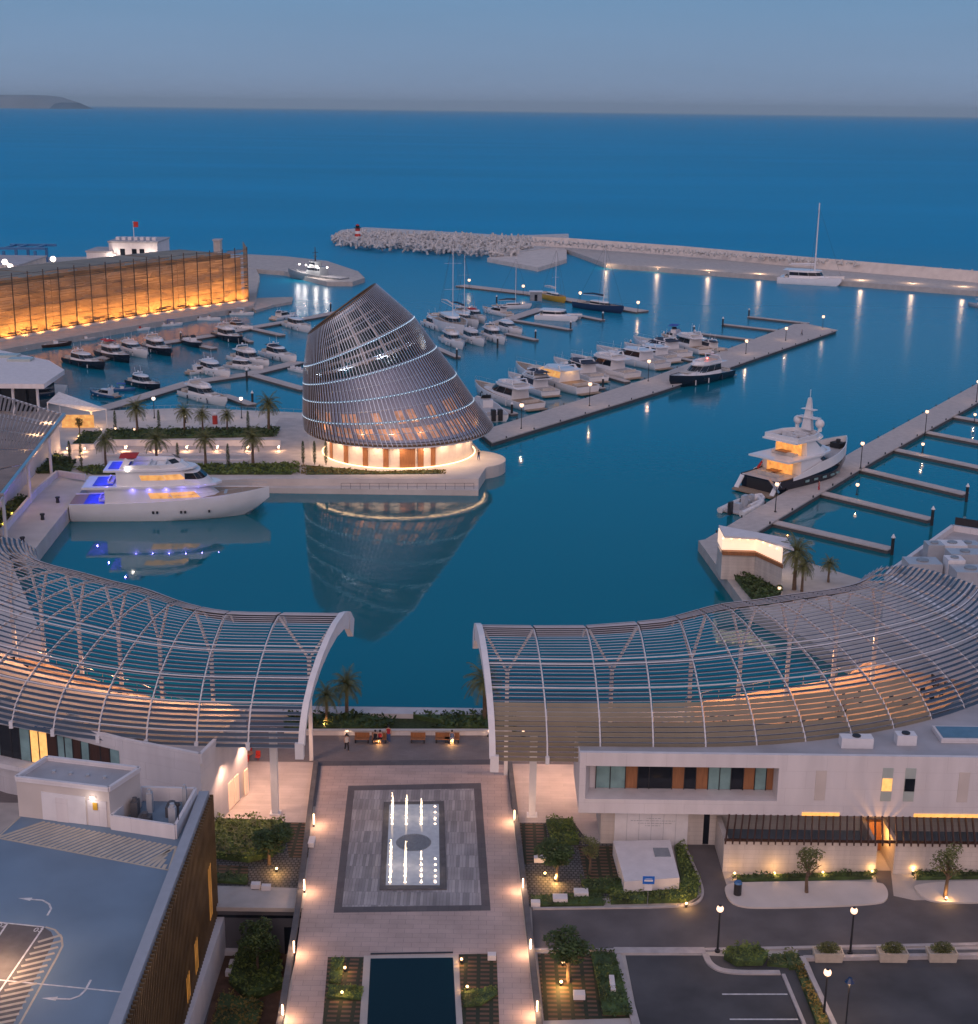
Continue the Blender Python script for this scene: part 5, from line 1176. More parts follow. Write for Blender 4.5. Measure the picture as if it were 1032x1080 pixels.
# gangway and tenders
gp, gq = g(822, 520, 1), g(812, 506, 3)
m_ = MB(); m_.bar((gp.x, gp.y, 1.0), (gq.x, gq.y, 3.0), .8, .12); G_ = thing('gangway', 'short grey gangway from the pier to the stern of the black superyacht', 'gangway', (gp.x, gp.y, 1)); m_.build('ramp', 'steel', G_)
m_ = MB()
for s_ in (-.4, .4): m_.bar((gp.x + s_, gp.y, 1.9), (gq.x + s_, gq.y, 3.9), .05)
m_.build('handrail', 'steel', G_)
def rib(lab, stern, bow):
    a, b = g(*stern), g(*bow); d = b - a; L = d.length; k = L / 5
    t = thing('inflatable_boat', lab, 'dinghy', ((a + b) / 2).to_tuple(), math.atan2(d.y, d.x), 'inflatable tenders at the right-hand pier')
    m = MB(); P = [(-L * .5, -L * .19, .4), (L * .1, -L * .19, .42), (L * .35, -L * .13, .5), (L * .5, 0, .6), (L * .35, L * .13, .5), (L * .1, L * .19, .42), (-L * .5, L * .19, .4)]
    m.tube(P, .26 * k, 8); m.build('tube', 'canvas_white', t, local=True, smooth=True)
    m = MB(); m.box(-L * .45, L * .3, -L * .16, L * .16, .1, .3); m.build('floor', 'deck_grey', t, local=True)
    m = MB(); m.box(-L * .1, L * .05, -.3, .3, .3, 1.1 * k); m.box(-L * .3, -L * .2, -.45, .45, .3, .7 * k); m.build('console', 'grey_gelcoat', t, local=True)
    m = MB(); m.box(-L * .58, -L * .47, -.22, .22, .2, 1.1 * k); m.build('outboard', 'dark_metal', t, local=True)
rib('white inflatable tender just below the stern of the black superyacht', (771, 543), (800, 529))
rib('second white inflatable tender between the pier and the superyacht stern', (783, 535), (803, 526))
# ------------------------------------------------------------ amber screen building
SB = thing('screen_building', 'long waterfront building behind a bronze louvre screen lit amber from below', 'building', (-100, 405, 1.5))
sp2 = [g2(262, 318, 1.5), g2(196, 327.5, 1.5), g2(130, 338, 1.5), g2(65, 348.5, 1.5), g2(0, 360, 1.5), g2(-90, 378, 1.5)]
nrm_ = []
SBm = MB(); SBp = MB(); SBs = MB(); rsb = random.Random(4)
segs = [(Vector((*a, 0)), Vector((*b, 0))) for a, b in zip(sp2, sp2[1:])]
zt0 = 17.8
bk = MB()
for a, b in segs:
    d = (b - a).normalized(); n_ = Vector((d.y, -d.x, 0)); n_ = n_ if n_.y > 0 else -n_; l_ = (b - a).length; nb = int(l_ / 4.8)
    bk.bar(a + n_ * 3 + Vector((0, 0, 8.2)), b + n_ * 3 + Vector((0, 0, 8.2)), .5, 13.4)
    for i in range(nb + 1):
        p = a + d * l_ * i / nb; SBp.bar(p - n_ * .15 + Vector((0, 0, 2.2)), p - n_ * .15 + Vector((0, 0, zt0 + .6)), .22)
    for k_ in range(44):
        z = 2.4 + k_ * .35; 
        x = 0
        while x < l_:
            wl = rsb.uniform(1.2, 5)
            if rsb.random() < (.86 if k_ < 12 else .60): SBs.bar(a + d * x + Vector((0, 0, z)), a + d * min(l_, x + wl) + Vector((0, 0, z)), .05, .22)
            x += wl + .05
    for zz in (5.6, 9.0, 12.5, 16, zt0): SBp.bar(a - n_ * .1 + Vector((0, 0, zz)), b - n_ * .1 + Vector((0, 0, zz)), .08)
    for i in range(int(l_ / 5)):
        p = a + d * (l_ * (i + .5) / int(l_ / 5)) - n_ * 2.8; spot('wall_washer', SB, (p.x, p.y, 2.0), 4600 * rsb.uniform(.7, 1.3), (n_.x * .55, n_.y * .55, 1), 130, (1, .40, .09), .5)
SBs.build('louvre_screen', 'louvre_bronze', SB); SBp.build('screen_frame', 'dark_metal', SB); bk.build('wall', 'tan_wall', SB)
m_ = MB()
for a, b in segs:
    d = (b - a).normalized(); n_ = Vector((d.y, -d.x, 0)); n_ = n_ if n_.y > 0 else -n_; m_.bar(a + n_ * 14 + Vector((0, 0, 9)), b - d * (6 if a is segs[0][0] else 0) + n_ * 14 + Vector((0, 0, 9)), 22, 14.6) if a is not segs[0][0] else m_.bar(a + d * 4 + n_ * 14 + Vector((0, 0, 9)), b + n_ * 14 + Vector((0, 0, 9)), 22, 14.6)
m_.build('block', 'louvre_bronze', SB)
e_ = segs[0][0]; m_ = MB(); m_.bar(e_ + Vector((.1, 0, 9.8)), e_ + Vector((-5.0, 23, 9.8)), .2, 16.2); m_.build('end_screen', 'louvre_bronze', SB)
m_ = MB()
for a, b in segs: m_.bar(a + Vector((0, -.9, 1.9)), b + Vector((0, -.9, 1.9)), .3, .8)
m_.build('base_plinth', 'concrete_light', SB)
# structures beyond it
def house(name, px0, px1, pyb, pyt, Y, dep, lab, mt='white_wall', wins=(), cat='building'):
    x0 = g(px0, 280, 10); x0 = x0.x / x0.y * Y; x1 = g(px1, 280, 10); x1 = x1.x / x1.y * Y; z1 = zat((px0 + px1) / 2, pyt, Y)
    t = thing(name, lab, cat, ((x0 + x1) / 2, Y, 1.5)); m = MB(); m.box(x0, x1, Y, Y + dep, 1.5, z1); m.build('wall', mt, t)
    m = MB(); m.box(x0 - .3, x1 + .3, Y - .3, Y + dep + .3, z1, z1 + .5); m.build('roof', 'roof_membrane', t)
    for w_ in wins: m = MB(); m.box(x0 + (x1 - x0) * w_ - .8, x0 + (x1 - x0) * w_ + .8, Y - .06, Y - .01, z1 - 4.2, z1 - 2); m.build('window', 'glass_dark', t)
    return t, x0, x1, z1
t, x0, x1, z1 = house('harbour_house', 116, 167, 290, 256, 480, 18, 'white two-storey house with a flag standing above the amber screen', wins=(.28, .52, .68))
m_ = MB(); m_.bar(((x0 + x1) / 2, 482, z1), ((x0 + x1) / 2, 482, z1 + 7), .2); m_.build('flagpole', 'white_paint', t); m_ = MB(); m_.box((x0 + x1) / 2, (x0 + x1) / 2 + 1.6, 481.9, 482.1, z1 + 5, z1 + 6.8); m_.build('flag', 'canvas_red', t)
for i in range(7):
    m_ = MB(); x = x0 + 2 + i * (x1 - x0 - 4) / 6; m_.box(x - .6, x + .6, 484, 486, z1 + .5, z1 + 1.5); m_.build('roof_unit', 'white_paint', t)
for f_ in (.12, .86):
    m_ = MB(); x = x0 + (x1 - x0) * f_; m_.ball((x, 478.8, z1 - 4.6), .8, 8, 6); m_.build('flood_lamp', 'bulb_white', t); lamp('flood_light', t, (x, 477, z1 - 4.6), 900, (1, .8, .65), .4, local=False)
house('low_annex', 92, 118, 292, 266, 478, 14, 'low white annex left of the white house above the amber screen')
house('round_kiosk', 226, 233, 270, 254, 505, 4, 'small pale tower above the right end of the amber screen', mt='concrete', cat='tower')
house('boat_shed', -40, 17, 300, 281, 440, 30, 'pale low sheds at the far left above the amber screen', mt='concrete_light')
t = thing('boat_hoist', 'blue steel travelling boat hoist at the far left behind the screen', 'hoist', g(22, 280, 1.5).to_tuple())
m_ = MB(); P = [g(x, 280, 1.5) for x in (5, 18, 38)]; zb = zat(20, 262, P[0].y)
for p in P[:]:
    for dy in (0, 14): m_.bar((p.x, p.y + dy, 1.5), (p.x, p.y + dy, zb - 1), .9)
for dy in (0, 14): m_.bar((P[0].x - 2, P[0].y + dy, zb), (P[2].x + 4, P[2].y + dy, zb), .9)
for p in P: m_.bar((p.x, p.y, zb), (p.x, p.y + 14, zb), .7)
m_.build('gantry', 'blue_hull', t)
t = thing('tall_mast', 'tall white mast at the very left edge of the harbour', 'mast', g(1, 292, 1.5).to_tuple()); q = g(1, 292, 1.5); m_ = MB(); m_.tube([(q.x, q.y, 1.5), (q.x, q.y, zat(1, 240, q.y))], [.45, .25], 6); m_.box(q.x - .8, q.x + .8, q.y - .8, q.y + .8, 1.5, 2.2); m_.build('pole', 'white_paint', t)
for i, (px, py, l_) in enumerate(((5, 276, 'leftmost bright yard lamp beside the tall mast'), (11, 281, 'second bright yard lamp beside the boat hoist'), (56, 273, 'bright yard lamp between the hoist and the dark trees'))):
    q = g(px, 291, 1.5); q = Vector((q.x, 430, 1.5)); q.x = g(px, py, 15).x / g(px, py, 15).y * 430; z = zat(px, py, 430)
    t = thing('yard_lamp', l_, 'lamp', q.to_tuple(), 0, 'bright lamps in the boat yard'); m_ = MB(); m_.bar((q.x, q.y, 1.5), (q.x, q.y, z), .2); m_.build('pole', 'steel', t); m_ = MB(); m_.ball((q.x, q.y, z), .9, 8, 6); m_.build('lamp_head', 'bulb_white', t); lamp('lamp_light', t, (q.x, q.y - 1.5, z), 600, (1, .8, .6), .4, local=False)
# ------------------------------------------------------------ lighthouse and armour blocks
q = g(377.5, 252, 2.5); zt_ = zat(377.5, 236, q.y); t = thing('lighthouse', 'small red and white banded light tower on the breakwater head', 'lighthouse', q.to_tuple())
hh = zt_ - 2.5
for i in range(4):
    m_ = MB(); m_.cyl(q.x, q.y, 2.5 + hh * .18 * i, 2.5 + hh * .18 * (i + 1), 1.5 - i * .12, 1.4 - i * .12, 12); m_.build('tower_band', 'red_paint' if i % 2 else 'white_paint', t)
m_ = MB(); m_.cyl(q.x, q.y, 2.5 + hh * .72, 2.5 + hh * .76, 1.7, n=12); m_.build('gallery', 'dark_metal', t)
m_ = MB(); m_.cyl(q.x, q.y, 2.5 + hh * .76, 2.5 + hh * .9, .9, n=10); m_.build('lantern', 'glass_dark', t); m_ = MB(); m_.cyl(q.x, q.y, 2.5 + hh * .9, 2.5 + hh, 1.1, .1, 10); m_.build('dome', 'red_paint', t)
m_ = MB(); hp = [(350, 253), (364, 258), (420, 262), (540, 271), (600, 262), (600, 250), (540, 252), (440, 246), (385, 243), (360, 246)]
m_.loft([[(*g2(x, y, 0), -1) for x, y in hp], [(*(Vector(g2(x, y, 0)) * .998 + Vector((0, .2))), 1.8) for x, y in hp]]); struct('breakwater_mound', m_, 'rock')
# tetrapod: four tapering legs from one centre
tp_ = MB(); dirs = [Vector((0, 0, 1)), Vector((.94, 0, -.33)), Vector((-.47, .82, -.33)), Vector((-.47, -.82, -.33))]
for d in dirs: tp_.tube([(0, 0, 0), tuple(d * 1.9)], [.62, .42], 6)
TP = tp_.build('armour_block', 'rock', local=True); tag(TP, 'grey four-legged concrete armour block heaped on the breakwater', 'tetrapod', 'armour blocks along the breakwater')
rt2_ = random.Random(11); spots = []
def inpoly(x, y, P):
    c = False
    for i in range(len(P)):
        x1, y1 = P[i]; x2, y2 = P[i - 1]
        if (y1 > y) != (y2 > y) and x < (x2 - x1) * (y - y1) / (y2 - y1) + x1: c = not c
    return c
while len(spots) < 230:
    px, py = rt2_.uniform(350, 560), rt2_.uniform(243, 270)
    if inpoly(px, py, [(351, 250), (358, 256), (420, 260), (538, 268), (556, 258), (560, 251), (385, 245), (362, 246)]): spots.append((px, py, 2.4 + rt2_.uniform(0, 1.3)))
for i in range(95):
    s_ = i / 94; spots.append((560 + s_ * 475 + rt2_.uniform(-1, 1), 253.5 + s_ * 34.6 + rt2_.uniform(-.4, .4), 4.5 + rt2_.uniform(-.3, .4)))
spots = [(a, b, c) for a, b, c in spots if not (370 < a < 384 and b < 251)][:298]
for i, (px, py, z) in enumerate(spots):
    q = g(px, py, z); o = TP if i == 0 else TP.copy()
    if i: col.objects.link(o)
    o.location = q; o.rotation_euler = (rt2_.uniform(0, 6), rt2_.uniform(0, 6), rt2_.uniform(0, 6)); s_ = rt2_.uniform(.85, 1.2) * (1 if px < 560 else .72); o.scale = (s_,) * 3
m_ = MB()
for i in range(900):
    if i < 380:
        while 1:
            px, py = rt2_.uniform(350, 562), rt2_.uniform(243, 271)
            if inpoly(px, py, [(350, 250), (358, 258), (420, 262), (540, 270), (560, 260), (565, 251), (385, 244), (362, 245)]): break
        q = g(px, py, 2.0 + rt2_.uniform(-.5, .8))
    else:
        s_ = rt2_.random(); q = g(560 + s_ * 520, 254 + s_ * 39.5, 3) ; q = q + Vector((.35, 1, 0)) * rt2_.uniform(2, 13); q.z = 3.4 - (q - g(560 + s_ * 520, 254 + s_ * 39.5, 3)).length * .25
    a = rt2_.uniform(0, 6); Mx = Matrix.Rotation(a, 3, (rt2_.uniform(-1, 1), rt2_.uniform(-1, 1), .5))
    for d in dirs: m_.tube([q, q + (Mx @ d) * 1.9], [.6, .42], 5)
tag(m_.build('armour_heap', 'rock'), 'heap of grey concrete armour blocks filling the seaward slope of the breakwater', 'rocks', kind='stuff')
# ------------------------------------------------------------ lamps along piers
def lamppost(lab, px, py, h=4.2, power=120, grp='lamps on posts along the piers', z=.9, col_=(1, .60, .34), r=.30, mt='bulb', cat='lamp post', base=None):
    q = base or g(px, py, z); t = thing('lamp_post', lab, cat, tuple(q), 0, grp)
    m = MB(); m.tube([(q[0], q[1], q[2]), (q[0], q[1], q[2] + h)], [.09, .06], 6); m.cyl(q[0], q[1], q[2], q[2] + .15, .2, n=8); m.build('pole', 'dark_metal', t)
    m = MB(); m.cyl(q[0], q[1], q[2] + h + r * 1.5, q[2] + h + r * 1.75, r * .5, n=10); m.build('lamp_hood', 'dark_metal', t)
    m = MB(); m.ball((q[0], q[1], q[2] + h + r * .7), r, 10, 8); m.build('lamp_globe', mt, t)
    lamp('lamp_light', t, (q[0], q[1], q[2] + h - r * .45), power, col_, .08, local=False)
    return t
for i, (px, py) in enumerate(((550, 452), (622, 428), (684, 402), (787, 373), (829, 359), (868, 346))):
    lamppost(['first', 'second', 'third', 'fourth', 'fifth', 'outermost'][i] + ' lamp post from the cone along the long centre pier', px, py, h=4.3 if i < 3 else 3, power=420, r=.42)
for i, (px, py) in enumerate(((818, 540), (908, 494), (976, 458), (1030, 424))): lamppost(['first', 'second', 'third', 'fourth'][i] + ' lamp post from the lit kiosk along the right-hand pier', px, py, power=260, r=.34)
for i, (px, py) in enumerate(((904, 522), (973, 478), (1028, 446))): lamppost(['nearest', 'middle', 'farthest'][i] + ' low lamp standing between the fingers of the right-hand pier', px, py, h=1.5, power=160, r=.3)
for i, (px, py) in enumerate(((495, 304.5), (552, 311), (612, 318.5), (673, 329))): lamppost(['first', 'second', 'third', 'fourth'][i] + ' lamp from the left on the hut pier of the outer basin', px, py, h=2.6, power=650, r=.5)
for i in range(8):   # lamps recessed in the breakwater quay, seen mostly as streaks on the water
    px = 640 + i * 54; py = 279 + i * 3.4; q = g(px, py + .5, 1.6); t = thing('quay_lamp', '%s low quay lamp from the left along the breakwater' % ['first', 'second', 'third', 'fourth', 'fifth', 'sixth', 'seventh', 'eighth'][i], 'lamp', tuple(q), 0, 'low lamps along the breakwater quay')
    m_ = MB(); m_.box(q.x - .25, q.x + .25, q.y - .35, q.y - .05, 1.1, 1.6); m_.build('housing', 'dark_metal', t); m_ = MB(); m_.ball((q.x, q.y - .55, 1.35), .24, 6, 5); m_.build('lamp_lens', 'bulb', t)
    lamp('lamp_light', t, (q.x, q.y + 1.6, 3.4), 700, (1, .62, .36), .4, local=False)
# hut on the outer pier
q = g(565.5, 317, .7); t = thing('pier_hut', 'small grey hut with flat white roof on the outer basin pier', 'hut', tuple(q)); m_ = MB(); m_.box(q.x - 1.9, q.x + 1.9, q.y - 1.3, q.y + 1.3, .7, 3.6); m_.build('wall', 'navy_grey', t); m_ = MB(); m_.box(q.x - 2.2, q.x + 2.2, q.y - 1.6, q.y + 1.6, 3.6, 3.8); m_.build('roof', 'white_paint', t); m_ = MB(); m_.box(q.x - .5, q.x + .4, q.y - 1.36, q.y - 1.31, .75, 2.8); m_.build('door', 'glass_dark', t)
# ------------------------------------------------------------ kiosk at the root of the right-hand pier
m_ = MB(); m_.prism([g2(x, y, 1.5) for x, y in ((737, 570), (798, 560), (850, 592), (900, 608), (960, 625), (1300, 690), (1200, 760), (1000, 740), (900, 700), (788, 640))], -1, 1.5); struct('kiosk_quay', m_, 'concrete')
K_ = thing('lit_kiosk', 'pale angular kiosk with a glowing white band at the root of the right-hand pier', 'kiosk', tuple(g(795, 600, 1.5)))
zr = 7.3; top = [g2(x, y, zr) for x, y in ((762, 560), (768, 567), (800, 568), (835, 583), (830, 570), (790, 556))]
fb = [g2(x, y, zr) for x, y in ((763, 566), (798, 567), (827, 580))]
def off(p, dy): return (p[0], p[1] + dy)
m_ = MB(); m_.prism([fb[0], fb[1], fb[2], off(fb[2], 4), off(fb[0], 4)], 1.5, 4.9); m_.build('lower_wall', 'cladding', K_)
m_ = MB(); m_.prism([off(fb[0], .5), off(fb[1], .5), off(fb[2], .5), off(fb[2], 4), off(fb[0], 4)], 5.4, 7.3); m_.build('glowing_band', 'warm_panel_bright', K_)
m_ = MB(); m_.prism([off(fb[0], -.3), off(fb[1], -.35), off(fb[2], -.3), off(fb[2], .55), off(fb[1], .45), off(fb[0], .55)], 4.9, 5.4); m_.build('timber_band', 'wood', K_)
m_ = MB(); m_.prism([(fb[0][0] + .1, fb[0][1] - .5), (fb[1][0], fb[1][1] - 1.0), (fb[2][0] + 1.2, fb[2][1] - .4), (fb[2][0] + 1.2, fb[2][1] + 4.5), (fb[0][0] + .1, fb[0][1] + 4.5)], 7.3, 7.55); m_.build('roof', 'white_wall', K_)
m_ = MB()
for i in range(8):
    p = lerp2(fb[0], fb[1], i / 4) if i < 5 else lerp2(fb[1], fb[2], (i - 4) / 4); m_.ball((p[0], p[1] - .1, 7.1), .14, 6, 5)
m_.build('downlights', 'bulb_small', K_)
q = g(793, 610, 1.5); lamp('kiosk_light', K_, (q.x, q.y + 1, 5.2), 240, (1, .68, .45), .5, local=False); lamp('kiosk_light', K_, (q.x + 4, q.y + 1, 5.2), 160, (1, .68, .45), .5, local=False)
t = thing('flood_post', 'thin dark post in front of the lit kiosk', 'post', tuple(g(792, 607, 1.5))); q = g(791, 607, 1.5); m_ = MB(); m_.tube([(q.x, q.y, 1.5), (q.x, q.y, 4.8)], .06, 6); m_.build('pole', 'dark_metal', t); m_ = MB(); m_.box(q.x - .15, q.x + .15, q.y - .1, q.y + .1, 4.8, 5.0); m_.build('lamp_head', 'steel', t)
lamppost('small path lamp below the palms beside the lit kiosk', 822, 627, h=.7, power=60, r=.22, z=1.5, grp='low garden lamps by the kiosk')
# roof with air handling plant, right edge
RR = thing('plant_roof_building', 'white-rimmed flat roof full of air-handling units at the right edge', 'building', tuple(g(1000, 600, 2)))
rp_ = [g2(x, y, 7.5) for x, y in ((935, 610), (1005, 559), (1100, 574), (1100, 700), (1010, 660))]
m_ = MB(); m_.prism(rp_, 1.5, 7.4); m_.build('wall', 'white_wall', RR); m_ = MB(); m_.sheet(rp_, 7.42); m_.build('roof', 'roof_membrane', RR)
m_ = MB()
for a, b in zip(rp_, rp_[1:] + rp_[:1]): m_.bar((*a, 7.8), (*b, 7.8), .5, .8)
m_.build('parapet', 'white_wall', RR)
m_ = MB(); m_.bar((*lerp2(rp_[1], rp_[2], .02), 8.8), (*lerp2(rp_[1], rp_[2], .9), 8.8), .12, 1.0); m_.build('black_screen', 'dark_metal', RR)
for px, py, w_, d_, h in ((972, 606, 4, 3, 1.8), (984, 592, 2, 2, 2.4), (1003, 590, 3, 2.5, 2.2), (1016, 603, 4, 2.5, 2.6), (1020, 585, 2.6, 2, 1.6), (1028, 598, 3, 2, 2.0), (1005, 610, 2, 2, 2.6), (1022, 618, 4, 3, 2.2)):
    q = g(px, py, 7.5); m_ = MB(); m_.box(q.x - w_ / 2, q.x + w_ / 2, q.y - d_ / 2, q.y + d_ / 2, 7.45, 7.45 + h)
    o = m_.build('air_handling_unit', 'white_paint' if px % 2 else 'grey_gelcoat', RR); m_ = MB(); m_.cyl(q.x, q.y, 7.46 + h, 7.46 + h + .15, min(w_, d_) * .24, n=12); m_.build('fan', 'navy_grey', o)
# ------------------------------------------------------------ left harbour building, sail roof, slatted canopy, white jetty
HB = thing('harbour_office', 'flat white-roofed glass pavilion at the left with slim columns', 'building', tuple(g(20, 420, 2)))
rz = 8.6; rf2 = [g2(x, y, rz) for x, y in ((-80, 404), (46, 405), (68, 390), (52, 380), (0, 369), (-80, 372))]
m_ = MB(); m_.prism(rf2, rz - .9, rz); m_.build('roof', 'white_wall', HB)
m_ = MB(); m_.prism([g2(x, y, rz) for x, y in ((-80, 397), (38, 399), (56, 388), (44, 382), (-80, 376))], 2, rz - .9); m_.build('glazing', 'glass_dark', HB)
for x, y in ((38, 402.5), (12, 403), (-20, 403)):
    q = g(x, y, rz); m_ = MB(); m_.tube([(q.x, q.y + .3, 2), (q.x, q.y + .3, rz - .9)], .28, 8); m_.build('column', 'white_paint', HB)
for x, y in ((8, 376), (22, 380)): q = g(x, y, rz); m_ = MB(); m_.box(q.x - 2.4, q.x + 2.4, q.y - 1.5, q.y + 1.5, rz, rz + .5); m_.build('skylight', 'glass_teal_pale', HB)
t = thing('sail_roof', 'pale kite-shaped sail roof on white posts over a lit cafe', 'canopy', tuple(g(80, 440, 2)))
sr = [(50, 424, 5.2), (62, 413, 6.4), (112, 431, 5.6), (96, 433.5, 4.8)]
P = [g(*p) for p in sr]; m_ = MB(); m_.add([*P, *[p - Vector((0, 0, .18)) for p in P]], [(0, 1, 2, 3), (7, 6, 5, 4), (0, 4, 5, 1), (1, 5, 6, 2), (2, 6, 7, 3), (3, 7, 4, 0)]); m_.build('sail', 'canvas_white', t)
m_ = MB()
for p in P: m_.tube([(p.x, p.y, 2), tuple(p)], .12, 6)
m_.build('posts', 'white_paint', t)
for i in range(3): q = g(74 + i * 12, 440, 3.8); lamp('cafe_light', t, tuple(q), 160, (1, .55, .2), .2, local=False)
m_ = MB(); P = [g(x, 452, 2) for x in (64, 76, 88, 98)]; m_.bar(P[0] + Vector((0, 1, 1.2)), P[3] + Vector((0, 1, 1.2)), .3, 2.4); m_.build('cafe_counter', 'yacht_window', t)
# slatted canopy at the left
t = thing('slatted_canopy', 'flat sloping slatted canopy at the left edge above the wall of the quay building', 'canopy', tuple(g(0, 480, 8)))
def lq(s_, v): # bilinear of four corners
    a, b, c, d = (-45, 418, 9.5), (66, 436, 9.0), (-45, 560, 8.5), (0, 523, 8.5)
    A = g(*a); B = g(*b); Cc = g(*c); Dd = g(*d); return (A * (1 - s_) + Cc * s_) * (1 - v) + (B * (1 - s_) + Dd * s_) * v
A_, B_ = g(-45, 402, 9.8), g(68, 437, 9.2); C_, D_ = g(-50, 590, 9), g(2, 522, 9.2)
m_ = MB()
for i in range(34):
    s_ = i / 33; p = A_.lerp(C_, s_); q = B_.lerp(D_, s_); m_.bar(p, q, .34, .06) if False else None
for i in range(26):
    s_ = i / 25; p = A_.lerp(B_, s_); q = C_.lerp(D_, s_)
    for j in range(6): m_.bar(p.lerp(q, j / 6 + .004), p.lerp(q, (j + 1) / 6 - .01), .42, .05)
m_.build('slats', 'brown_slat', t)
for s_ in (0, .2, .4, .6, .8, 1):
    m_ = MB(); m_.bar(A_.lerp(C_, s_) - Vector((0, 0, .2)), B_.lerp(D_, s_) - Vector((0, 0, .2)), .22, .3); m_.build('beam', 'white_paint', t)
m_ = MB(); m_.bar(B_, D_, .5, .5); m_.build('edge_beam', 'steel', t)
for px, py in ((30, 470), (10, 500), (38, 452), (50, 440)): spot('canopy_light', t, tuple(g(px, py, 8)), 300, (0, 0, -1), 150, (1, .55, .25), .2)
for s_ in (.25, .6, .95): p = B_.lerp(D_, s_); m_ = MB(); m_.tube([(p.x - .5, p.y, Z), (p.x - .5, p.y, p.z)], .25, 8); m_.build('column', 'white_paint', t)
t = thing('quay_building', 'long grey-white wall building beneath the flat slatted canopy at the left edge', 'building', tuple(g(20, 500, 2)))
wl = [g2(x, y, 7) for x, y in ((62, 445), (35, 468), (0, 505), (-60, 560))]; m_ = MB(); m_.prism([*wl, (wl[3][0] - 20, wl[3][1] + 4), (wl[0][0] - 20, wl[0][1] + 10)], Z, 7); m_.build('wall', 'white_wall', t)
# white jetty with parapet beside the large yacht
JT = [(g2(x, y, 2.3)) for x, y in ((1, 567), (28, 590), (92, 510), (60, 503), (38, 522))]
m_ = MB(); m_.prism(JT, -1, 2.3); struct('jetty', m_, 'concrete_light')
t = thing('jetty_wall', 'white parapet wall along the landward edge of the jetty behind the yacht', 'wall', tuple(g(30, 540, 3))); m_ = MB(); P = [g(x, y, 2.3) for x, y in ((1, 566), (38, 522), (60, 503), (90, 507))]
for a, b in zip(P, P[1:]): m_.bar(a + Vector((0, .3, .5)), b + Vector((0, .3, .5)), .4, 1.0)
m_.build('parapet', 'white_wall', t)
for i, (x, y) in enumerate(((45, 548), (61, 530), (24, 573))):
    q = g(x, y, 2.3); t = thing('mooring_bollard', ['dark bollard in the middle of the jetty', 'dark bollard at the stern of the large white yacht', 'dark bollard near the seaward end of the jetty'][i], 'bollard', tuple(q)); m_ = MB(); m_.cyl(q.x, q.y, 2.3, 3.0, .3, .22, n=10); m_.build('post', 'dark_metal', t); m_ = MB(); m_.cyl(q.x, q.y, 3.0, 3.2, .36, n=10); m_.build('cap', 'dark_metal', t)
q = g(70, 537, 1.5); m_ = MB(); m_.ball((q.x, q.y, 1.6), .65, 12, 8); tag(m_.build('fender_ball', 'white_paint', smooth=True), 'round white fender hanging at the stern of the large white yacht', 'fender')
for (x, y, lab) in ((46, 513, 'left'), (52, 524, 'right')): pass
# ------------------------------------------------------------ promontory terraces: retaining walls, steps, rails
def lowwall(pts, z, h, lab, wd=.4, mt='white_wall', nm='planter_wall', cat='wall'):
    P = [g(x, y, z) for x, y in pts]; t = thing(nm, lab, cat, tuple(P[0])); m = MB()
    for a, b in zip(P, P[1:]): m.bar(a + Vector((0, 0, h / 2)), b + Vector((0, 0, h / 2)), wd, h)
    m.build('wall', mt, t); m = MB()
    for a, b in zip(P, P[1:]): m.bar(a + Vector((0, 0, h + .04)), b + Vector((0, 0, h + .04)), wd + .1, .08)
    m.build('coping', 'concrete_light', t); return t
lowwall([(112, 470), (200, 470), (296, 470)], Z, 1.0, 'long pale wall with round lights below the upper palm hedge')
lowwall([(72, 474), (100, 474), (112, 459)], Z, .9, 'pale angular planter wall left of the palm terrace')
for i in range(6):
    q = g(133 + i * 32.2, 469.5, 2.9); t = thing('wall_light', '%s round light from the left on the pale wall of the palm terrace' % ['first', 'second', 'third', 'fourth', 'fifth', 'sixth'][i], 'lamp', tuple(q), 0, 'round lights on the palm terrace wall')
    m_ = MB(); m_.ball((q.x, q.y - .35, 2.6), .2, 8, 6); m_.build('lamp_lens', 'bulb', t); m_ = MB(); m_.box(q.x - .2, q.x + .2, q.y - .28, q.y - .12, 2.4, 2.85); m_.build('bracket', 'steel', t); lamp('lamp_light', t, (q.x, q.y - .9, 2.6), 150, (1, .55, .28), .12, local=False)
for i, (x, y) in enumerate(((72, 473), (90, 473), (87, 478))):
    q = g(x, y, 2.4); t = thing('wall_light', ['left', 'right', 'lower'][i] + ' round light on the angular planter wall', 'lamp', tuple(q), 0, 'round lights on the angular planter'); m_ = MB(); m_.ball((q.x, q.y - .35, 2.5), .2, 8, 6); m_.build('lamp_lens', 'bulb', t); lamp('lamp_light', t, (q.x, q.y - .9, 2.5), 110, (1, .55, .28), .12, local=False)
for i, (x, y, l_) in enumerate(((163, 441, 'twin lamp post at the back quay left of the small palm'), (255, 441, 'twin lamp post at the back quay beside the big palm'), (196, 446, 'small garden lamp on the back hedge'), )): lamppost(l_, x, y, h=3.6 if i < 2 else 1.2, power=300 if i < 2 else 40, r=.36 if i < 2 else .15, z=Z, mt='bulb_white', grp='lamps at the back quay of the palm terrace')
for i, (x, y) in enumerate(((107, 458), (122, 457), (142, 458))): lamppost(['left', 'middle', 'right'][i] + ' low garden lamp at the left hedge of the palm terrace', x, y, h=.8, power=70, r=.2, z=Z, grp='low garden lamps at the hedge')
t = thing('steps', 'broad shallow steps on the palm terrace behind the large yacht', 'steps', tuple(g(180, 488, 2)))
for i in range(3):
    m_ = MB(); a, b = g(112, 480 + i * 5.5, Z), g(262, 480 + i * 5.5, Z); m_.bar((a.x, a.y, Z + .12), (b.x, b.y, Z + .12), .35, .22); m_.build('step', 'white_wall', t)
q1, q2 = g(40, 504, 2), g(110, 500, 2)
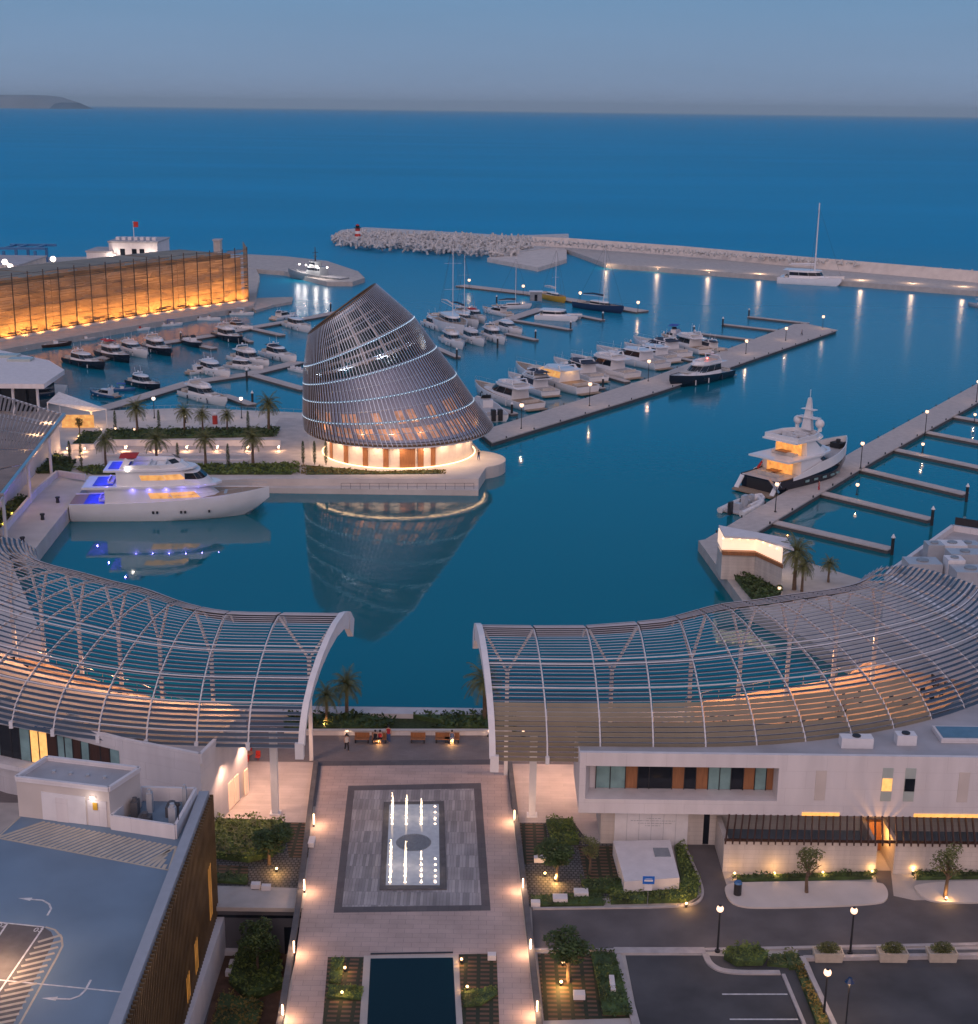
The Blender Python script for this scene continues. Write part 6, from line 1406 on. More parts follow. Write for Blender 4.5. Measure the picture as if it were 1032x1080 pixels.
t = thing('quay_railing', 'thin steel railing along the front of the cone quay', 'railing', tuple(g(400, 512, 1)))
m_ = MB(); a, b = g(360, 516, .9), g(500, 516, .9)
for i in range(15): p = a.lerp(b, i / 14); m_.bar(p, p + Vector((0, 0, 1.0)), .05)
m_.bar(a + Vector((0, 0, 1)), b + Vector((0, 0, 1)), .05); m_.bar(a + Vector((0, 0, .5)), b + Vector((0, 0, .5)), .03); m_.build('rails', 'dark_metal', t)
# back quay glass rail
t = thing('back_railing', 'thin white railing along the back edge of the palm terrace', 'railing', tuple(g(230, 436, 2))); m_ = MB(); P = [g(x, y, Z) for x, y in ((120, 434), (200, 432), (320, 437))]
for a, b in zip(P, P[1:]):
    m_.bar(a + Vector((0, 0, 1)), b + Vector((0, 0, 1)), .05)
    for i in range(12): p = a.lerp(b, i / 12); m_.bar(p, p + Vector((0, 0, 1)), .04)
m_.build('rails', 'steel', t)
# ------------------------------------------------------------ vegetation
def leafcloud(m, c, rx, ry, rz_, n, s, rs, shell=.45):
    for i in range(n):
        while 1:
            u = Vector((rs.uniform(-1, 1), rs.uniform(-1, 1), rs.uniform(-1, 1)))
            if shell < u.length < 1: break
        p = Vector((c[0] + u.x * rx, c[1] + u.y * ry, c[2] + u.z * rz_)); a = Vector((rs.uniform(-1, 1), rs.uniform(-1, 1), rs.uniform(-.6, .6))).normalized(); b = a.cross(Vector((rs.uniform(-1, 1), rs.uniform(-1, 1), rs.uniform(-1, 1)))).normalized()
        z = s * rs.uniform(.6, 1.4); m.add([p - a * z, p + b * z * .45, p + a * z, p - b * z * .45], [(0, 1, 2, 3)])
def leafbox(m, poly, z0, z1, dens, s, rs):
    xs_ = [p[0] for p in poly]; ys_ = [p[1] for p in poly]; A = (max(xs_) - min(xs_)) * (max(ys_) - min(ys_)); n = int(A * dens)
    for i in range(n):
        x, y = rs.uniform(min(xs_), max(xs_)), rs.uniform(min(ys_), max(ys_))
        if not inpoly(x, y, poly): continue
        hz_ = .75 + .25 * math.sin(x * 1.9 + 1) * math.sin(y * 2.3); p = Vector((x, y, z0 + (z1 - z0) * hz_ * rs.uniform(.35, 1.05))); a = Vector((rs.uniform(-1, 1), rs.uniform(-1, 1), rs.uniform(-.3, .8))).normalized(); b = a.cross(Vector((rs.uniform(-1, 1), rs.uniform(-1, 1), rs.uniform(-1, 1)))).normalized()
        z = s * rs.uniform(.6, 1.4); m.add([p - a * z, p + b * z * .5, p + a * z, p - b * z * .5], [(0, 1, 2, 3)])
def hedge(lab, pts, z, h, mt='leaf_dark', dens=26, s=.22, world=False, nm='hedge', seed=1):
    rs = random.Random(seed + len(lab)); P = pts if world else [g2(x, y, z) for x, y in pts]; cx = sum(p[0] for p in P) / len(P); cy = sum(p[1] for p in P) / len(P)
    t = thing(nm, lab, 'hedge', (cx, cy, z)); m = MB(); m.prism([(cx + (p[0] - cx) * .93, cy + (p[1] - cy) * .93) for p in P], z - .02, z + h * .45); m.build('woody_base', 'leaf_dark', t)
    m = MB(); leafbox(m, P, z, z + h, dens, s, rs); m.build('foliage', mt, t); return t
def palm_proto():
    t = thing('palm_tree', 'x', 'palm tree'); m = MB(); m.tube([(0, 0, 0), (.05, 0, 1.5), (0, .03, 3.2), (.02, 0, 4.6)], [.30, .24, .22, .27], 9); m.build('trunk', 'trunk', t, local=True)
    rs = random.Random(2); m = MB()
    for i in range(40):
        az_ = i * 2.399; el = R(78 - 105 * (i / 40)); L_ = rs.uniform(2.4, 3.1); p = Vector((0, 0, 4.6)); d = Vector((math.cos(az_) * math.cos(el), math.sin(az_) * math.cos(el), math.sin(el))); prev = p; side = Vector((-math.sin(az_), math.cos(az_), 0))
        for k_ in range(9):
            q = prev + d * L_ / 9; d = (d + Vector((0, 0, -.13 - .02 * k_))).normalized(); m.bar(prev, q, .04); ll = .55 * math.sin(math.pi * (k_ + 1.2) / 10.5) + .1
            for sg in (-1, 1):
                for o_ in (0, .5):
                    b0 = prev.lerp(q, o_); e = b0 + side * sg * ll + d * ll * .6 - Vector((0, 0, ll * .3)); m.add([b0 - d * .045, b0 + d * .045, e], [(0, 1, 2)])
            prev = q
    m.build('fronds', 'leaf_palm', t, local=True); return t
def cypress_proto():
    t = thing('cypress_tree', 'x', 'cypress'); m = MB(); m.tube([(0, 0, 0), (0, 0, 3.2)], [.08, .03], 6); m.build('trunk', 'trunk', t, local=True)
    rs = random.Random(3); m = MB()
    for i in range(650):
        z = rs.uniform(.3, 4.2); r_ = .40 * (1 - ((z - 1.2) / 3.1) ** 2) ** .5 * rs.uniform(.5, 1.05) if z > 1.2 else .40 * rs.uniform(.4, 1) * (z / 1.2) ** .4; a = rs.uniform(0, 6.28); p = Vector((r_ * math.cos(a), r_ * math.sin(a), z)); u = Vector((math.cos(a) * .25, math.sin(a) * .25, 1)).normalized() * .16; s_ = Vector((-math.sin(a), math.cos(a), 0)) * .05; m.add([p - s_, p + s_, p + u], [(0, 1, 2)])
    m.build('foliage', 'leaf_dark', t, local=True); return t
def tree_proto(seed, mt='leaf', h=4.2, cr_=1.5, n=1500, s=.11, cat='tree', clumps=11):
    rs = random.Random(seed); t = thing('leafy_tree', 'x', cat); m = MB(); m.tube([(0, 0, 0), (.06, .02, h * .3), (0, .05, h * .55), (.05, 0, h * .75)], [.13, .10, .08, .04], 8)
    for i in range(6): a = i * 1.05 + rs.uniform(-.3, .3); b0 = Vector((.02, .02, h * rs.uniform(.32, .55))); m.tube([b0, b0 + Vector((math.cos(a) * cr_ * .4, math.sin(a) * cr_ * .4, h * .17)), b0 + Vector((math.cos(a) * cr_ * .75, math.sin(a) * cr_ * .75, h * .26))], [.06, .04, .015], 5)
    m.build('trunk', 'trunk', t, local=True); m = MB()
    for i in range(clumps):
        a = i * 2.4; r_ = cr_ * rs.uniform(.1, .68); leafcloud(m, (r_ * math.cos(a), r_ * math.sin(a), h * rs.uniform(.6, .92)), cr_ * .44, cr_ * .44, cr_ * .36, n // clumps, s, rs, .2)
    m.build('crown', mt, t, local=True); return t
mat('leaf_palm', (.12, .13, .04), .6, var=.4, scale=1.5)
UP = {}; PP = palm_proto()
def palm(lab, px, py, z=Z, s=1.0, uplight=False, rz_=None):
    q = g(px, py, z); o = place(PP, UP, 'palm', tuple(q), rz_ if rz_ is not None else px * .7, lab, 'date palms', (s * (1 + .1 * math.sin(px)), s * (1 + .08 * math.cos(px * 2)), s * (.92 + .2 * abs(math.sin(px * 1.7)))))
    return o
def uplight(lab, px, py, z=Z, p_=30, dx=0):
    q = g(px, py, z); t = thing('spot_light', lab, 'garden light', tuple(q), 0, 'small uplights in the planting'); m = MB(); m.cyl(q.x, q.y, z, z + .25, .09, .12, n=8); m.build('housing', 'dark_metal', t); m = MB(); m.ball((q.x, q.y, z + .32), .10, 8, 6); m.build('lamp_lens', 'bulb_small', t); lamp('lamp_light', t, (q.x + dx, q.y - .15, z + .55), p_, (1, .52, .16), .08, local=False); return t
for (x, y, s_, l_) in ((145, 457, 1.0, 'tall date palm at the back hedge, left of the twin lamp'), (195, 456, .85, 'small brownish palm on the back hedge'), (214, 456, .8, 'dark slender palm right of the small brownish palm'), (240, 456, .8, 'narrow palm between the red bin and the twin lamp'), (284, 455, 1.15, 'largest date palm at the back, left of the cone'),
    (112, 493, 1.0, 'palm directly behind the stern of the large white yacht'), (166, 492, 1.1, 'bushy palm behind the red awning of the large yacht'), (217, 490, .95, 'palm above the windscreen of the large yacht'), (267, 490, 1.0, 'date palm above the bow of the large yacht')): palm(l_, x, y, s=s_ * .88)
palm('tall date palm on the seawall between the canopies', 366, 757, s=.8); palm('shorter palm lit by a spotlight beside the left canopy arch', 345, 766, s=.62); palm('dark palm half hidden by the right canopy arch', 511, 762, s=.85)
palm('date palm beside the lit kiosk', 838, 622, z=1.5, s=.95); palm('second palm behind the kiosk palm, leaning right', 846, 624, z=1.5, s=.7); palm('small yellow-lit palm right of the kiosk', 874, 614, z=1.5, s=.55)
CYP = cypress_proto()
cyl_ = [(168, 455, 'right of the left twin lamp'), (122, 456, 'at the left end of the back hedge'), (262, 456, 'right of the right twin lamp'), (320, 490, 'nearest the glass drum of the cone'), (332, 490, 'second from the glass drum of the cone'), (344, 490, 'third, against the glowing drum'), (188, 492, 'between two palms behind the large yacht'), (241, 493, 'behind the bridge of the large yacht'), (52, 484, 'left, beside the quay building'), (60, 476, 'tallest, beside the quay building'), (74, 490, 'in the left planting'), (86, 492, 'in front of the angular planter'), (467, 489, 'at the right end of the glowing drum')]
for x, y, l_ in cyl_: q = g(x, y, Z); place(CYP, UP, 'cyp', tuple(q), x, 'slim dark cypress ' + l_, 'slim cypresses on the palm terrace', .95)
for x, y in ((60, 488), (72, 462), (82, 460), (90, 452)): pass
uplight('orange uplight at the foot of the tallest cypress', 60, 484, p_=60); uplight('yellow uplight in the cafe planting', 83, 462, p_=60); uplight('uplight at the far left garden', 12, 545, p_=80); uplight('second uplight at the far left garden', 5, 556, p_=60)
t_y = tree_proto(21, 'leaf_dry', 3.0, .9, 600, .12); q = g(84, 458, Z); place(t_y, UP, 'ty', tuple(q), 0, 'yellow-lit shrub tree in the angular planter', None, 1)
hedge('long low hedge at the back of the palm terrace', [(112, 455), (296, 453), (292, 461), (112, 464)], Z, .9, dens=16, s=.28)
hedge('long hedge along the front of the palm terrace', [(75, 494), (190, 492), (316, 490), (316, 501), (190, 501), (90, 501)], Z, .8, 'leaf', dens=16, s=.28)
hedge('low planting at the foot of the glowing drum', [(318, 491), (400, 498), (470, 496), (470, 500), (318, 501)], Z, .35, 'leaf_dry', dens=14, s=.22)
hedge('dark planting below the quay building', [(38, 500), (55, 478), (80, 488), (75, 498), (50, 500)], Z, .8, dens=14, s=.3)
hedge('planting in the angular planter', [(78, 470), (104, 468), (108, 457), (88, 457)], Z, .8, dens=14, s=.28)
hedge('dark garden at the far left below the jetty', [(-20, 590), (2, 560), (30, 528), (22, 524), (-30, 560)], Z, 1.0, dens=10, s=.35)
hedge('green hedge on the kiosk quay', [(770, 606), (786, 604), (826, 626), (812, 640), (798, 640)], 1.5, 1.2, 'leaf_dark', dens=26, s=.26)
# promenade planting and seawall
m_ = MB(); m_.prism([(-40, 129.6), (40, 129.6), (40, 131.25), (-40, 131.25)], 1.0, Z + .5); struct('seawall', m_, 'white_wall')
lowwall([(300, 775), (540, 775)], Z, .45, 'low white wall behind the promenade benches', .35)
hedge('dark hedge on the promenade between the canopies, left half', [(300, 758), (382, 757), (420, 764), (400, 772), (300, 773)], Z, 1.1, dens=30, s=.22)
hedge('dark hedge on the promenade between the canopies, right half', [(432, 758), (545, 756), (545, 772), (455, 772), (470, 765)], Z, 1.1, dens=30, s=.22)
m_ = MB(); m_.sheet([g2(x, y, Z) for x, y in ((300, 756), (545, 755), (545, 774), (300, 775))], Z + .012); tag(m_.build('lawn', 'grass'), 'dull grass strip between the promenade hedges', 'grass', kind='stuff')
uplight('bright yellow uplight under the shorter palm at the left canopy arch', 343, 768, p_=90)
for i, (x, l_) in enumerate(((366, 'left'), (516, 'right'), (552, 'far right'))): lamppost(l_ + ' low lamp on the promenade wall', x, 777, h=.5, power=50, r=.13, z=Z, grp='low lamps along the promenade wall')
for x, l_, lab in ((382, 0, 'leftmost'), (400, 1, 'occupied left'), (441, 0, 'middle'), (467, 0, 'second right'), (477, 1, 'occupied right')):
    q = g(x, 783, Z); t = thing('promenade_bench', '%s timber bench on the promenade by the low wall' % lab, 'bench', tuple(q), 0, 'timber benches on the promenade'); m_ = MB(); m_.box(q.x - .7, q.x + .7, q.y - .3, q.y + .3, Z + .38, Z + .46); m_.build('seat', 'wood', t); m_ = MB(); m_.box(q.x - .7, q.x + .7, q.y + .24, q.y + .3, Z + .46, Z + .9); m_.build('backrest', 'wood', t)
    for s_ in (-.6, .6): m_ = MB(); m_.box(q.x + s_ - .05, q.x + s_ + .05, q.y - .25, q.y + .25, Z, Z + .38); m_.build('leg', 'dark_metal', t)
    if l_: lamp('bench_light', t, (q.x, q.y - .5, Z + .35), 35, (1, .5, .15), .08, local=False)
# planting beds
def bed(nm, pts, mt, z=Z, dz=.02): m = MB(); m.sheet([g2(x, y, z) for x, y in pts], z + dz); return struct(nm, m, mt)
bed('planting_bed', [(224, 866), (326, 868), (318, 937), (214, 934)], 'cobble'); bed('planting_bed', [(300, 868), (328, 868), (325, 905), (305, 905)], 'planting_rows', dz=.03); bed('planting_bed', [(216, 912), (262, 914), (262, 933), (214, 932)], 'planting_rows', dz=.03)
bed('planting_bed', [(548, 868), (606, 868), (622, 890), (655, 890), (660, 945), (556, 957)], 'cobble'); bed('planting_bed', [(548, 869), (575, 869), (582, 908), (553, 912)], 'planting_rows', dz=.03); bed('planting_bed', [(610, 893), (646, 893), (654, 930), (618, 930)], 'planting_rows', dz=.03)
bed('planting_bed', [(567, 1006), (649, 1006), (668, 1074), (574, 1077)], 'planting_rows'); bed('planting_bed', [(346, 1010), (384, 1010), (379, 1085), (340, 1085)], 'planting_rows', dz=.03); bed('planting_bed', [(484, 1007), (524, 1006), (527, 1085), (488, 1085)], 'planting_rows', dz=.03)
m_ = MB(); m_.sheet([g2(x, y, -2) for x, y in ((236, 1000), (303, 1003), (298, 1090), (215, 1090))], -1.97); struct('court_bed', m_, 'earth')
hedge('dense mixed shrub mass beside the left terrace', [(224, 868), (300, 870), (305, 884), (290, 905), (262, 912), (216, 906)], Z, 1.3, 'leaf', dens=60, s=.14)
hedge('low clipped hedge in front of the left shrub mass', [(218, 922), (262, 925), (262, 934), (214, 931)], Z, .5, 'leaf_dark', dens=80, s=.10)
hedge('square clipped hedge by the right forecourt edge', [(575, 868), (604, 867), (612, 892), (582, 895)], Z, 1.0, 'leaf', dens=90, s=.11)
hedge('dark ball hedge left of the road sign', [(612, 932), (660, 930), (662, 942), (615, 944)], Z, .9, 'leaf_dark', dens=90, s=.11)
hedge('bright green hedge round the white block and road sign', [(640, 944), (668, 936), (718, 936), (726, 895), (714, 893), (706, 890), (730, 905), (742, 940), (735, 951), (700, 954), (640, 956)][0:3] + [(720, 934), (712, 893), (722, 893), (740, 935), (738, 948), (725, 954), (640, 956)], Z, .8, 'leaf', dens=80, s=.11)
hedge('dark ground hedge along the road kerb', [(560, 947), (636, 942), (640, 956), (560, 957)], Z, .4, 'leaf_dark', dens=80, s=.10)
hedge('dark hedge beside the lower right bed', [(622, 1005), (649, 1006), (668, 1074), (636, 1074), (628, 1030)], Z, .6, 'leaf_dark', dens=80, s=.11)
hedge('rounded green hedge on the car park island', [(762, 1012), (766, 1003), (800, 1001), (812, 1010), (806, 1019), (776, 1020)], Z + .1, .9, 'leaf', dens=90, s=.11)
hedge('dull planting at the right of the car park island', [(814, 1008), (838, 1010), (834, 1022), (808, 1020)], Z, .5, 'leaf_olive', dens=70, s=.10)
hedge('strip hedge along the stone-clad pergola wall', [(772, 926), (925, 922), (925, 928), (772, 931)], Z, .6, 'leaf_dark', dens=80, s=.11)
hedge('strip hedge right of the pergola passage', [(962, 922), (1100, 918), (1100, 927), (962, 929)], Z, .6, 'leaf_dark', dens=80, s=.11)
hedge('low clipped hedge band left of the reflecting pool', [(346, 1040), (384, 1042), (382, 1056), (344, 1054)], Z, .4, 'leaf', dens=90, s=.09); hedge('low clipped hedge band right of the reflecting pool', [(486, 1048), (524, 1042), (526, 1050), (508, 1062), (488, 1064)], Z, .4, 'leaf', dens=90, s=.09)
hedge('patchy planting at the top left of the reflecting pool', [(350, 1012), (364, 1012), (360, 1040), (346, 1038)], Z, .4, 'leaf', dens=60, s=.09)
hedge('court garden shrubs below the retaining wall', [(252, 1002), (296, 1008), (300, 1045), (262, 1060), (240, 1040)], -2, 1.4, 'leaf', dens=50, s=.14); hedge('yellow-green shrub strip at the bottom of the court garden', [(232, 1050), (280, 1060), (272, 1090), (222, 1090)], -2, .8, 'leaf_dry', dens=50, s=.12)
T1 = tree_proto(5, 'leaf_dark', 3.6, 1.6, 2600, .12); T2 = tree_proto(8, 'leaf_olive', 3.4, 1.1, 900, .09)
for (x, y, pr_, k_, s_, l_, z) in ((284, 912, T1, 'T1', (1.25, 1.2, .85), 'round dark green tree beside the left forecourt edge', Z), (273, 1030, T1, 'T1', 1.1, 'dark leafy tree in the sunken court garden', -2), (588, 930, T1, 'T1', (1.1, 1.1, .85), 'amber-lit multi-stem tree left of the white block', Z), (600, 1036, T1, 'T1', (1.15, 1.15, .95), 'amber-lit tree at the corner of the lower right bed', Z),
    (851, 943, T2, 'T2', 1.2, 'thin young tree standing before the stone wall', Z), (997, 948, T2, 'T2', 1.3, 'yellow-green young tree right of the passage', Z), (622, 922, T2, 'T2', .95, 'wispy grey-green shrub tree beside the planting rows', Z)):
    q = g(x, y, z); place(pr_, UP, k_, tuple(q), x, l_, None, s_)
for (x, y, l_, p_) in ((292, 920, 'uplight beneath the round dark tree', 90), (288, 903, 'uplight inside the left shrub mass', 8), (575, 925, 'uplight left of the amber-lit multi-stem tree', 50), (586, 930, 'small uplight right under the amber-lit multi-stem tree', 170), (592, 1040, 'uplight at the foot of the lower right tree', 190), (594, 1019, 'second uplight behind the lower right tree', 35),
    (364, 1025, 'upper uplight in the bed left of the reflecting pool', 30), (361, 1051, 'lower uplight in the bed left of the reflecting pool', 30), (487, 1016, 'upper uplight in the bed right of the reflecting pool', 26), (493, 1045, 'lower uplight in the bed right of the reflecting pool', 34), (724, 957, 'bright uplight at the hedge corner by the road', 60), (998, 951, 'uplight under the yellow-green young tree', 45),
    (775, 925, 'first uplight from the left at the stone wall', 22), (817, 925, 'second uplight from the left at the stone wall', 40), (868, 924, 'third uplight from the left at the stone wall', 22), (920, 923, 'fourth uplight beside the passage', 22), (963, 922, 'fifth uplight right of the passage', 22)): uplight(l_, x, y, p_=p_)
# white stepping blocks
for (x, y, w_, d_, l_, z) in ((591, 951, 1.1, .8, 'largest white cube seat in the right bed', Z), (613, 945, 1.1, .8, 'white cube seat beside the dark ball hedge', Z), (565, 956, .7, .5, 'small white cube seat at the bed corner', Z), (570, 909, 1.0, .6, 'white slab seat in the upper right bed', Z), (611, 1053, .8, .6, 'pale cube seat in the lower right bed', Z), (646, 1042, .35, 1.7, 'tall narrow white marker on the lower right hedge', Z),
    (270, 937, .7, .5, 'white cube light near the left bed kerb', Z), (281, 939, .7, .4, 'flat white slab near the left bed kerb', Z), (519, 1012, .6, .5, 'white hatch cover in the bed right of the reflecting pool', Z), (248, 1020, .8, .7, 'pale square slab in the court garden', -2), (244, 1029, .8, .5, 'pale lower slab in the court garden', -2), (246, 1007, 1.8, .5, 'long white slab on the kerb of the court garden', -2), (329, 891, .5, 1.2, 'upright pale stone seat at the left forecourt wall', Z)):
    q = g(x, y, z); t = thing('stone_block', l_, 'block', tuple(q)); m_ = MB(); m_.box(q.x - w_ / 2, q.x + w_ / 2, q.y - d_ / 2, q.y + d_ / 2, z + .06, z + .45); m_.build('block', 'white_wall', t); m_ = MB(); m_.box(q.x - w_ * .42, q.x + w_ * .42, q.y - d_ * .42, q.y + d_ * .42, z, z + .06); m_.build('foot', 'concrete_dark', t)
# big white block with hatch
t = thing('service_block', 'big white concrete service block with a grey hatch beside the hedge', 'service block', (12.9, 102, Z)); m_ = MB()
bt = [g2(x, y, 3.3) for x, y in ((647, 887), (707, 886), (717, 926), (659, 930))]; m_.prism(bt, Z, 3.3); m_.build('block', 'white_wall', t)
m_ = MB(); m_.prism([g2(x, y, 3.3) for x, y in ((689, 895), (705, 895), (708, 904), (691, 904))], 3.3, 3.36); m_.build('hatch', 'navy_grey', t)
# road sign
q = g(683, 957, Z); t = thing('road_sign', 'blue road sign with a smaller white plate on a thin post by the kerb', 'sign', tuple(q)); m_ = MB(); m_.tube([(q.x, q.y, Z), (q.x, q.y, Z + 2.6)], .035, 6); m_.build('post', 'steel', t)
m_ = MB(); m_.box(q.x - .45, q.x + .45, q.y - .06, q.y - .04, Z + 2.0, Z + 2.65); sg = m_.build('panel', 'sign_blue', t); m_ = MB(); m_.box(q.x - .33, q.x + .33, q.y - .075, q.y - .062, Z + 2.22, Z + 2.36); m_.box(q.x - .27, q.x + .27, q.y - .075, q.y - .062, Z + 2.42, Z + 2.46); m_.build('lettering_band', 'white_paint', sg)
m_ = MB(); m_.box(q.x - .3, q.x + .3, q.y - .06, q.y - .04, Z + 1.45, Z + 1.95); m_.build('lower_plate', 'white_paint', t)
# street lamps by the road
for i, (x, y, l_) in enumerate(((757, 1004, 'tall street lamp on the car park island'), (897, 1006, 'tall street lamp between the planter boxes'), (1036, 1003, 'street lamp cut by the right frame edge'), (869, 1074, 'near street lamp beside the sloping strip hedge'))): lamppost(l_, x, y, h=3.3, power=330, r=.26, z=Z + .02, grp='street lamps along the road', mt='bulb')
q = g(892, 1086, Z); t = thing('flood_lamp', 'dark hooded flood lamp on a thin post in the lower car park', 'lamp post', tuple(q)); m_ = MB(); m_.tube([(q.x, q.y, Z), (q.x, q.y, Z + 3.6)], .05, 6); m_.build('pole', 'dark_metal', t); m_ = MB(); m_.loft([[(q.x + .35 * math.cos(a * .785), q.y + .35 * math.sin(a * .785), Z + 3.6) for a in range(8)], [(q.x + .12 * math.cos(a * .785), q.y + .12 * math.sin(a * .785), Z + 3.9) for a in range(8)]]); m_.build('hood', 'navy_hull', t); m_ = MB(); m_.cyl(q.x, q.y, Z + 3.5, Z + 3.59, .2, n=8); m_.build('lamp_lens', 'bulb', t); lamp('lamp_light', t, (q.x, q.y, Z + 3.3), 90, (1, .62, .34), .15, local=False)
# planter boxes with shrubs
PB = thing('planter_box', 'x', 'planter'); m_ = MB()
m_.loft([[(-.95, -.45, 0), (.95, -.45, 0), (.95, .45, 0), (-.95, .45, 0)], [(-1.05, -.52, .75), (1.05, -.52, .75), (1.05, .52, .75), (-1.05, .52, .75)], [(-.95, -.42, .75), (.95, -.42, .75), (.95, .42, .75), (-.95, .42, .75)], [(-.95, -.42, .6), (.95, -.42, .6), (.95, .42, .6), (-.95, .42, .6)]]); m_.build('box', 'paint_cream', PB, local=True)
rs = random.Random(6); m_ = MB(); leafcloud(m_, (0, 0, .95), .85, .45, .42, 700, .09, rs, .1); m_.build('shrub', 'leaf_olive', PB, local=True)
for i, (x, l_) in enumerate(((873, 'left planter box with olive shrub between the street lamp and the island'), (941, 'middle planter box with olive shrub right of the street lamp'), (993, 'right planter box with pointed olive shrub by the frame edge'))): q = g(x, 1012, Z); place(PB, UP, 'pb', tuple(q), 0, l_, 'planter boxes along the car park edge')
# dark recess strips between the planters
m_ = MB()
for a, b in ((842, 861), (884, 930), (955, 982), (1005, 1060)): m_.prism([g2(a, 1002, Z), g2(b, 1002, Z), g2(b, 1009, Z), g2(a, 1009, Z)], Z + .021, Z + .03)
struct('dark_paving_strips', m_, 'concrete_dark')
# sloping strip hedge and bollards at the car park
hedge('golden ornamental grass strip along the sloping kerb', [(838, 1022), (846, 1020), (876, 1085), (862, 1085)], Z, .7, 'leaf_dry', dens=80, s=.13); hedge('olive bush at the top of the sloping grass strip', [(826, 1008), (842, 1010), (846, 1024), (832, 1024)], Z, .9, 'leaf_olive', dens=80, s=.12)
q = g(778, 945, Z); t = thing('litter_bin', 'dark cylindrical litter bin with a blue top on the pale pavement', 'bin', tuple(q)); m_ = MB(); m_.cyl(q.x, q.y, Z + .14, Z + 1.1, .3, n=12); m_.build('bin_body', 'dark_metal', t); m_ = MB(); m_.cyl(q.x, q.y, Z + 1.1, Z + 1.25, .33, .25, n=12); m_.build('lid', 'blue_hull', t)
q = g(218 + 12, 449, Z); q = g(227, 447, Z); t = thing('litter_bin', 'small red bin with white top at the back quay', 'bin', tuple(q)); m_ = MB(); m_.cyl(q.x, q.y, Z, Z + 1.6, .5, n=10); m_.build('bin_body', 'red_paint', t); m_ = MB(); m_.ball((q.x, q.y, Z + 1.9), .4, 8, 6); m_.build('lid', 'white_paint', t)
# ------------------------------------------------------------ fountain basin, jets, reflecting pool
FN = thing('fountain', 'rectangular fountain with dark rim, pale floor and four rows of lit jets', 'fountain', tuple(g(437, 892, Z)))
fo = [g2(405, 847, Z), g2(400.5, 939.5, Z), g2(471.5, 939, Z), g2(468.5, 846, Z)]; fi = [g2(411, 850, Z), g2(407, 935, Z), g2(464, 935, Z), g2(463, 849.5, Z)]
m_ = MB(); m_.prism(fo, Z, Z + .10)
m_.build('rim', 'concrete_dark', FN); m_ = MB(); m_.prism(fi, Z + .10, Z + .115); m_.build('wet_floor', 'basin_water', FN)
c = g(436.5, 890, Z); m_ = MB(); m_.cyl(c.x, c.y, Z + .115, Z + .13, 1.35, n=40); m_.build('round_grate', 'slate_grate', FN)
m_ = MB()
for i in range(48): a = i * R(7.5); m_.box(c.x + 1.4 * math.cos(a) - .04, c.x + 1.4 * math.cos(a) + .04, c.y + 1.4 * math.sin(a) - .04, c.y + 1.4 * math.sin(a) + .04, Z + .115, Z + .14)
m_.build('grate_ring', 'concrete_dark', FN)
rj = random.Random(8)
colx = [(414.5, 411.5), (429, 427.5), (444.5, 444.5), (459, 459.5)]
hts = {0: [0, 0, 0, .2, .3, .35, .5, .45] , 1: [0] * 8}
for ci, (xt, xb) in enumerate(colx):
    for r_ in range(14):
        s_ = r_ / 13; y = 852 + s_ * 80; x = xt + (xb - xt) * s_
        if .30 < s_ < .62 and not (ci in (0,) and s_ > .5): continue
        q = g(x, y, Z); h = [.9, 1.7, .8, .12][ci] * (rj.uniform(.5, 1.1) if ci < 3 else 1)
        if ci == 0: h = 1.3 if s_ < .25 else .7
        if ci == 2 and s_ > .7: h = .25
        m_ = MB(); pts = [(q.x, q.y, Z + .11), (q.x + rj.uniform(-.03, .03), q.y, Z + .11 + h * .5), (q.x + rj.uniform(-.06, .06), q.y, Z + .11 + h)]; m_.tube(pts, [.07, .05, .02], 6)
        for k_ in range(5 if h > .4 else 0): zz = rj.uniform(.3, 1) * h; m_.ball((q.x + rj.uniform(-.12, .12), q.y + rj.uniform(-.1, .1), Z + .1 + zz), .03, 5, 4)
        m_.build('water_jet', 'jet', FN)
        m_ = MB(); m_.cyl(q.x, q.y, Z + .116, Z + .13, .10, n=8); m_.build('jet_lamp', 'bulb_jet', FN)
for x, y in ((414, 860), (429, 865), (444, 865), (413, 915), (428, 915), (444, 918), (459, 925), (459, 860)): q = g(x, y, Z); lamp('jet_light', FN, (q.x, q.y, Z + .6), 10, (1, .72, .5), .1, local=False)
RP = thing('reflecting_pool', 'still dark rectangular pool with a grey rim at the bottom of the forecourt', 'pool', tuple(g(434, 1040, Z)))
pr_ = [g2(384, 1009, Z), g2(483, 1008, Z), g2(489, 1090, Z), g2(379, 1090, Z)]; pi_ = [g2(391, 1012, Z), g2(478, 1011, Z), g2(482, 1090, Z), g2(387, 1090, Z)]
m_ = MB(); m_.prism(pr_, Z + .01, Z + .06); m_.build('rim', 'concrete', RP); m_ = MB(); m_.prism(pi_, Z + .06, Z + .068); m_.build('water', 'pool_water', RP)
m_ = MB(); a, b = g(391, 1006.5, Z), g(478, 1005, Z); m_.bar(a + Vector((0, 0, .02)), b + Vector((0, 0, .02)), .18, .04); m_.build('overflow_slot', 'dark_metal', RP)
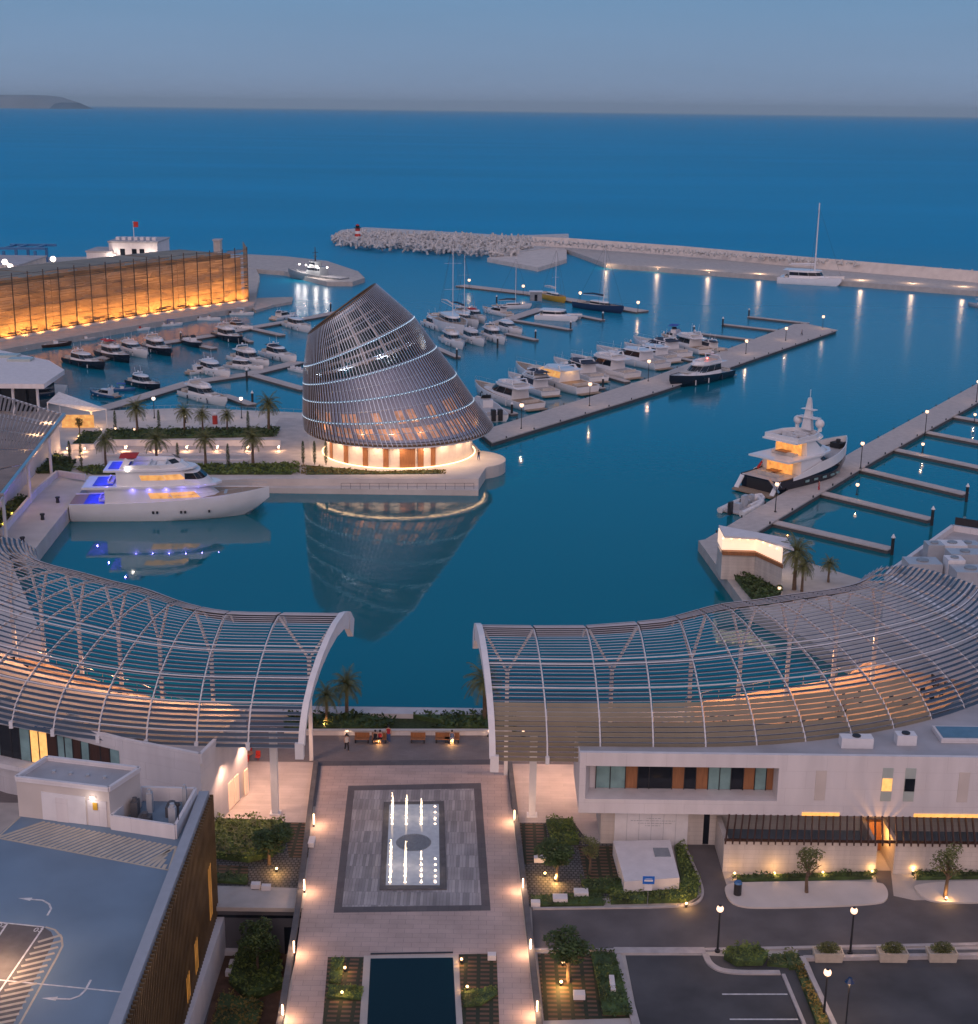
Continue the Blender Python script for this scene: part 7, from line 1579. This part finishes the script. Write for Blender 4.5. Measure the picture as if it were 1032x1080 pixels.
# stick lights on the plaza edge walls
for side, pts in (('left', ((331, 872), (321, 942), (310, 1008), (298, 1076))), ('right', ((543, 868), (552, 941), (560, 1006), (567, 1072)))):
    for i, (x, y) in enumerate(pts):
        q = g(x, y, Z); q.x += -.02 if side == 'right' else .02
        t = thing('stick_light', '%s stick light from the promenade on the %s forecourt wall' % (['first', 'second', 'third', 'fourth'][i], side), 'lamp', tuple(q), 0, 'glowing stick lights on the forecourt walls')
        m_ = MB(); m_.box(q.x - .07, q.x + .07, q.y - .07, q.y + .07, Z, Z + .25); m_.build('base', 'dark_metal', t); m_ = MB(); m_.tube([(q.x, q.y, Z + .25), (q.x, q.y, Z + 1.15)], .055, 6); m_.build('glowing_tube', 'stick', t)
        lamp('stick_glow', t, (q.x + (-.3 if side == 'right' else .3), q.y, Z + .8), 115, (1, .55, .30), .1, local=False)
lamppost('rooftop lamp at the parking bays of the garage deck, at the left frame edge', 0, 0, h=2.4, power=3200, r=.2, grp=None, base=tuple(g(-8, 1025, 10.7)))
# terrace lights washing the pale side terraces
for i, (x, y) in enumerate(((-21.5, 108.5), (-20.6, 112.5), (-19.5, 116.5))): spot('wall_wash', LB, (x, y, 7.2), 800, (.3, 0, -1), 140, (1, .55, .36), .3)
for x, y in ((8.3, 110), (8.0, 115), (5.5, 117)): spot('wall_wash', RB, (x, y, 7.2), 800, (-.3, 0, -1), 140, (1, .55, .36), .3)
for px, py in ((277, 847), (282, 836)): pass
t = thing('cafe_table', 'round table with orange parasol-like chairs outside the left building', 'table', tuple(g(262, 800, Z))); q = g(262, 802, Z); m_ = MB(); m_.cyl(q.x, q.y, Z + .7, Z + .75, .5, n=12); m_.cyl(q.x, q.y, Z, Z + .7, .05, n=6); m_.build('tabletop', 'wood', t)
for a in (0, 1.6, 3.1, 4.7): m_ = MB(); x, y = q.x + .9 * math.cos(a), q.y + .9 * math.sin(a); m_.box(x - .22, x + .22, y - .22, y + .22, Z + .36, Z + .46); m_.box(x - .22, x + .22, y + .16, y + .22, Z + .46, Z + .9); m_.box(x - .03, x + .03, y - .03, y + .03, Z, Z + .36); m_.build('chair_seat', 'red_paint', t)
q = g(232, 848, Z); t = thing('timber_bench', 'long amber timber bench outside the left building wall', 'bench', tuple(q)); m_ = MB(); m_.box(q.x - .3, q.x + .3, q.y - 1.2, q.y + 1.2, Z + .38, Z + .48); m_.build('seat', 'wood_amber', t)
for s_ in (-1, 1): m_ = MB(); m_.box(q.x - .25, q.x + .25, q.y + s_ - .08, q.y + s_ + .08, Z, Z + .38); m_.build('leg', 'dark_metal', t)
# roof clutter on the curved building
for i, (x, y, l_) in enumerate(((10, 748, 'white domed roof unit at the far left of the curved building'), (78, 764, 'white domed roof unit in the middle of the curved building roof'))):
    q = g(x, y, 9.3); t = thing('roof_unit', l_, 'roof unit', tuple(q)); m_ = MB(); m_.loft([[(q.x + sx * r_, q.y + sy * r_, z_) for sx, sy in ((-1, -.6), (-.6, -1), (.6, -1), (1, -.6), (1, .6), (.6, 1), (-.6, 1), (-1, .6))] for r_, z_ in ((.75, 9.22), (.8, 9.9), (.5, 10.3))]); m_.build('casing', 'white_paint', t); m_ = MB(); m_.cyl(q.x, q.y, 10.3, 10.4, .3, n=10); m_.build('vent', 'grey_gelcoat', t)
q = g(62, 767, 9.25); t = thing('hose_coil', 'loose blue hose coiled on the curved building roof', 'hose', tuple(q)); m_ = MB(); m_.tube([(q.x + (.9 + .06 * k_) * math.cos(k_ * .5), q.y + .35 * math.sin(k_ * .5), 9.28) for k_ in range(26)], .04, 5); m_.build('hose', 'blue_hull', t)
q = g(139, 778, 9.25); t = thing('satellite_panel', 'grey lattice dish lying on the curved building roof', 'dish', tuple(q)); m_ = MB(); m_.cyl(q.x, q.y, 9.4, 9.5, .85, n=14); m_.build('dish', 'navy_grey', t); m_ = MB(); m_.bar((q.x - .9, q.y, 9.3), (q.x + 1.2, q.y + .1, 9.35), .08); m_.build('frame', 'dark_metal', t)
for i, (x, y, l_) in enumerate(((903, 786, 'row of small white roof units above the pergola building'), (955, 783, 'white boxy roof unit above the narrow windows'))):
    q = g(x, y, 10.4); t = thing('roof_unit', l_, 'roof unit', tuple(q)); m_ = MB(); w_ = 1.3 if i == 0 else .8; m_.box(q.x - w_, q.x + w_, q.y - .5, q.y + .5, 10.32, 11.2); m_.build('casing', 'white_paint', t); m_ = MB(); m_.cyl(q.x, q.y, 11.2, 11.3, .35, n=10); m_.build('fan', 'dark_metal', t)
q = g(1020, 775, 10.5); t = thing('skylight', 'blue-glazed skylight at the right edge of the white roof', 'skylight', tuple(q)); m_ = MB(); m_.box(q.x - 2.5, q.x + 6, q.y - 1.3, q.y + 1.3, 10.32, 10.7); m_.build('curb', 'white_wall', t); m_ = MB(); m_.box(q.x - 2.3, q.x + 5.8, q.y - 1.1, q.y + 1.1, 10.7, 10.74); m_.build('pane', 'glass_blue', t)
# ------------------------------------------------------------ people: one skinned body each
def person(lab, loc, rz_, top, legs, pose='stand', h=1.72, hair='cloth_dark'):
    k = h / 1.72; t = thing('person', lab, 'person', tuple(loc), rz_)
    me = bpy.data.meshes.new('body'); s_ = .12 if pose != 'walk' else .22
    if pose == 'sit': V = [(0, 0, .50), (0, 0, .72), (0, 0, .98), (0, .0, 1.05), (0, .02, 1.16), (-.1, .0, .50), (-.11, .42, .50), (-.11, .44, .08), (-.11, .56, .04), (.1, 0, .50), (.11, .42, .50), (.11, .44, .08), (.11, .56, .04), (-.19, 0, .96), (-.24, .06, .72), (-.16, .26, .60), (.19, 0, .96), (.24, .06, .72), (.16, .26, .60)]
    else: V = [(0, 0, .92), (0, 0, 1.15), (0, 0, 1.40), (0, 0, 1.48), (0, .02, 1.60), (-.09, 0, .88), (-.10, s_, .48), (-.11, s_ * .5, .08), (-.11, s_ * .5 + .14, .03), (.09, 0, .88), (.10, -s_ * .4, .48), (.11, -s_ * 1.2, .09), (.11, -s_ * 1.2 + .14, .03), (-.19, 0, 1.38), (-.25, -.03, 1.10), (-.25, .10, .86), (.19, 0, 1.38), (.25, .02, 1.10), (.24, .16, .88)]
    E_ = [(0, 1), (1, 2), (2, 3), (3, 4), (0, 5), (5, 6), (6, 7), (7, 8), (0, 9), (9, 10), (10, 11), (11, 12), (2, 13), (13, 14), (14, 15), (2, 16), (16, 17), (17, 18)]
    rad_ = [.13, .12, .14, .055, .095, .095, .065, .042, .035, .095, .065, .042, .035, .06, .042, .03, .06, .042, .03]
    me.from_pydata([tuple(c_ * k for c_ in v) for v in V], E_, []); o = bpy.data.objects.new('body', me); col.objects.link(o); o.parent = t
    md = o.modifiers.new('skin', 'SKIN'); sv = me.skin_vertices[0].data
    for i, r_ in enumerate(rad_): sv[i].radius = (r_ * k, r_ * k * (.75 if i in (0, 1, 2) else 1)); sv[i].use_root = (i == 0)
    o.modifiers.new('sub', 'SUBSURF').levels = 1; o.modifiers['sub'].render_levels = 1
    me.materials.append(MAT['skin'])
    zs = .42 if pose == 'sit' else .0
    hd = (0, .02 * k, (1.16 if pose == 'sit' else 1.60) * k)
    m = MB(); m.ball((0, -.01, hd[2] + .035 * k), .115 * k, 10, 6, .95); m.build('hair', hair, t, local=True)
    b0, b1 = (.52, .98) if pose == 'sit' else (.90, 1.42)
    m = MB(); m.loft([[(rx * math.cos(a * .628) * k, rx * .68 * math.sin(a * .628) * k, z * k) for a in range(10)] for rx, z in ((.175, b0), (.165, (b0 + b1) / 2), (.205, b1 - .06), (.11, b1 + .02))]); m.build('shirt', top, t, local=True, smooth=True)
    m = MB(); L_ = V
    for sgn in (5, 9): m.tube([Vector(L_[sgn]) * k, Vector(L_[sgn + 1]) * k, Vector(L_[sgn + 2]) * k], [.115 * k, .085 * k, .065 * k], 8)
    m.build('trousers', legs, t, local=True, smooth=True); return t
def at(x, y, z=Z): return g(x, y, z)
person('person in a white top and dark trousers walking across the promenade', at(366, 792), R(200), 'cloth_white', 'cloth_dark', 'walk')
person('person in dark clothes standing by the sunken court wall', at(225, 1004, -2), R(150), 'cloth_dark', 'cloth_dark')
q = at(400, 783) + Vector((-.35, 0, -.02)); person('person in black sitting at the left end of the occupied bench', q, R(180), 'cloth_dark', 'cloth_dark', 'sit')
person('person in a red top sitting on the occupied bench', q + Vector((.45, 0, 0)), R(180), 'cloth_red', 'cloth_dark', 'sit'); person('person in dark red standing at the right end of the occupied bench', q + Vector((1.25, .1, 0)), R(170), 'cloth_red', 'cloth_blue')
person('person in a blue top sitting on the right-hand bench', at(477, 783) + Vector((0, 0, -.02)), R(180), 'cloth_blue', 'cloth_white', 'sit')
person('person on the round terrace behind the cone', at(505, 485), R(30), 'cloth_dark', 'cloth_blue'); person('person in red on the right-hand pier beside the second finger', at(864, 517, .9), R(90), 'cloth_red', 'cloth_red')
person('person in dark clothes on the long centre pier', at(846, 354, .9), R(60), 'cloth_blue', 'cloth_dark', 'walk')
# ------------------------------------------------------------ evening air
m_ = MB(); m_.box(-60500, 60500, -400, 60500, -4, 330); hz_ = m_.build('haze', 'white_paint'); tag(hz_, 'thin blue evening haze over the sea and harbour', 'haze', kind='stuff')
hm = bpy.data.materials.new('haze_air'); hm.use_nodes = True; hn = hm.node_tree.nodes; hn.clear(); ho = hn.new('ShaderNodeOutputMaterial'); hv = hn.new('ShaderNodeVolumePrincipled')
hv.inputs['Color'].default_value = (.70, .93, 1, 1); hv.inputs['Density'].default_value = 3.0e-5; hv.inputs['Anisotropy'].default_value = 0
hm.node_tree.links.new(hv.outputs[0], ho.inputs['Volume']); hz_.data.materials.clear(); hz_.data.materials.append(hm)
